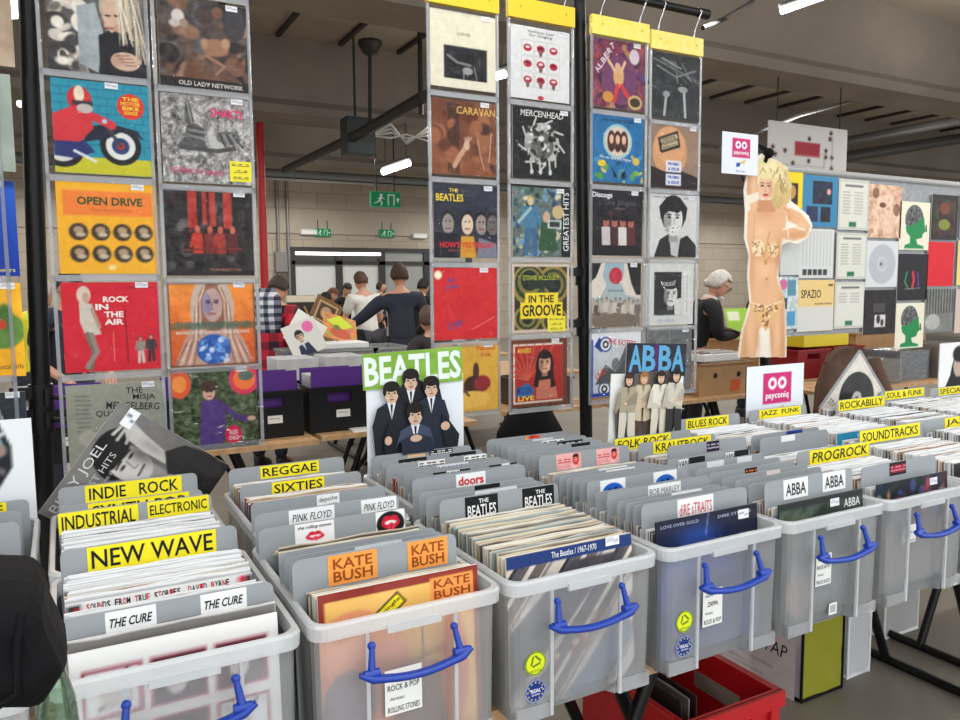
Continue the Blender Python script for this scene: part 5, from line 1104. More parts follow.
for k_, c in enumerate(((150, 130, 60), (50, 60, 44), (120, 116, 60), (36, 40, 34))): a.e(.3, .3-.02*k_, .3-.05*k_, .3-.05*k_, c).e(.72, .3, .28-.05*k_, .28-.05*k_, c).e(.26, .8, .24-.05*k_, .2-.04*k_, c).e(.74, .84, .24-.05*k_, .2-.04*k_, c)
a.r(.28, .16, .72, .36, (40, 50, 42)).r(.22, .42, .8, .6, (242, 216, 50)).r(.14, .56, .88, .8, (242, 216, 50)); a.l([(0, 0), (1, 0), (1, 1), (0, 1), (0, 0)], .08, (206, 190, 176)); a.t('STEWIE MCLOUDY', .5, .2, .64, .07, (176, 190, 60), bold=.03).t('IN THE', .5, .51, .44, .11, (44, 34, 22), bold=.05).t('GROOVE', .51, .68, .68, .17, (44, 34, 22), bold=.05)
hang('M2', 511, 571, 263, 333, a, 'dark record with a yellow block title over green brown rings', None, yellow=(.085, .0, .1, .07, '=-=-=\n-=-=\n==-='))
a = A_((110, 62, 46), 96); a.r(.05, .06, .95, .95, (226, 214, 196)).r(.08, .09, .92, .92, (176, 48, 44)); [a.l([(.3, .6), (.3+.7*math.cos(t_), .6+.7*math.sin(t_))], .02, (206, 96, 72)) for t_ in [k_*.26-2.9 for k_ in range(9)]]; a.r(.92, 0, 1, 1, (110, 62, 46)).r(0, 0, 1, .06, (110, 62, 46)).e(.6, .42, .16, .26, (40, 28, 28)).p([(.46, .62), (.76, .6), (.84, .9), (.44, .9)], (200, 120, 96)); a.face(.6, .36, .32, (222, 170, 142), (36, 26, 26)).p([(.46, .4), (.4, .7), (.48, .72), (.52, .5)], (40, 28, 28)).p([(.72, .4), (.8, .72), (.7, .74), (.7, .5)], (40, 28, 28)).p([(.1, .72), (.3, .64), (.42, .76), (.36, .84), (.1, .84)], (56, 120, 176)); a.t('ANNEKE', .24, .16, .24, .07, (236, 196, 50), bold=.04).t('MOON', .24, .75, .26, .12, (40, 70, 150), bold=.06).t('LIVE', .27, .87, .28, .07, (240, 220, 90), bold=.04)
hang('M2', 509, 569, 340, 405, a, 'brown framed red record with a smiling dark-haired singer', (.09, .3))
# ---- R1
a = A_((120, 56, 76), 96); blobs(a, 60, (0, 0, 1, 1), .03, .1, ((90, 50, 100), (150, 70, 70), (70, 40, 60), (130, 60, 90), (170, 120, 90)), 5, .7); a.nz(30, 14, 3).e(.52, .58, .34, .36, (110, 60, 96)).e(.5, .52, .1, .16, (206, 160, 110)).l([(.44, .46), (.3, .3)], .05, (214, 176, 136)).l([(.54, .46), (.62, .3)], .05, (214, 176, 136)).l([(.48, .66), (.42, .88)], .07, (206, 60, 60)).l([(.56, .66), (.68, .8)], .07, (206, 60, 60)).e(.48, .38, .05, .06, (206, 170, 140)).e(.8, .2, .1, .12, (206, 190, 200), k=.6).e(.3, .84, .1, .08, (200, 140, 60)).e(.82, .88, .14, .11, (190, 170, 110)).e(.82, .88, .1, .07, (70, 50, 40))
for i, ch in enumerate('ALBERT'): a.t(ch, .1+.055*i, .46-.075*i, .08, .09, (206, 196, 210), ang=1.1-.12*i, bold=.05)
hang('R1', 591, 646, 38, 112, a, 'purple record with a circus-like figure with raised arms', (.11, .3))
a = A_((36, 108, 160), 96); blobs(a, 24, (0, .55, 1, 1), .02, .07, ((30, 80, 130), (60, 140, 190), (90, 150, 90), (200, 190, 110), (20, 60, 100)), 5, .7); a.nz(18, 10, 2).e(.5, .38, .28, .26, (150, 190, 200)).e(.5, .38, .24, .22, (214, 196, 176)); [a.e(x_, .38, .08, .16, (70, 40, 30)).e(x_, .35, .04, .07, (220, 180, 150)) for x_ in (.38, .5, .62)]; a.p([(.5, .9), (.4, .8), (.44, .94)], (20, 24, 40)).p([(.56, .9), (.66, .8), (.62, .94)], (20, 24, 40)).e(.2, .72, .08, .05, (220, 190, 60)).e(.86, .66, .07, .06, (210, 180, 80)).e(.14, .9, .08, .04, (80, 150, 60)).e(.86, .84, .06, .04, (120, 170, 70)); a.t('We can take you Higher', .46, .64, .62, .06, (226, 232, 236), bold=.0, ang=-.05).t('THE GREENE SISTERS', .5, .07, .6, .05, (30, 40, 60), bold=.02)
hang('R1', 590, 645, 113, 186, a, 'blue record with three long-haired women in a round frame', (.12, .3))
a = A_((34, 30, 36), 96); blobs(a, 16, (0, .3, 1, .9), .04, .12, ((70, 40, 44), (24, 22, 26), (50, 44, 52)), 5, .6); a.nz(16, 9, 3); [a.e(x_, .5, .06, .08, (170, 96, 84)).e(x_, .42, .07, .05, (30, 22, 24)).p([(x_-.09, .56), (x_+.09, .56), (x_+.08, .86), (x_-.08, .86)], c) for x_, c in ((.3, (196, 190, 190)), (.46, (70, 40, 44)), (.62, (214, 206, 204)), (.78, (90, 44, 48)))]; a.r(0, .84, 1, 1, (28, 26, 32)); a.t('Discogs', .22, .09, .38, .1, (236, 236, 236), bold=.04).t('The Singles', .56, .2, .62, .11, (92, 86, 104), bold=.0).t('HISTORY', .56, .28, .2, .03, (150, 130, 140), bold=0)
hang('R1', 590, 643, 188, 258, a, 'dark record with four figures in white and red light', (.11, .3))
a = A_((150, 176, 190), 96).grad((150, 178, 192), (178, 172, 160)); a.p([(0, 0), (.3, 0), (.24, .2), (.32, .34), (.22, .5), (0, .6)], (216, 206, 194)).p([(0, 0), (.22, 0), (.12, .22), (0, .3)], (34, 30, 32)).p([(1, 0), (.66, 0), (.66, .2), (.6, .3), (.7, .5), (1, .56)], (214, 204, 192)).p([(1, 0), (.72, 0), (.8, .3), (.9, .5), (1, .5)], (34, 30, 32)).e(.5, .2, .13, .13, (190, 50, 66)).nz(20, 9, 4, (.36, .06, .64, .34)); rg_ = random.Random(4); [a.fig(.06+.088*i, .56+rg_.uniform(-.03, .03), .42, rg_.choice(((176, 166, 150), (120, 104, 96), (196, 190, 180), (96, 80, 76))), (110, 100, 92), (200, 170, 150), (60, 46, 40), .9) for i in range(11)]; a.e(.5, .9, .5, .12, (120, 106, 92), k=.5); a.t('POCO DEL SOL', .5, .43, .3, .04, (60, 110, 130), bold=.02)
hang('R1', 589, 642, 262, 328, a, 'record with two facing profiles above a crowd', (.11, .3))
a = A_((200, 204, 206), 80); a.nz(8, 5, 2).r(0, 0, 1, .2, (226, 228, 230)).p([(.08, .2), (.18, .06), (.3, .2), (.22, .3)], (30, 60, 140)); [a.e(x_, y_, .12, .12, (40, 70, 150)).e(x_, y_, .095, .095, (236, 236, 234)).e(x_, y_, .06, .06, (30, 30, 32)).e(x_, y_, .03, .03, (236, 236, 234)) for x_, y_ in ((.3, .18), (.28, .88))]; a.p([(.1, .8), (.3, .5), (.5, .62), (.62, .36), (.8, .4), (.9, .8)], (86, 88, 92)).l([(.6, .5), (.74, .22)], .08, (96, 98, 102)).e(.5, .5, .08, .1, (120, 120, 124)).r(0, .94, 1, 1, (40, 70, 160)).r(0, .1, .06, 1, (40, 70, 160)); a.t('THE RIOTERS', .62, .16, .56, .09, (200, 60, 80), ang=-.12, bold=.03).t('LIVE', .2, .64, .2, .1, (206, 60, 70), ang=.5, bold=.04)
hang('R1', 590, 641, 332, 396, a, 'blue edged record with two target roundels', None)
# ---- R2
a = A_((48, 50, 52), 96); strands(a, .2, .1, .8, .4, 14, .3, ((90, 92, 94), (150, 154, 154), (30, 32, 34)), .02, 3); a.nz(26, 9, 3).l([(.3, .6), (.26, .94)], .05, (170, 172, 172)).l([(.66, .5), (.7, .94)], .05, (176, 178, 178)).e(.3, .62, .07, .05, (150, 152, 152)).e(.64, .52, .1, .05, (150, 152, 152)).l([(.1, .2), (.5, .34), (.9, .2)], .03, (130, 134, 134), k=.6).l([(.2, .08), (.6, .2)], .03, (150, 154, 154), k=.6).l([(.6, .1), (.8, .36)], .02, (140, 144, 144), k=.6)
hang('R2', 650, 702, 53, 122, a, 'charcoal record with two pale legs', None)
a = A_((150, 124, 104), 80); a.nz(14, 4, 2).e(.4, .42, .36, .4, (206, 150, 104)).e(.4, .34, .3, .3, (214, 160, 116)).p([(0, .66), (.3, .74), (.6, .7), (1, .8), (1, 1), (0, 1)], (40, 32, 34)).p([(.14, .22), (.56, .08), (.62, .34), (.2, .46)], (54, 46, 42)).p([(.19, .24), (.53, .13), (.57, .2), (.22, .3)], (196, 176, 140)).p([(.22, .35), (.56, .24), (.57, .3), (.24, .41)], (196, 176, 140)).r(.32, .56, .64, .74, (226, 228, 236)).r(.32, .77, .64, .95, (226, 228, 236)); [a.t(s_, .48, y_, .24, .05, (34, 70, 170), bold=.06) for s_, y_ in (('PROMO', .61), ('& ISSUE', .69), ('PROMO', .82), ('& ISSUE', .9))]; a.t('PARENTAL', .37, .215, .3, .055, (54, 46, 42), ang=.26, bold=.03).t('ADVISORY', .39, .29, .34, .06, (206, 190, 156), ang=.26, bold=.03).t('EXPLICIT', .4, .34, .3, .045, (54, 46, 42), ang=.26, bold=.03)
hang('R2', 649, 700, 123, 191, a, 'tan record with a black warning stamp and two blue and white notes', (.12, .3))
a = A_((206, 206, 204), 96); a.p([(.1, 1), (.22, .72), (.42, .62), (.66, .7), (.8, .64), (1, .8), (1, 1)], (36, 36, 36)).p([(.42, .66), (.66, .66), (.6, 1), (.46, .96)], (190, 190, 188)); a.face(.5, .38, .6, (212, 212, 208), (30, 30, 30), shade=(150, 150, 148)).p([(.24, .4), (.2, .2), (.36, .04), (.64, .04), (.8, .2), (.76, .42), (.68, .24), (.58, .3), (.44, .24), (.34, .3)], (28, 28, 28)).l([(.4, .52), (.5, .58), (.6, .52)], .05, (244, 244, 242)).l([(.38, .5), (.5, .6), (.62, .5)], .012, (60, 60, 60)); a.t('SONNY  JIM', .2, .05, .28, .035, (40, 40, 40)).t('LATE TRAIN', .84, .05, .24, .035, (40, 40, 40))
hang('R2', 648, 698, 194, 258, a, 'white record with a grinning black and white portrait', (.12, .3))
a = A_((206, 206, 202), 96); a.r(.16, .14, .74, .84, (44, 44, 46)); a.face(.5, .5, .42, (214, 212, 208), (36, 36, 38), shade=(130, 130, 128), turn=.6).p([(.2, .84), (.3, .74), (.6, .8), (.74, .84)], (60, 60, 62)).r(.74, .3, .78, .8, (206, 206, 202)); a.p([(.58, .6), (.74, .56), (.74, .84), (.6, .84)], (210, 208, 204)).r(.8, .12, .92, .86, (214, 214, 210)); a.t('vasil', .46, .32, .3, .09, (226, 226, 224), bold=-.01, it=.3).t('the album', .42, .92, .36, .06, (150, 176, 186), bold=0).t('RECORDS', .86, .5, .6, .03, (150, 150, 150), ang=math.pi/2, bold=0)
hang('R2', 645, 695, 262, 326, a, 'pale grey record with a dark framed portrait', None)
a = A_((110, 112, 112), 64); a.nz(30, 10, 5).l([(0, .3), (1, .26)], .012, (150, 152, 152)).l([(.5, 0), (.5, 1)], .012, (150, 152, 152)).l([(0, .7), (1, .64)], .012, (86, 88, 88)).e(.5, .6, .2, .2, (80, 82, 82))
hang('R2', 643, 694, 330, 388, a, 'grey misty record at the bottom beside the target record', (.11, .3))

# ---- poster panel on the right
PV = 3.3
RW_ = .31
prail0, prail1 = at(765, 167, PV), at(1010, 190, PV)
rail((prail0.x-.05, PV+.02, prail0.z), (prail1.x, PV+.02, prail0.z), .022, 'pale rail along the top of the poster panel', mat('pale_rail', (150, 150, 150), .4), False)
pole(762, 170, 764, PV+.06, 'black rack pole behind the blonde cut-out figure', 2.1)
pole(1010, 190, 1010, PV+.06, 'black rack pole at the far end of the poster panel', 2.1)
pnl0, pnl1, pz0 = at(781, 172, PV).x, at(1000, 180, PV).x, at(800, 336, PV).z
m = MB(); o = empty('poster_panel', ((pnl0+pnl1)/2, PV+.012, pz0), label='clear pocket panel holding the posters and records beside the blonde cut-out figure', cat='hanging display')
m.b2(-(pnl1-pnl0)/2, (pnl1-pnl0)/2, 0, .002, 0, prail0.z-pz0); m.build('back_film', SEAM, o)
def post(x0, x1, y0, y1, art, label, cat='record', name='record_cover', V=PV):
    xm = (x0+x1)/2; p0, p1 = at(x0, (y0+y1)/2, V), at(x1, (y0+y1)/2, V); z1, z0 = at(xm, y0, V).z, at(xm, y1, V).z
    o = card(name, art, p1.x-p0.x, z1-z0, ((p0.x+p1.x)/2, V-.004, z0), thick=.004); return tag(o, label, cat)
a = A_((234, 206, 30), 32, 1.4).r(.2, .3, .8, .9, (50, 40, 36)).e(.5, .55, .2, .2, (190, 140, 90)); post(780, 802, 172, 208, a, 'yellow record with a dark picture beside the blonde hair')
a = A_((58, 128, 168), 56).r(.28, .1, .84, .55, (36, 40, 60)).nz(36, 10, 3, (.28, .1, .84, .55), False).r(.12, .6, .44, .9, (40, 50, 90)).r(.52, .6, .8, .9, (36, 34, 50)).e(.74, .3, .06, .06, (220, 150, 150)).nz(24, 9, 5, (.1, .6, .8, .9), False); post(802, 837, 176, 227, a, 'blue record with three dark pictures')
a = A_((206, 208, 206), 56, 1.15); [a.l([(.1+.1*i, .06), (.1+.1*i, .74)], .035, (186, 188, 188)) for i in range(9)]; [a.r(.1+.15*i, .82, .22+.15*i, .94, (60, 60, 62)) for i in range(5)]; post(799, 833, 229, 278, a, 'white record back with dark blocks along its bottom')
a = A_((200, 202, 200), 32); post(780, 799, 232, 275, a, 'plain white record half covered by the blonde cut-out')
a = A_((186, 200, 204), 56, 1.5); a.nz(50, 9, 4).e(.3, .14, .2, .1, (200, 110, 150)).r(.5, .06, .9, .36, (90, 140, 160)).r(.1, .4, .5, .62, (60, 70, 80)).r(.5, .66, .9, .94, (80, 150, 190)).r(.1, .7, .4, .9, (206, 206, 200)); post(776, 797, 277, 329, a, 'pale blue comic strip record beside the hip of the cut-out')
a = A_((226, 196, 130), 56, 1.0).r(0, .52, 1, 1, (206, 206, 200)); a.t('SPAZIO', .36, .27, .54, .16, (44, 40, 34), bold=.02).t('musiche inedite', .7, .46, .48, .04, (70, 60, 44), bold=.02).r(.84, .08, .96, .12, (70, 60, 50)); post(797, 833, 280, 331, a, 'cream and white record with one word in thin dark capitals')
for i, (y0, y1, x0, x1) in enumerate(((180, 230, 838, 868), (233, 279, 836, 866), (282, 328, 834, 864))):
    a = A_((210, 210, 200), 48, 1.1).l([(.03, .03), (.97, .03), (.97, .97), (.03, .97), (.03, .03)], .02, (170, 170, 162)); [a.l([(.14, .25+.06*j), (.4 if j % 2 else .36, .25+.06*j)], .018, (150, 150, 146)).l([(.52, .25+.06*j), (.8, .25+.06*j)], .018, (156, 156, 150)) for j in range(8 if i < 2 else 4)]; a.r(.2, .1, .8, .14, (96, 96, 94)).r(.36, .84, .6, .94, (40, 110, 72)); post(x0, x1, y0, y1, a, ('topmost', 'middle', 'lowest')[i]+' of the three pale track list cards with a green mark', 'card', 'track_list_card')
a = A_((206, 168, 142), 72, 1.15); a.nz(60, 9, 5).e(.4, .34, .18, .14, (222, 188, 166)).e(.42, .38, .1, .05, (110, 70, 54)).e(.2, .16, .1, .1, (130, 90, 70)).e(.84, .46, .1, .12, (140, 100, 80)).e(.6, .7, .24, .2, (220, 186, 162)).nz(24, 14, 6); post(868, 901, 185, 238, a, 'pink flesh-toned collage record')
a = A_((206, 208, 210), 56, 1.1).e(.5, .5, .43, .43, (176, 178, 186)).e(.5, .5, .16, .16, (206, 206, 206)).e(.5, .5, .14, .14, (180, 182, 188)).e(.46, .5, .04, .04, (100, 102, 108)); post(866, 897, 241, 287, a, 'white record with a large pale disc')
a = A_((38, 34, 36), 56, 1.1); a.nz(12, 6, 2).r(.34, .56, .68, .84, (206, 200, 200)).e(.46, .66, .06, .1, (60, 50, 50)).e(.58, .74, .05, .08, (70, 60, 60)).r(.3, .3, .66, .5, (70, 66, 68)); post(863, 895, 290, 334, a, 'black record with a small white patch below the pale disc')
def greenhead():
    a = A_((222, 218, 196), 64, 1.1); a.e(.48, .36, .3, .3, (90, 90, 92)).nz(70, 24, 3, (.18, .08, .78, .6)); a.mix(((np.hypot((a.x-.48)/.31, (a.y-.36)/.31) > 1) & (a.y < .62)).astype(float), (222, 218, 196)).p([(.2, .52), (.5, .46), (.8, .3), (.84, .5), (.88, .6), (.78, .66), (.76, .74), (.56, .78), (.62, .88), (.82, .92), (.84, 1), (.16, 1), (.2, .9), (.36, .86), (.36, .72), (.24, .64)], (26, 130, 70)); a.l([(.88, .48), (.9, .6)], .04, (60, 60, 60)).r(0, 0, .06, 1, (222, 218, 196)).r(0, .97, 1, 1, (222, 218, 196)); return a
post(899, 929, 202, 250, greenhead(), 'cream record with a green profile head, upper of the pair')
post(895, 923, 303, 348, greenhead(), 'cream record with a green profile head, lower of the pair')
a = A_((30, 28, 34), 56, 1.1); a.l([(.3, .4), (.24, .6), (.34, .72)], .05, (50, 130, 80)).l([(.5, .4), (.54, .56), (.5, .72)], .07, (190, 50, 70)).l([(.66, .4), (.7, .7)], .03, (120, 60, 150)).l([(.25, .76), (.75, .74)], .014, (150, 150, 150)); post(897, 927, 254, 300, a, 'black record with red and green swirls between the green heads')
a = A_((44, 38, 36), 56, 1.2); a.r(.1, .1, .9, .9, (60, 48, 40)).nz(50, 9, 7, (.1, .1, .9, .9), False).e(.5, .3, .2, .14, (110, 60, 44)).e(.5, .66, .22, .12, (120, 130, 50)); post(931, 957, 195, 240, a, 'dark framed painting-like record')
post(927, 953, 242, 286, A_((206, 26, 40), 24, 1.1).nz(6, 4, 2), 'plain scarlet record below the dark painting-like one')
a = A_((120, 122, 118), 48, 1.1); [a.l([(.08+.1*i, .0), (.08+.1*i, .55)], .04, (60, 62, 60)) for i in range(10)]; a.e(.3, .76, .26, .18, (170, 170, 166)).nz(20, 8, 2); post(924, 952, 289, 332, a, 'grey record with rows of dark bars below the scarlet one')
post(960, 990, 195, 238, A_((110, 130, 150), 16), 'grey blue record cut by the picture edge')
post(957, 990, 241, 285, A_((226, 200, 110), 16), 'yellow record cut by the picture edge on the poster panel')
post(955, 988, 289, 332, A_((200, 180, 170), 16), 'pinkish record cut by the picture edge')
# ---- blonde cut-out figure (flat printed board) hung on the rail
CV = 3.2
o = empty('cutout_figure', at(770, 357, CV), label='life-size printed cut-out of a blonde woman in a beaded bikini, arms raised', cat='cut-out')
def C_(x, y):
    p = at(x, y, CV); return (p.x-o.location.x, p.z-o.location.z)
S_ = lambda L: [C_(*q) for q in L]
out = [(736, 357), (740, 330), (748, 303), (745.5, 277), (747, 256), (742.5, 238), (743.5, 212), (742, 190), (746, 170), (752, 158), (760, 154), (768, 158), (776, 161), (786, 168), (790, 186), (789, 201), (797, 207), (807, 216), (811, 226), (806, 238), (796, 244), (786, 242), (780, 246), (778, 262), (777, 278), (783, 300), (785, 326), (785, 357)]
bx0, bx1, by0, by1 = 732., 814., 148., 362.
pw = at(bx1, 255, CV).x-at(bx0, 255, CV).x; ph = at(770, by0, CV).z-at(770, by1, CV).z
a = Art((232, 226, 216), 110, ph/pw)
q_ = lambda *L: [((x-bx0)/(bx1-bx0), (y-by0)/(by1-by0)) for x, y in L]
fx = lambda x: (x-bx0)/(bx1-bx0)
fy = lambda y: (y-by0)/(by1-by0)
PX, PY = 1/(bx1-bx0), 1/(by1-by0)
# distances below are kept isotropic by painting in pixel units
p0 = at(bx0, by1, CV); a_n, ax, ay = a.n, a.x, a.y
pj_ = np.array([[proj((p0.x+ax[j, i]*pw, CV, p0.z+(1-ay[j, i])*ph))[:2] for i in range(ax.shape[1])] for j in range(ax.shape[0])])
a.x, a.y = pj_[..., 0]-bx0, pj_[..., 1]-by0; a.n = 1.4
D = lambda *L: [(x-bx0, y-by0) for x, y in L]
SKN, SKS, SKD = (226, 176, 134), (200, 142, 102), (164, 106, 72)
a.p(D(*out), (238, 230, 216))
a.p(D((738, 357), (742, 330), (750, 303), (747.5, 277), (749, 256), (745, 238), (746, 212), (752, 206), (776, 208), (787, 213), (779, 246), (776, 262), (775, 278), (781, 300), (783, 326), (783, 357), (770, 357), (768, 330), (764, 322), (757, 330), (754, 357)), SKN)
a.p(D((750, 212), (744.5, 190), (748, 172), (755, 168), (758, 190), (760, 208)), SKN).p(D((776, 208), (789, 208), (800, 214), (809, 226), (804, 237), (792, 241), (780, 238), (778, 228), (790, 228), (797, 226), (784, 220)), SKN)
for x, y, rx, ry, c, k, an in ((782, 290, 4, 40, SKS, .8, 0), (777, 258, 3, 16, SKD, .6, 0), (750, 270, 3, 26, SKS, .5, 0), (743, 345, 4, 20, SKS, .6, 0), (781, 345, 3, 20, SKS, .7, 0), (764, 283, 4, 5, SKS, .35, 0), (756, 340, 2.5, 16, SKS, .6, 0), (770, 340, 2, 18, SKS, .5, 0), (764, 214, 9, 5, SKS, .5, 0), (757, 256, 10, 4, SKS, .45, 0), (773, 259, 8, 4, SKS, .45, 0), (795, 235, 12, 4, SKS, .7, -.1), (801, 226, 5, 4, (240, 200, 164), .5, 0), (752, 190, 2, 18, (240, 202, 166), .5, 0), (747, 184, 2, 18, SKS, .6, 0), (786, 216, 6, 4, SKS, .5, .5), (758, 232, 7, 7, (240, 204, 168), .5, 0), (762, 270, 6, 10, (238, 196, 156), .5, 0), (748, 335, 3, 16, (238, 196, 156), .5, 0), (776, 335, 3, 16, (238, 196, 156), .5, 0)): a.soft(x-bx0, y-by0, rx, ry, c, k, an)
a.p(D((757, 200), (771, 200), (774, 212), (755, 212)), SKS)
for x, y, rx, ry, c in ((772, 180, 16, 19, (226, 206, 150)), (781, 192, 9, 14, (206, 182, 122)), (764, 167, 12, 9, (236, 220, 168)), (786, 180, 4, 11, (214, 194, 136)), (776, 202, 6, 7, (196, 170, 112))): a.e(x-bx0, y-by0, rx, ry, c)
rg_ = random.Random(9)
for k_ in range(44):
    t_ = rg_.uniform(-1.4, 2.6); r0 = rg_.uniform(8, 16); cx_, cy_ = 771+r0*math.sin(t_), 181-r0*1.15*math.cos(t_); a.l([(cx_-bx0, cy_-by0), (cx_-bx0+rg_.uniform(-3, 4), cy_-by0+rg_.uniform(3, 9))], 1.0, rg_.choice(((244, 232, 190), (176, 146, 92), (214, 190, 130), (150, 120, 76))), k=.8)
a.e(764-bx0, 188-by0, 7.2, 11.5, (232, 188, 154)).soft(769-bx0, 190-by0, 2.6, 9, SKS, .6).e(764-bx0, 176-by0, 6.5, 3.2, (232, 214, 160))
for x in (760.6, 767.2): a.e(x-bx0, 186-by0, 1.7, .9, (60, 46, 44)).l([(x-2.2-bx0, 183.4-by0), (x+2.2-bx0, 183-by0)], .9, (120, 84, 56))
a.l([(764-bx0, 186-by0), (763.2-bx0, 191-by0), (764.8-bx0, 191.4-by0)], .8, (196, 140, 110)).e(764-bx0, 195.2-by0, 2.8, 1.3, (176, 50, 54))
a.p(D((744.5, 196), (757, 192), (757.5, 200), (746, 205)), (236, 226, 206)).l(D((783, 206), (784, 216), (781, 224)), 4.4, SKN).l(D((781, 207), (787, 212)), 1.2, SKS)
a.e(756.5-bx0, 248-by0, 6.4, 8.6, (236, 208, 164)).e(772-bx0, 250-by0, 5.2, 7.6, (228, 196, 150)).l(D((768, 232), (762, 258)), 1.1, (196, 150, 96)).l(D((764, 262), (776, 246)), 1.1, (196, 150, 96)).l(D((752, 240), (753, 214)), .9, (206, 160, 110)).e(764-bx0, 262-by0, 2, 3, (196, 150, 84))
a.p(D((747.5, 303), (764, 307), (781, 301), (780, 308), (771, 322), (764, 331), (758, 322), (749, 310)), (222, 180, 122)).l(D((747, 302), (764, 306.5), (781, 301)), 1.2, (238, 214, 170)).e(765-bx0, 279-by0, .8, 1.4, SKD)
for k_ in range(150):
    x_, y_, s_ = rg_.choice(((756.5, 248, 6), (772, 250, 5), (764, 309, 9), (764, 316, 5), (764, 323, 2.6), (757, 308, 5), (772, 308, 5))); a.e(x_+rg_.uniform(-s_, s_)-bx0, y_+rg_.uniform(-6, 6)*(.5 if y_ > 280 else 1)-by0, .75, .75, rg_.choice(((110, 76, 40), (250, 240, 210), (150, 70, 44), (176, 128, 60))))
for k_ in range(12): a.e(782+k_*1.9-bx0, 226.5+abs(k_-5)*.6-by0, .8, .8, (250, 244, 228))
for k_ in range(10): a.e(785-bx0+.2*k_, 218+2.1*k_-by0, .7, .7, (250, 244, 228))
a.x, a.y, a.n = ax, ay, a_n
me = art_mesh('board_print', a, pw, ph, 0)
bm = bmesh.new(); bm.from_mesh(me); z_t = ph; W2 = pw/2
poly_ = [(at(x, y, CV).x-p0.x-W2, at(x, y, CV).z-p0.z) for x, y in out]
def inside_(x, z):
    c_ = False
    for (xa, za), (xb, zb) in zip(poly_, poly_[1:]+poly_[:1]):
        if (za > z) != (zb > z) and x < (xb-xa)*(z-za)/(zb-za)+xa: c_ = not c_
    return c_
bmesh.ops.delete(bm, geom=[f for f in bm.faces if not inside_(f.calc_center_median().x, f.calc_center_median().z)], context='FACES'); bm.to_mesh(me); bm.free()
ob = bpy.data.objects.new('board_print', me); COL.objects.link(ob); ob.parent = o; ob.location = (p0.x+W2-o.location.x, -.012, p0.z-o.location.z)
G = [([(x+p0.x+W2-o.location.x, z+p0.z-o.location.z) for x, z in poly_], (226, 220, 210))]
fig_piece(o, G, 'backing_board', -.010)

m = MB(); p = Vector((C_(766, 152)[0], 0, C_(766, 152)[1])); m.tube([p+Vector((-.02, -.01, -.06)), p+Vector((0, -.02, 0)), p+Vector((.01, .08, .06)), p+Vector((.03, .12, .02))], .014, 6); m.ball(p+Vector((0, -.02, -.01)), .03); m.build('black_strap', BLACKC, o)
p0, p1 = at(727, 172, 3.1), at(764, 134, 3.1)
o = pay_board('payment_sign', ((p0.x+p1.x)/2, 3.14, p0.z), p1.x-p0.x, p1.z-p0.z, 'small white payment sign hanging above the blonde cut-out', top=.36)
m = MB(); m.tube([(.1, .01, p1.z-p0.z-.02), (.2, .12, .16)], .006, 6); m.build('wire', BLACKM, o)
m = MB(); m.tube([(.0, .012, .05), (.2, .16, -.0), (.24, .2, 0)], .008, 6); m.build('sign_arm', BLACKM, o)
# ================================================================ beyond the stall
def slat_table2(x0, x1, yf, label, depth=.8, axis=0):
    a, b = atz(x0, yf[0], TZ), atz(x1, yf[1], TZ)
    v = (a.y+b.y)/2
    return slat_table(a.x, b.x, v, v+depth, label, (a.x+.25, b.x-.25), lean=(.25, -.25)), a.x, b.x, v
TA = slat_table(.1, 1.24, 4.22, 5.0, 'slatted folding table behind the garden record display', (.35, 1.06), lean=(.25, -.25))
TB = slat_table(1.28, 2.3, 4.30, 5.08, 'slatted folding table carrying the purple and black crates', (1.5, 2.1), lean=(.25, -.25))
TC = slat_table(2.62, 3.4, 4.45, 5.2, 'slatted folding table behind the singer record display', (2.85, 3.2), lean=(.2, -.2))
TD = slat_table(3.44, 5.15, 4.25, 4.8, 'slatted folding table carrying the cardboard record boxes', (3.9, 4.75), lean=(.25, -.25))
TE = slat_table(5.3, 8.2, 4.6, 5.4, 'slatted folding table behind the poster panel', (5.6, 7.7), lean=(.25, -.25))
def crate_mesh(w, d, h, mt, parent, rim=.02, wall=.012, slot=True):
    m = MB(); t = wall
    m.b2(-w/2, w/2, 0, d, 0, t); m.b2(-w/2, -w/2+t, 0, d, t, h); m.b2(w/2-t, w/2, 0, d, t, h); m.b2(-w/2+t, w/2-t, d-t, d, t, h)
    if slot:
        s = w*.2; z0, z1 = h*.66, h*.86
        m.b2(-w/2+t, -s, 0, t, t, h); m.b2(s, w/2-t, 0, t, t, h); m.b2(-s, s, 0, t, t, z0); m.b2(-s, s, 0, t, z1, h)
    else: m.b2(-w/2+t, w/2-t, 0, t, t, h)
    m.build('body', mt, parent)
    m = MB()
    for a in ((-w/2-.012, w/2+.012, -.012, .004), (-w/2-.012, w/2+.012, d-.004, d+.012), (-w/2-.012, -w/2+.004, 0, d), (w/2-.004, w/2+.012, 0, d)): m.b2(a[0], a[1], a[2], a[3], h-rim, h)
    m.build('rim', mt, parent)
def purple_crate(u, v, label, z=TZ, ncard=1):
    o = empty('record_crate', (u, v, z), label=label, cat='crate', group='black crates with purple dividers'); w, d, h = .37, .42, .27
    crate_mesh(w, d, h, BLACKP, o)
    a = Art((226, 226, 222), 16, .5); a.l([(.15, .4), (.8, .44)], .1, (120, 120, 120)); c = card('crate_label', a, .085, .045, (.02, -.001, .085), parent=o, thick=.0005)
    return o
def purple_card(u, v, z, label, h=.315):
    o = tag(MB().b2(-.16, .16, 0, .004, 0, h).build('purple_divider', PURPLE), label, 'divider', 'purple dividers in the black crates'); o.location = (u, v, z); return o
CR = []
pp = [atz(286, 433, TZ), atz(352, 430, TZ)]
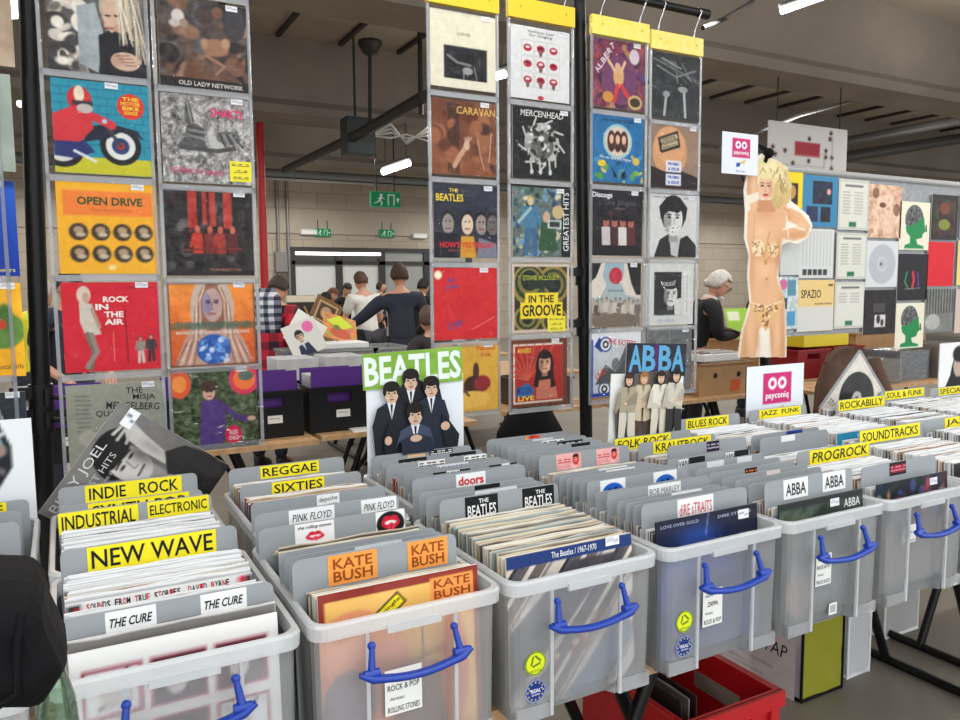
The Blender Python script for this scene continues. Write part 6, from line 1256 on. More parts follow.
for i, (u, v, lab, dl) in enumerate(((1.43, 4.42, 'black crate with purple dividers standing next to the garden record display', 'tall purple divider in the crate beside the garden record display'), (1.83, 4.42, 'black crate with purple dividers, half behind the group photo card', 'tall purple divider in the crate half behind the group photo card'),
                                     (.62, 4.35, 'black crate with purple dividers seen between the red record and the garden record displays', 'purple divider seen between the two record displays'), (.0, 4.3, 'black crate with purple dividers behind the black rack pole', 'purple divider behind the black rack pole'), (1.02, 4.40, 'black crate with purple dividers hidden mostly by the garden record', 'purple divider mostly hidden by the garden record'))):
    purple_crate(u, v, lab)
    purple_card(u, v+.035, TZ+.02, dl, .36); purple_card(u+.004, v+.30, TZ+.02, dl.replace('tall purple', 'second purple').replace('purple divider seen', 'rear purple divider seen').replace('purple divider behind', 'rear purple divider behind').replace('purple divider mostly', 'rear purple divider mostly'), .34)
    for k in range(6):
        oo = bpy.data.objects.new('crate_sleeve', SLV['white'][k % 5]); COL.objects.link(oo); oo.location = (u, v+.07+.035*k, TZ+.02); tag(oo, 'white record sleeve packed in the '+('crate nearer the garden record' if i == 0 else ('crate half behind the group card' if i == 1 else 'black crates under the hanging displays')), 'record', 'white sleeves in crate %d' % i if i < 2 else 'white sleeves in the crates under the displays')
# shoe-like black bag and carton below the slatted table
m = MB(); p = atz(262, 470, 0.02)
m.ball((0, 0, .12), (.22, .15, .12), n=14); m.ball((.14, 0, .16), (.12, .13, .1), n=12); m.build('bag_body', mat('dark_blue_cloth', (38, 44, 56), .8), o_ := empty('dark_bag', (1.35, 5.4, 0), label='dark blue bag lying on the floor under the slatted table', cat='bag'))
m = MB(); m.tube([(-.15, -.05, .15), (-.08, -.1, .3), (.08, -.1, .3), (.15, -.05, .15)], .015, 6); m.build('strap', BLACKC, o_)
m = MB(); m.b2(-.3, .3, 0, .01, 0, .005); m.box((0, .28, .006), (.6, .5, .01)); tag(m.build('white_sheet', WHITEP), 'white card sheet lying on the slatted table before the crates', 'sheet').location = (1.78, 4.32, TZ+.001)
# black bag, brown crate and hat-like cap seen under the singer record
o = empty('black_backpack', (2.72, 4.02, 0), label='black bag standing below the singer record display', cat='bag')
p = at(530, 428, 4.1); o.location = (p.x, 4.1, 0)
m = MB(); m.loft([[(r*.9*math.cos(a), .62*r*math.sin(a), z) for a in [k*math.pi/8 for k in range(16)]] for z, r in ((0, .2), (.1, .27), (.4, .28), (.66, .25), (.8, .16), (.84, .05))], smooth=True); m.build('bag_body', BLACKC, o)
m = MB(); m.tube([(-.1, -.1, .8), (-.05, -.12, .92), (.05, -.12, .92), (.1, -.1, .8)], .014, 6); m.build('handle', BLACKC, o)
m = MB(); m.loft([[(r*.8*math.cos(a), -.17+.3*r*math.sin(a), z) for a in [k*math.pi/6 for k in range(12)]] for z, r in ((.1, .16), (.2, .22), (.45, .22), (.52, .14))], smooth=True); m.build('front_pocket', BLACKC, o)
def carton(name, c, w, d, h, label, mt=CARD, slot=True, rz=0, flaps=False, cat='box'):
    o = empty(name, c, (0, 0, rz), label=label, cat=cat); crate_mesh(w, d, h, mt, o, slot=False, wall=.008, rim=.012)
    if slot:
        for x in (-w*.2, w*.25):
            m = MB(); m.tube([(x, -.002, h*.6), (x, .003, h*.6)], .022, 12); m.build('finger_hole_shade', mat('hole_shade', (34, 28, 22), .9), o)  # solid dark disc, painted for the shade inside a finger hole
    return o
p = at(568, 420, 4.5); carton('brown_crate', (3.0, 4.56, TZ), .42, .34, .2, 'dark brown crate on the table behind the singer record', mat('dark_brown', (72, 46, 34), .7), False)
p = atz(563, 404, TZ+.2)
m = MB(); m.loft([[(r*math.cos(a), r*.8*math.sin(a), z) for a in [k*math.pi/8 for k in range(16)]] for z, r in ((0, .15), (.015, .15), (.02, .1), (.07, .09), (.1, .05))], smooth=True); ho = m.build('straw_hat', mat('straw', (196, 168, 120), .8, noise=.15, nscale=40)); ho.location = (3.0, 4.74, TZ+.2); tag(ho, 'pale straw hat on the dark brown crate beside the rack pole', 'hat')
# cardboard boxes with records on the wooden table
bx = [(707, 4.36, .30, 'open cardboard box of records behind the misty grey record'), (722, 4.36, .36, 'open cardboard box with an orange mark, in front of the white-haired man')]
for i, (px, v, wd, lab) in enumerate(bx):
    x = (3.62, 4.28, 4.72)[i]+.12
    o = carton('cardboard_box', (x+(.0 if i == 0 else .12), v, TZ), .6 if i == 0 else .55, .36, .25, lab)
    if i == 1: c = card('orange_mark', Art((196, 90, 50), 6), .1, .09, (.1, -.002, .02), parent=o, thick=.0004)
    for k in range(8):
        oo = bpy.data.objects.new('box_sleeve', SLV['mixed'][k % 6]); COL.objects.link(oo); oo.location = (o.location.x+(-.1 if k % 2 else .1)*.4, v+.05+.034*k, TZ+.012); tag(oo, 'record sleeve standing in the '+('box behind the misty grey record' if i == 0 else 'box with the orange mark'), 'record', 'sleeves in cardboard box %d' % i)
o = tag(MB().b2(-.2, .2, 0, .3, 0, .06).build('white_parcel', WHITEP, bevel=.008), 'flat white parcel lying on the cardboard box before the white-haired man', 'parcel'); o.location = (4.52, 4.4, TZ+.252)
p = atz(720, 352, TZ+.3)
# yellow and red crates, brown jacket, wrapped stacks
q = at(826, 358, 4.8); o = empty('yellow_crate', (q.x, 4.8, TZ+.27), label='yellow plastic crate below the cream and white record', cat='crate'); crate_mesh(.62, .38, .2, YELLOWP, o)
q2 = at(802, 388, 4.72); o = empty('small_red_crate', (q.x-.32, 4.68, TZ), label='small dark red crate beneath the yellow crate', cat='crate'); crate_mesh(.42, .36, .26, mat('deep_red_plastic', (140, 26, 34), .45), o)
o = empty('small_red_crate', (q.x+.25, 4.75, TZ), label='dark red crate under the yellow one, behind the brown jacket', cat='crate'); crate_mesh(.42, .36, .26, mat('deep_red_plastic'), o)
pj = at(843, 395, 3.55); o = empty('brown_jacket', (pj.x, 3.55, 0), label='brown jacket draped over a chair back beside the diamond-turned record', cat='jacket')
m = MB(); rg_ = random.Random(5); top = at(850, 346, 3.55).z
rings = []
for z, w_, d_, xo in ((.35, .36, .13, .02), (.6, .34, .12, 0), (.85, .31, .11, .0), (top-.16, .27, .1, .02), (top-.06, .2, .09, .03), (top-.01, .1, .06, .04), (top, .03, .03, .05)):
    rings.append([(xo+w_*.8*math.cos(a)*(1+.09*math.sin(5*a+z*3)), d_*math.sin(a)*(1+.2*math.sin(7*a+z*9)), z) for a in [k*math.pi/16 for k in range(32)]])
m.loft(rings, smooth=True); m.build('jacket_body', mat('brown_cloth', (92, 66, 54), .85, noise=.15, nscale=12, bump=.3), o)
m = MB(); m.tube([(-.2, -.06, top-.12), (-.29, -.1, top-.35), (-.3, -.1, top-.62), (-.26, -.1, .6)], [.07, .075, .065, .06], 10); m.build('sleeve', mat('brown_cloth'), o)
m = MB(); m.tube([(.2, -.06, top-.12), (.32, -.08, top-.35), (.34, -.08, top-.6), (.3, -.08, .6)], [.07, .075, .065, .06], 10); m.build('sleeve', mat('brown_cloth'), o)
m = MB(); [m.tube([(x, y, 0), (x, y, .46)], .014, 6) for x in (-.2, .2) for y in (-.06, .34)]; m.tube([(-.2, -.02, .46), (-.2, .0, top-.1)], .014, 6); m.tube([(.2, -.02, .46), (.2, 0, top-.1)], .014, 6); m.b2(-.22, .22, -.06, .36, .45, .47); m.build('chair_frame', BLACKM, o)
# plastic-wrapped stacks behind the green heads
PLW = mat_clear('wrap_plastic', .35, 1.0, hazecol=(180, 178, 172), rough=.15, bump=.5, bscale=12)
q = at(897, 385, 4.1)
for i in range(4):
    o = empty('wrapped_stack', (at(885, 372, 4.1).x+.47*i, 4.1+.05*(i % 2), TZ), label=('grey brown plastic-wrapped stack behind the diamond-turned record', 'blue grey plastic-wrapped stack under the lower green head', 'taller plastic-wrapped stack beside the blue grey one', 'last plastic-wrapped stack before the black figure card')[i], cat='stack')
    m = MB(); m.b2(-.2, .2, 0, .34, 0, .2+.05*i); m.build('packed_covers', mat('wrapped_%d' % i, ((120, 104, 90), (104, 116, 130), (128, 110, 96), (110, 106, 100))[i], .6, noise=.3, nscale=6), o)
    m = MB(); m.b2(-.21, .21, -.01, .35, -.0, .21+.05*i); m.build('wrapping', PLW, o)
TF = slat_table(5.2, 8.0, 4.0, 4.55, 'slatted folding table under the plastic-wrapped stacks', (5.5, 7.6), lean=(.25, -.25))
p = atz(850, 350, TZ+.3); o = carton('cardboard_box', (at(905, 350, 4.75).x, 4.9, TZ), 1.1, .5, .36, 'long pale cardboard box behind the brown jacket', CARD, False)

# ---- farther bins: grey tubs and leaning covers
TJ = slat_table(2.6, 5.0, 8.4, 9.2, 'slatted table carrying the brown framed cover', (2.9, 4.7), lean=(.25, -.25))
TG = slat_table(2.0, 4.6, 6.3, 7.6, 'slatted table carrying the grey bins in front of the man in white', (2.3, 4.3), lean=(.25, -.25))
TH = slat_table(1.6, 3.4, 5.55, 6.25, 'slatted table carrying the white and pale trays behind the purple crates', (1.9, 3.1), lean=(.25, -.25))
GB = mat('grey_bin', (142, 148, 150), .5)
def bin_(px, V, w, h, label):
    p = at(px, 345, V); o = empty('grey_bin', (p.x, V, TZ), label=label, cat='bin'); crate_mesh(w, .5, h, GB, o, slot=False)
    for k in range(-2, 3):
        m = MB(); m.b2(k*w*.18-.01, k*w*.18+.01, -.012, 0, .02, h-.03); m.build('rib', GB, o)
    return o
bin_(349, 6.42, .5, .32, 'grey ribbed bin in front of the man in the white T-shirt'); bin_(392, 6.42, .34, .32, 'grey ribbed bin in front of the man in navy')
def lean_cover(px, py, V, s, roll, art, label, z=None, tilt=-.2):
    p = at(px, py, V); z = p.z if z is None else z
    o = card('record_cover', art, s, s, (p.x, V, z), (tilt, roll, 0)); tag(o, label, 'record')
    if z-.03 > TZ+.05:
        b = empty('record_box', (p.x, V-.06, TZ), label='box propping up the '+label.split(',')[0].split(' in front')[0].split(' behind')[0].split(' leaning')[0].split(' lying')[0], cat='box'); crate_mesh(.26, .3, z-.02-TZ, CARD if V > 8 else GB, b, slot=False)
    return o
a = A_((214, 214, 208), 56); a.e(.72, .22, .16, .16, (226, 110, 170)).face(.4, .4, .3, (214, 176, 150), (40, 36, 40)).p([(.2, 1), (.26, .66), (.56, .64), (.68, 1)], (44, 50, 72)).p([(.36, .62), (.44, .62), (.42, .86)], (200, 210, 220))
lean_cover(312, 354, 6.0, .28, -.35, a, 'white cover with a suited portrait and a pink disc, leaning in the tray', tilt=-.3)
a = A_((232, 232, 226), 32).nz(10, 4, 3); lean_cover(298, 347, 6.24, .29, .6, a, 'plain white cover leaning behind the suited portrait cover', tilt=-.3)
a = A_((130, 96, 60), 40).r(.14, .14, .86, .86, (200, 180, 140)).r(.2, .2, .8, .8, (90, 66, 50)).e(.5, .5, .2, .22, (190, 160, 130)); lean_cover(321, 326, 8.6, .34, .5, a, 'brown framed cover tilted in front of the man in the dark jacket', tilt=-.3)
a = A_((60, 50, 44), 40).r(.0, .0, 1, .24, (214, 206, 186)).l([(.6, .4), (.8, .9)], .05, (190, 160, 120)); lean_cover(303, 324, 8.9, .34, 0, a, 'dark cover with a cream top band behind the brown framed cover', tilt=-.2)
a = A_((206, 140, 80), 56).nz(60, 8, 4, gray=False).p([(.1, .3), (.5, 0), (.9, .3), (.5, .6)], (206, 226, 50)).e(.5, .7, .3, .2, (200, 90, 60)).e(.4, .5, .1, .1, (110, 120, 60)); lean_cover(341, 341, 7.0, .34, .3, a, 'bright yellow green and orange cover lying on the grey bin', tilt=-.8)
o = tag(MB().b2(-.24, .24, 0, .3, 0, .05).build('white_tray', WHITEP, bevel=.006), 'white lid resting on the grey ribbed bin', 'lid'); q = at(345, 346, 6.4); o.location = (q.x, 6.46, TZ+.322)
for i, (px, lab) in enumerate(((300, 'long pale tray of white sleeves behind the purple crates'), (348, 'pale tray of white sleeves beside the group card'))):
    q = at(px, 376, 5.65); o = empty('record_tray', (q.x, 5.65, TZ), label=lab, cat='tray'); crate_mesh(.42, .46, .14, mat('pale_plastic', (206, 210, 214), .4), o, slot=False)
    for k in range(5):
        oo = bpy.data.objects.new('tray_sleeve', SLV['white'][k % 5]); COL.objects.link(oo); oo.location = (q.x, 5.70+.075*k, TZ+.013); tag(oo, 'white sleeve standing in the %s tray behind the purple crates' % ('long pale' if i == 0 else 'second pale'), 'record', 'white sleeves in pale tray %d' % i)
for k in range(2):
    c = carton('small_box', (at(315+10*k, 353, 5.66).x, 5.63, atz(315, 353, TZ).z+.15), .07, .07, .07, ('small brown box on the pale tray under the suited portrait cover', 'small brown box on the pale tray beside the grey bin')[k], CARD, False)
# ---- floor under the stall: red crate, carrier bags
o = empty('red_crate', (1.86, 1.58, 0), label='red plastic crate on the floor below the deep blue record tub', cat='crate')
cz = .30
pa, pb = atz(780, 690, cz), atz(732, 656, cz)
cu1, cv0, cv1 = pa.x, pa.y, pb.y
cw, cdp = .40, max(.5, cv1-cv0)
o.location = (cu1-cw/2, cv0, 0)
crate_mesh(cw, cdp, cz, RED, o, slot=True, wall=.014, rim=.05)
for x in (-cw*.4, cw*.4): m = MB(); m.b2(x-.012, x+.012, -.014, 0, .02, cz-.04); m.build('rib', RED, o)
m = MB(); m.b2(cw/2-.008, cw/2+.001, cdp*.35, cdp*.65, cz*.5, cz*.66); m = MB(); m.b2(cw/2-.0155, cw/2-.0135, cdp*.3, cdp*.72, cz*.5, cz*.7); m.build('grip_slot', mat('slot_grey', (150, 146, 136), .8), o)
for k, (c, f) in enumerate((((60, 52, 54), (50, 44, 48)), ((150, 150, 150), (120, 110, 106)), ((70, 58, 58), (60, 40, 44)))):
    oo = bpy.data.objects.new('crate_record', sleeve_mesh(c, f, .005, 90+k)); COL.objects.link(oo); oo.rotation_euler = (0, 0, math.pi/2); oo.location = (cu1-cw+.05+.03*k, cv0+.22, .016); tag(oo, ('dark record standing in the red crate, nearest its side wall', 'grey record standing between two dark ones in the red crate', 'dark record with a plum face standing in the red crate')[k], 'record')
def bag(c0, c1, v0, v1, h, label, front, side, text=None):
    o = empty('carrier_bag', ((c0+c1)/2, v0, 0), label=label, cat='bag'); w = c1-c0; d = v1-v0; n = 8
    def wall(pts, mt, nm):
        m = MB(); vs = []; (xa, ya), (xb, yb) = pts; rg_ = random.Random(len(nm)+int(c0*100))
        for j in range(9):
            for i in range(n+1):
                t = i/n; k = .006*math.sin(9*t+j*2)+rg_.uniform(-.003, .003); nx, ny = (yb-ya), -(xb-xa); L = math.hypot(nx, ny); k = 0 if i in (0, n) or j == 0 else k
                vs.append((xa+(xb-xa)*t+nx/L*k, ya+(yb-ya)*t+ny/L*k, h*j/8))
        m.add(vs, [(j*(n+1)+i, j*(n+1)+i+1, (j+1)*(n+1)+i+1, (j+1)*(n+1)+i) for j in range(8) for i in range(n)], 0, True); return m.build(nm, mt, o)
    wall(((-w/2, 0), (w/2, 0)), front, 'front_panel'); wall(((w/2, 0), (w/2, d)), side, 'side_panel'); wall(((-w/2, d), (-w/2, 0)), side, 'side_panel'); wall(((w/2, d), (-w/2, d)), front, 'back_panel')
    m = MB()
    for x, y in ((-w/2, 0), (w/2, 0), (w/2, d), (-w/2, d)): m.tube([(x, y, 0), (x, y, h)], .006, 6)
    m.tube([(-w/2, 0, .006), (w/2, 0, .006), (w/2, d, .006), (-w/2, d, .006), (-w/2, 0, .006)], .0075, 6); m.build('piping', BLACKC if text else WHITEP, o)
    return o
OLIVE = mat('olive_bag', (150, 150, 36), .45, bump=.4, bscale=14); WBAG = mat('white_bag', (200, 200, 204), .4, bump=.5, bscale=10)
b0, b1 = atz(801, 703, 0), atz(844, 689, 0)
o = bag(b0.x, b1.x, b0.y, b0.y+.42, .47, 'carrier bag with an olive end and white printed sides under the tubs', OLIVE, WBAG, True)
a = A_((204, 204, 206), 40, .6).nz(8, 6, 2); [a.l([(.05, .55+.1*i), (.6+.1*(i % 3), .52+.1*i)], .012, (150, 150, 152)) for i in range(4)]; a.t('FUNKYAP', .5, .28, .8, .22, (30, 30, 32), bold=.0, it=.2)
card('bag_print', a, .36, .24, (-(b1.x-b0.x)/2-.014, .2, .0), (0, 0, -math.pi/2), parent=o, thick=0)
b0, b1 = atz(847, 679, 0), atz(875, 674, 0); bag(b0.x, b1.x, b0.y, b0.y+.3, .5, 'plain white carrier bag next to the olive one', WBAG, WBAG)
b0, b1 = atz(884, 640, 0), atz(905, 634, 0); bag(b0.x, b1.x+.1, b0.y, b0.y+.2, .4, 'pale grey plastic bag behind the black table leg', mat('grey_bag', (178, 178, 176), .4, bump=.4, bscale=9), mat('grey_bag'))
# ---- black bag at the front corner and the green sack below it
pts = [at(-40, 566, 1.02), at(34, 568, 1.02), at(45, 584, 1.02), at(50, 606, 1.02), at(70, 648, 1.02), at(44, 688, 1.02), at(-40, 688, 1.02)]
c = sum(pts, Vector())/len(pts); o = empty('black_bag', (c.x, 1.02, c.z), label='black padded cloth bag hanging over the corner tub, close to the camera', cat='bag')
m = MB(); rings = []
for y, s in ((-.09, .55), (-.075, .86), (-.04, .98), (.0, 1.0), (.05, .97), (.09, .8)):
    rg_ = random.Random(int(y*100)+20); rings.append([((p.x-c.x)*s, y, (p.z-c.z)*s) for p in pts])
m.loft(rings, smooth=False); m.build('bag_body', BLACKC, o, bevel=.012)
m = MB(); q = [(p-c) for p in pts]; m.tube([(q[1].x-.01, -.085, q[1].z-.02), (q[3].x-.03, -.095, q[3].z), (q[4].x-.05, -.09, q[4].z), (q[5].x-.04, -.085, q[5].z+.03)], .004, 6); m.tube([(q[0].x, -.088, q[0].z-.05), (q[3].x-.06, -.1, q[3].z+.03), (q[5].x-.04, -.085, q[5].z+.05)], .003, 6); m.build('seam_piping', BLACKC, o)
pg = at(56, 715, 1.08); o = empty('green_sack', (pg.x, 1.1, pg.z-.12), label='translucent green plastic sack under the black bag', cat='sack')
m = MB(); m.loft([[(.35*r*math.cos(a)*(1+.15*math.sin(5*a)), r*.4*math.sin(a), z*.8) for a in [k*math.pi/10 for k in range(20)]] for z, r in ((0, .06), (.06, .075), (.16, .06), (.22, .03), (.26, .04))], smooth=True); m.build('sack_body', mat_clear('green_film', .2, 1.0, tint=(.8, .95, .82), hazecol=(120, 160, 124), bump=.4, bscale=14), o)
# ================================================================ people
SKIN = mat('skin', (206, 156, 130), .55); EYEW = mat('eye_white', (232, 230, 226), .3)
def skin_mesh(V, E, Rr, root=0, sub=1):
    me = bpy.data.meshes.new('k'); me.from_pydata(V, E, []); o = bpy.data.objects.new('k', me); COL.objects.link(o)
    sk = o.modifiers.new('s', 'SKIN'); sk.use_smooth_shade = True
    for i, d in enumerate(me.skin_vertices[0].data):
        r = Rr[i]; d.radius = r if isinstance(r, tuple) else (r, r); d.use_root = i == root
    sb = o.modifiers.new('b', 'SUBSURF'); sb.levels = sub; sb.render_levels = sub
    dg = bpy.context.evaluated_depsgraph_get(); dg.update()
    m2 = bpy.data.meshes.new_from_object(o.evaluated_get(dg)); bpy.data.objects.remove(o); bpy.data.meshes.remove(me); return m2
def head_geo(m, hc, Rm, s=1.0):
    """head with brow, nose, mouth and ears; local -y is the face"""
    T_ = lambda p: tuple(Vector(hc)+Rm@(Vector(p)*s))
    n, k = 20, 14; vs = []
    for j in range(k+1):
        th = math.pi*j/k
        for i in range(n):
            ph = 2*math.pi*i/n; x, y, z = math.sin(th)*math.cos(ph), math.sin(th)*math.sin(ph), -math.cos(th)
            w = .077*(1-.16*max(0, -z)); d_ = .096
            px, py, pz = x*w, y*d_, z*.118
            if y < -.3:
                f = (-y-.3)/.7
                py -= f*.012*math.exp(-((z+.82)/.25)**2)                    # chin
                py += f*.008*math.exp(-((z-.05)/.14)**2)*(1 if abs(x) > .18 else 0)   # sockets
            if z < -.3 and y > .1: py *= .8
            vs.append(T_((px, py, pz)))
    m.add(vs, [(j*n+i, j*n+(i+1) % n, (j+1)*n+(i+1) % n, (j+1)*n+i) for j in range(k) for i in range(n)], 0, True)
    m.add([T_(p) for p in ((-.008, -.092, .02), (.008, -.092, .02), (.017, -.094, -.034), (-.017, -.094, -.034), (0, -.124, -.028), (0, -.102, .012))], [(0, 3, 4, 5), (5, 4, 2, 1), (3, 2, 4), (0, 5, 1)], 0, True)
    for sx in (-1, 1):
        b = len(m.v); m.ball((0, 0, 0), (.009, .019, .03), 0, 8, 6)
        for i in range(b, len(m.v)): m.v[i] = T_(Vector(m.v[i])+Vector((sx*.077, .008, -.004)))
        b = len(m.v); m.ball((0, 0, 0), .011, 1, 8, 6)
        for i in range(b, len(m.v)): m.v[i] = T_(Vector(m.v[i])+Vector((sx*.031, -.083, .008)))
        b = len(m.v); m.ball((0, 0, 0), .005, 2, 6, 4)
        for i in range(b, len(m.v)): m.v[i] = T_(Vector(m.v[i])+Vector((sx*.031, -.093, .007)))
    b = len(m.v); m.ball((0, 0, 0), (.022, .006, .006), 3, 8, 6)
    for i in range(b, len(m.v)): m.v[i] = T_(Vector(m.v[i])+Vector((0, -.094, -.062)))
def hand_pts(V, E, Rr, wi, d, side, up=Vector((0, 0, 1))):
    """palm plus five fingers grown from wrist index wi along d"""
    d = d.normalized(); sd = d.cross(up).normalized()*side; nn = sd.cross(d).normalized()*side; w = Vector(V[wi])
    pi = len(V); V.append(tuple(w+d*.05)); E.append((wi, pi)); Rr.append((.026, .016))
    for k, (off, L) in enumerate(((-.027, .062), (-.009, .074), (.009, .07), (.026, .055))):
        a = len(V); V.append(tuple(w+d*.085+sd*off)); V.append(tuple(w+d*(.085+L*.5)+sd*off*1.1-nn*.008)); V.append(tuple(w+d*(.085+L*.9)+sd*off*1.1-nn*.026))
        E += [(pi, a), (a, a+1), (a+1, a+2)]; Rr += [.0095, .0088, .0075]
    a = len(V); V.append(tuple(w+d*.035-sd*.034)); V.append(tuple(w+d*.068-sd*.05-nn*.012)); E += [(pi, a), (a, a+1)]; Rr += [.011, .009]
def person(name, loc, rz, H=1.75, lean=0.0, look=0.0, hturn=0.0, arms=None, hair=(50, 38, 32), hairstyle='short', top=(40, 40, 50), topname='sweater', topmat=None, short=False, trousers=(44, 46, 58), skin=None, label='', legs=True, shirt=None, glasses=False, extra=None, bulk=1.0):
    s = H/1.75; o = empty('person', loc, (0, 0, rz), label=label, cat='person')
    sm = SKIN if skin is None else mat('skin_%d' % sum(skin), skin, .55)
    hip = Vector((0, 0, .93)); RL = Matrix.Rotation(lean, 3, 'X')       # leaning forward is towards -y
    up = lambda p: hip+RL@(Vector(p)-hip)
    j = {'pelvis': hip, 'belly': up((0, 0, 1.08)), 'chest': up((0, .0, 1.27)), 'ntop': up((0, .005, 1.43)), 'neck': up((0, -.005, 1.49)), 'headb': up((0, -.015, 1.54))}
    for sd, t in ((-1, 'l'), (1, 'r')):
        j['sh'+t] = up((sd*.18, .0, 1.395)); ar = (arms or {}).get(t) or ((sd*.24, .02, 1.12), (sd*.24, -.06, .9))
        j['el'+t], j['wr'+t] = Vector(ar[0]), Vector(ar[1])
        j['hp'+t] = Vector((sd*.09, 0, .9)); j['kn'+t] = Vector((sd*.1, -.02, .5)); j['an'+t] = Vector((sd*.105, .02, .09)); j['to'+t] = Vector((sd*.12, -.14, .035))
    def chain(names, edges, rad, hands=False, sub=1):
        V = [tuple(j[n]*s) for n in names]; E = [(names.index(a), names.index(b)) for a, b in edges]; Rr = [tuple(x*s for x in r) if isinstance(r, tuple) else r*s for r in rad]
        if hands:
            for sd, t in ((1, 'l'), (-1, 'r')): hand_pts(V, E, Rr, names.index('wr'+t), (j['wr'+t]-j['el'+t]), sd)
        return skin_mesh(V, E, Rr, 0, sub)
    nm = ['pelvis', 'belly', 'chest', 'ntop', 'neck', 'headb', 'shl', 'ell', 'wrl', 'shr', 'elr', 'wrr', 'hpl', 'knl', 'anl', 'tol', 'hpr', 'knr', 'anr', 'tor']
    ed = [('pelvis', 'belly'), ('belly', 'chest'), ('chest', 'ntop'), ('ntop', 'neck'), ('neck', 'headb')]+[('ntop', 'sh'+t) for t in 'lr']+[('sh'+t, 'el'+t) for t in 'lr']+[('el'+t, 'wr'+t) for t in 'lr']+[('pelvis', 'hp'+t) for t in 'lr']+[('hp'+t, 'kn'+t) for t in 'lr']+[('kn'+t, 'an'+t) for t in 'lr']+[('an'+t, 'to'+t) for t in 'lr']
    rd = [(.13, .1), (.125, .095), (.14, .1), (.075, .065), .052, .052]+[.055, .042, .028]*2+[.082, .056, .04, .034]*2
    body = chain(nm, ed, rd, True)
    m = MB(); body.calc_loop_triangles(); m.add([tuple(v.co) for v in body.vertices], [tuple(p.vertices) for p in body.polygons], 0, True)
    Rh = Matrix.Rotation(hturn, 3, 'Z')@Matrix.Rotation(look+lean*.6, 3, 'X')
    hc = (j['headb']+Rh@Vector((0, -.012, .085)))*s
    head_geo(m, hc, Rh, s); m.build('body', [sm, EYEW, mat('pupil', (40, 28, 22), .3), mat('lips', (170, 96, 86), .5)], o)
    TM = topmat or mat('cloth_%d_%d_%d' % top, top, .85, noise=.08, nscale=20, bump=.2, bscale=18)
    nt = ['belly', 'pelvis', 'chest', 'ntop', 'shl', 'ell', 'shr', 'elr']+([] if short else ['wrl', 'wrr']); b_ = bulk
    et = [('pelvis', 'belly'), ('belly', 'chest'), ('chest', 'ntop'), ('ntop', 'shl'), ('ntop', 'shr')]
    if short:
        for t in 'lr': j['el'+t+'0'] = j['el'+t]; j['el'+t] = j['sh'+t].lerp(j['el'+t], .75)
    et += [('shl', 'ell'), ('shr', 'elr')]+([] if short else [('ell', 'wrl'), ('elr', 'wrr')])
    rt = [(.142*b_, .112*b_), (.148*b_, .118*b_), (.155*b_, .115*b_), (.1*b_, .084*b_), .08*b_, .06*b_, .08*b_, .06*b_]+([] if short else [.04, .04])
    tm = chain(nt, et, rt); tm.materials.clear(); tm.materials.append(TM); t_ = bpy.data.objects.new(topname, tm); COL.objects.link(t_); t_.parent = o
    if short:
        for t in 'lr': j['el'+t] = j['el'+t+'0']
    nl = ['pelvis', 'hpl', 'knl', 'anl', 'hpr', 'knr', 'anr']; el = [('pelvis', 'hpl'), ('hpl', 'knl'), ('knl', 'anl'), ('pelvis', 'hpr'), ('hpr', 'knr'), ('knr', 'anr')]
    lm = chain(nl, el, [(.142, .112), .096, .072, .062, .096, .072, .062]); lm.materials.clear(); lm.materials.append(mat('cloth_%d_%d_%d' % trousers, trousers, .85, bump=.2, bscale=18)); l_ = bpy.data.objects.new('trousers', lm); COL.objects.link(l_); l_.parent = o
    for t in 'lr':
        m = MB(); a = j['an'+t]*s; f = j['to'+t]*s
        m.loft([[(a.x+w_*math.cos(q)*s, a.y+yo*s+d_*math.sin(q)*s, z*s) for q in [k*math.pi/6 for k in range(12)]] for z, w_, d_, yo in ((0, .046, .135, -.07), (.02, .05, .14, -.07), (.05, .047, .125, -.06), (.085, .044, .07, -.01), (.11, .046, .055, 0))], smooth=True); m.build('shoe', mat('shoe_dark', (34, 30, 30), .5), o)
    # hair: cap over the skull
    m = MB(); n, k = 20, 8; vs = []; rg_ = random.Random(int(H*1000)+sum(hair)); long = hairstyle == 'long'
    for jj in range(k+1):
        th = (math.pi*.66)*jj/k
        for i in range(n):
            ph = 2*math.pi*i/n; c_, s_ = math.cos(ph), math.sin(ph)
            lim = (.92 if s_ > .3 else .78) if s_ > -.25 else .5
            t2 = th*lim; r_ = 1.05+rg_.uniform(0, .13)+(.06 if hairstyle in ('messy', 'full') else 0)
            zz_ = math.cos(t2)*.118*r_ -(.12*max(0, s_+.4) if long and jj == k else 0)-(.01 if jj == k and s_ > .5 else 0)
            vs.append(tuple(Vector(hc)+Rh@(Vector((math.sin(t2)*c_*.078*r_, math.sin(t2)*s_*.098*r_+.004, zz_))*s)))
    m.add(vs, [(jj*n+i, jj*n+(i+1) % n, (jj+1)*n+(i+1) % n, (jj+1)*n+i)[::-1] for jj in range(k) for i in range(n)], 0, True)
    HM = mat('hair_%d_%d_%d' % hair, hair, .7, noise=.25, nscale=60, bump=.6, bscale=90)
    if hairstyle != 'none': m.build('hair', HM, o, solid=.008)
    if shirt:
        m = MB(); nk = (j['neck'])*s; m.loft([[tuple(nk+RL@Vector((r*math.cos(q)*s, r*.95*math.sin(q)*s, z*s))) for q in [kk*math.pi/8 for kk in range(16)]] for z, r in ((-.05, .074), (-.02, .066), (.014, .062))], smooth=True, cap0=False, cap1=False); m.build('shirt_collar', mat('shirt_%d' % sum(shirt), shirt, .7), o, solid=.006)
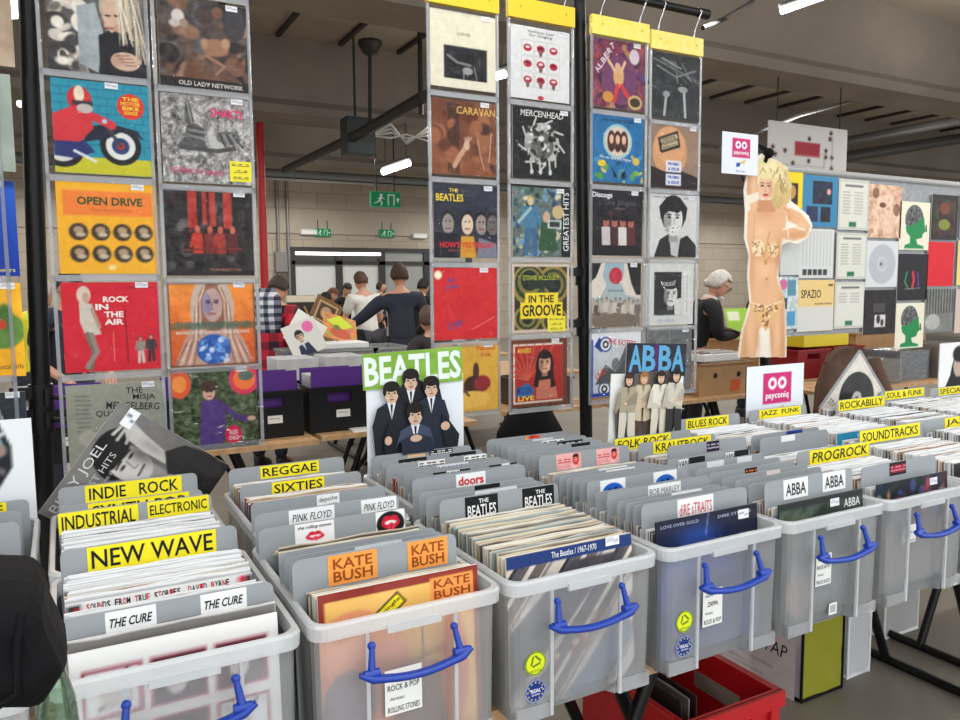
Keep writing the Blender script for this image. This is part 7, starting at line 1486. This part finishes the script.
    if glasses:
        m = MB(); W_ = lambda p: Vector(hc)+Rh@(Vector(p)*s)
        for sx in (-1, 1):
            m.tube([W_((sx*.033+.022*math.cos(q), -.106, .006+.018*math.sin(q))) for q in [kk*math.pi/6 for kk in range(13)]], .0028, 6); m.tube([W_((sx*.055, -.104, .01)), W_((sx*.08, .0, .012))], .0026, 6)
        m.tube([W_((-.011, -.108, .01)), W_((.011, -.108, .01))], .0026, 6); m.build('glasses', mat('glasses_frame', (34, 26, 24), .3), o)
    if extra: extra(o, j, s, hc, Rh)
    return o
PI = math.pi
# white-haired man reading, in profile
def beard(o, j, s, hc, Rh):
    m = MB(); b = 0; m.ball((0, 0, 0), (.05, .035, .03), 0, 12, 8)
    m.v = [tuple(Vector(hc)+Rh@((Vector(p)+Vector((0, -.075, -.1)))*s)) for p in m.v]; m.build('beard', mat('hair_206_202_196'), o)
    m = MB(); m.ball((0, 0, 0), (.03, .04, .035), 0, 10, 8); m.v = [tuple(Vector(hc)+Rh@((Vector(p)+Vector((0, .1, -.03)))*s)) for p in m.v]; m.build('hair_bun', mat('hair_206_202_196'), o)
    m = MB(); nk = j['ntop']*s; m.loft([[tuple(nk+Vector(p)*s) for p in pts] for pts in ([(-.06, -.105, .02), (.06, -.105, .02), (.02, -.15, -.2), (-.02, -.15, -.2)], [(-.06, -.11, .02), (.06, -.11, .02), (.02, -.155, -.2), (-.02, -.155, -.2)])]); m.build('shirt_front', WHITEP, o)
p = at(714, 262, 5.15)
old = person('old', (p.x-.2, 5.22, 0), 1.2, H=1.74, lean=.32, look=.3, arms={'l': ((-.24, -.16, 1.12), (-.06, -.42, 1.13)), 'r': ((.24, -.16, 1.12), (.08, -.44, 1.13))}, hair=(206, 202, 196), hairstyle='full', top=(24, 25, 30), topname='suit_jacket', trousers=(26, 27, 32), shirt=(226, 226, 224), glasses=True, extra=beard, skin=(212, 160, 138), label='white-haired man with glasses and dark suit reading a sleeve, head bowed')
fwd = Matrix.Rotation(1.2, 3, 'Z')@Vector((0, -1, 0))
o = card('record_cover', A_((206, 206, 200), 16).r(0, .8, 1, 1, (206, 60, 60)), .31, .31, (p.x-.2+fwd.x*.56, 5.22+fwd.y*.56, 1.1), (-1.25, 0, 1.2)); tag(o, 'pale sleeve with a red edge held by the white-haired man', 'record')
q = at(745, 300, 6.6); person('woman', (q.x, 6.6, 0), .8, H=1.55, lean=.2, look=.2, hair=(34, 28, 28), hairstyle='long', top=(28, 28, 32), topname='coat', trousers=(30, 30, 36), label='dark-haired person in black behind the blonde cut-out figure')
a = A_((150, 196, 60), 24).r(.1, .1, .6, .4, (220, 226, 200)); o = card('record_cover', a, .32, .32, (at(742, 330, 5.6).x, 5.6, TZ+.3), (-.3, 0, 0)); tag(o, 'lime green cover beside the white-haired man', 'record')
TI = slat_table(5.3, 7.6, 5.55, 6.2, 'slatted table carrying the lime green cover', (5.6, 7.3), lean=(.2, -.2)); o2 = carton('cardboard_box', (o.location.x, 5.6, TZ), .5, .4, .3, 'cardboard box below the lime green cover', CARD, False)
# man in navy, man in white, seen from behind
q = at(397, 270, 7.7); person('navy', (q.x+.07, 7.75, 0), PI-.25, H=1.83, lean=.16, look=.15, hturn=PI*0, arms={'l': ((-.3, -.12, 1.12), (-.2, -.36, 1.0)), 'r': ((.38, -.12, 1.2), (.6, -.3, 1.04))}, hair=(62, 42, 32), hairstyle='messy', top=(40, 46, 62), trousers=(36, 40, 54), label='man in a navy sweater seen from behind, reaching into the bins', bulk=1.08)
q = at(362, 272, 9.3); person('white', (q.x+.2, 9.65, 0), PI+.15, H=1.8, lean=.22, look=.2, arms={'l': ((-.27, -.16, 1.1), (-.16, -.4, 1.0)), 'r': ((.27, -.16, 1.1), (.22, -.42, .98))}, hair=(84, 60, 46), hairstyle='short', top=(222, 222, 218), topname='t_shirt', short=True, trousers=(60, 62, 70), label='man in a white T-shirt seen from behind, bending over the bins', bulk=1.1)
q = at(343, 278, 13.2); person('dj', (q.x, 13.2, 0), .05, H=1.68, lean=.2, look=.5, arms={'l': ((-.26, -.1, 1.1), (-.1, -.34, .98)), 'r': ((.26, -.1, 1.1), (.1, -.34, .98))}, hair=(60, 50, 44), top=(34, 36, 42), topname='jacket', trousers=(40, 42, 50), label='man in a dark jacket facing the camera before the double door')
q = at(322, 287, 12.2); person('red', (q.x+.08, 12.6, 0), .6, H=1.62, lean=.35, look=.4, hair=(120, 80, 60), top=(196, 46, 60), topname='top', trousers=(50, 40, 50), label='person in a red top bending beside the man in the dark jacket')
q = at(309, 290, 11.8); person('bend', (q.x, 11.8, 0), .5, H=1.6, lean=.5, look=.4, hair=(40, 36, 36), top=(28, 28, 32), topname='top', trousers=(30, 30, 34), label='person in black bending low in front of the red top')
q = at(420, 280, 10.4); person('rd', (q.x, 10.4, 0), 2.2, H=1.7, lean=.1, look=.2, hair=(34, 30, 30), top=(30, 32, 38), topname='jacket', trousers=(34, 36, 44), label='person in a dark jacket just past the man in navy')
q = at(380, 280, 15.0); person('fr', (q.x, 15.0, 0), 1.2, H=1.68, hair=(40, 34, 32), top=(40, 40, 46), topname='jacket', trousers=(40, 42, 50), label='distant person between the white T-shirt and the navy sweater')
q = at(424, 318, 5.45); person('bh', (q.x+.05, 5.4, 0), PI, H=1.42, lean=.1, look=.1, hair=(84, 62, 52), hairstyle='full', top=(46, 42, 44), topname='top', trousers=(40, 42, 50), label='short brown-haired person seen from behind beside the plain red record')
# plaid coat
def plaid(name, c0, c1, c2, sc):
    m = mat(name, c0, .85); nt = m.node_tree; b = nt.nodes['Principled BSDF']; tc = nt.nodes.new('ShaderNodeTexCoord'); sp = nt.nodes.new('ShaderNodeSeparateXYZ'); nt.links.new(tc.outputs['Object'], sp.inputs[0])
    last = None
    for ax in ('X', 'Z'):
        mu = nt.nodes.new('ShaderNodeMath'); mu.operation = 'MULTIPLY'; mu.inputs[1].default_value = sc; nt.links.new(sp.outputs[ax], mu.inputs[0])
        sn = nt.nodes.new('ShaderNodeMath'); sn.operation = 'SINE'; nt.links.new(mu.outputs[0], sn.inputs[0]); gt = nt.nodes.new('ShaderNodeMath'); gt.operation = 'GREATER_THAN'; gt.inputs[1].default_value = .1; nt.links.new(sn.outputs[0], gt.inputs[0])
        if last is None: last = gt
        else:
            ad = nt.nodes.new('ShaderNodeMath'); ad.operation = 'ADD'; nt.links.new(last.outputs[0], ad.inputs[0]); nt.links.new(gt.outputs[0], ad.inputs[1]); last = ad
    dv = nt.nodes.new('ShaderNodeMath'); dv.operation = 'MULTIPLY'; dv.inputs[1].default_value = .5; nt.links.new(last.outputs[0], dv.inputs[0])
    r = nt.nodes.new('ShaderNodeValToRGB'); r.color_ramp.interpolation = 'CONSTANT'; r.color_ramp.elements[0].position = 0; r.color_ramp.elements[0].color = lin4(c0); r.color_ramp.elements[1].position = .25; r.color_ramp.elements[1].color = lin4(c1); e = r.color_ramp.elements.new(.75); e.color = lin4(c2)
    nt.links.new(dv.outputs[0], r.inputs[0]); nt.links.new(r.outputs[0], b.inputs['Base Color']); return m
RT = plaid('red_tartan', (190, 36, 56), (140, 24, 44), (44, 22, 40), 42); BW_ = plaid('grey_check', (214, 214, 220), (110, 116, 136), (34, 38, 56), 90)
def coat(o, j, s, hc, Rh):
    m = MB(); m.loft([[(w_*math.cos(q)*s, d_*math.sin(q)*s, z*s) for q in [k*PI/8 for k in range(16)]] for z, w_, d_ in ((.42, .25, .2), (.8, .21, .17), (1.1, .185, .145), (1.2, .18, .14))], smooth=True, cap1=False); m.build('coat_skirt', RT, o)
    m = MB(); m.loft([[(.03+w_*math.cos(q)*s, .0*s+d_*math.sin(q)*s, z*s) for q in [k*PI/8 for k in range(16)]] for z, w_, d_ in ((1.13, .1, .06), (1.17, .16, .1), (1.36, .17, .13), (1.5, .16, .13), (1.58, .1, .08))], smooth=True); m.build('checked_shirt', BW_, o)
q = at(279, 272, 6.7); person('plaid', (q.x-.11, 6.75, 0), PI*.78, H=1.74, lean=.3, look=.5, hair=(56, 42, 36), top=(190, 36, 56), topmat=RT, topname='tartan_coat', trousers=(40, 42, 54), extra=coat, label='person in a red tartan coat with a checked shirt over the shoulder', bulk=1.08)
# two people behind the pole on the far side of the motorcycle record display
q = at(50, 282, 6.2); person('nv', (q.x+.06, 6.2, 0), .5, H=1.72, lean=.12, look=.2, arms={'l': ((-.27, -.1, 1.12), (-.2, -.34, 1.0)), 'r': ((.24, -.16, 1.12), (.1, -.4, 1.02))}, hair=(44, 38, 36), top=(38, 42, 60), topname='shirt', short=True, trousers=(40, 42, 54), label='dark-haired man in a navy shirt behind the black rack pole')
q = at(31, 290, 7.2); person('hv', (q.x, 7.2, 0), 2.4, H=1.66, lean=.1, look=.2, hair=(190, 180, 174), top=(226, 226, 60), topname='safety_vest', trousers=(44, 46, 58), label='grey-haired person in a yellow safety vest at the picture edge')
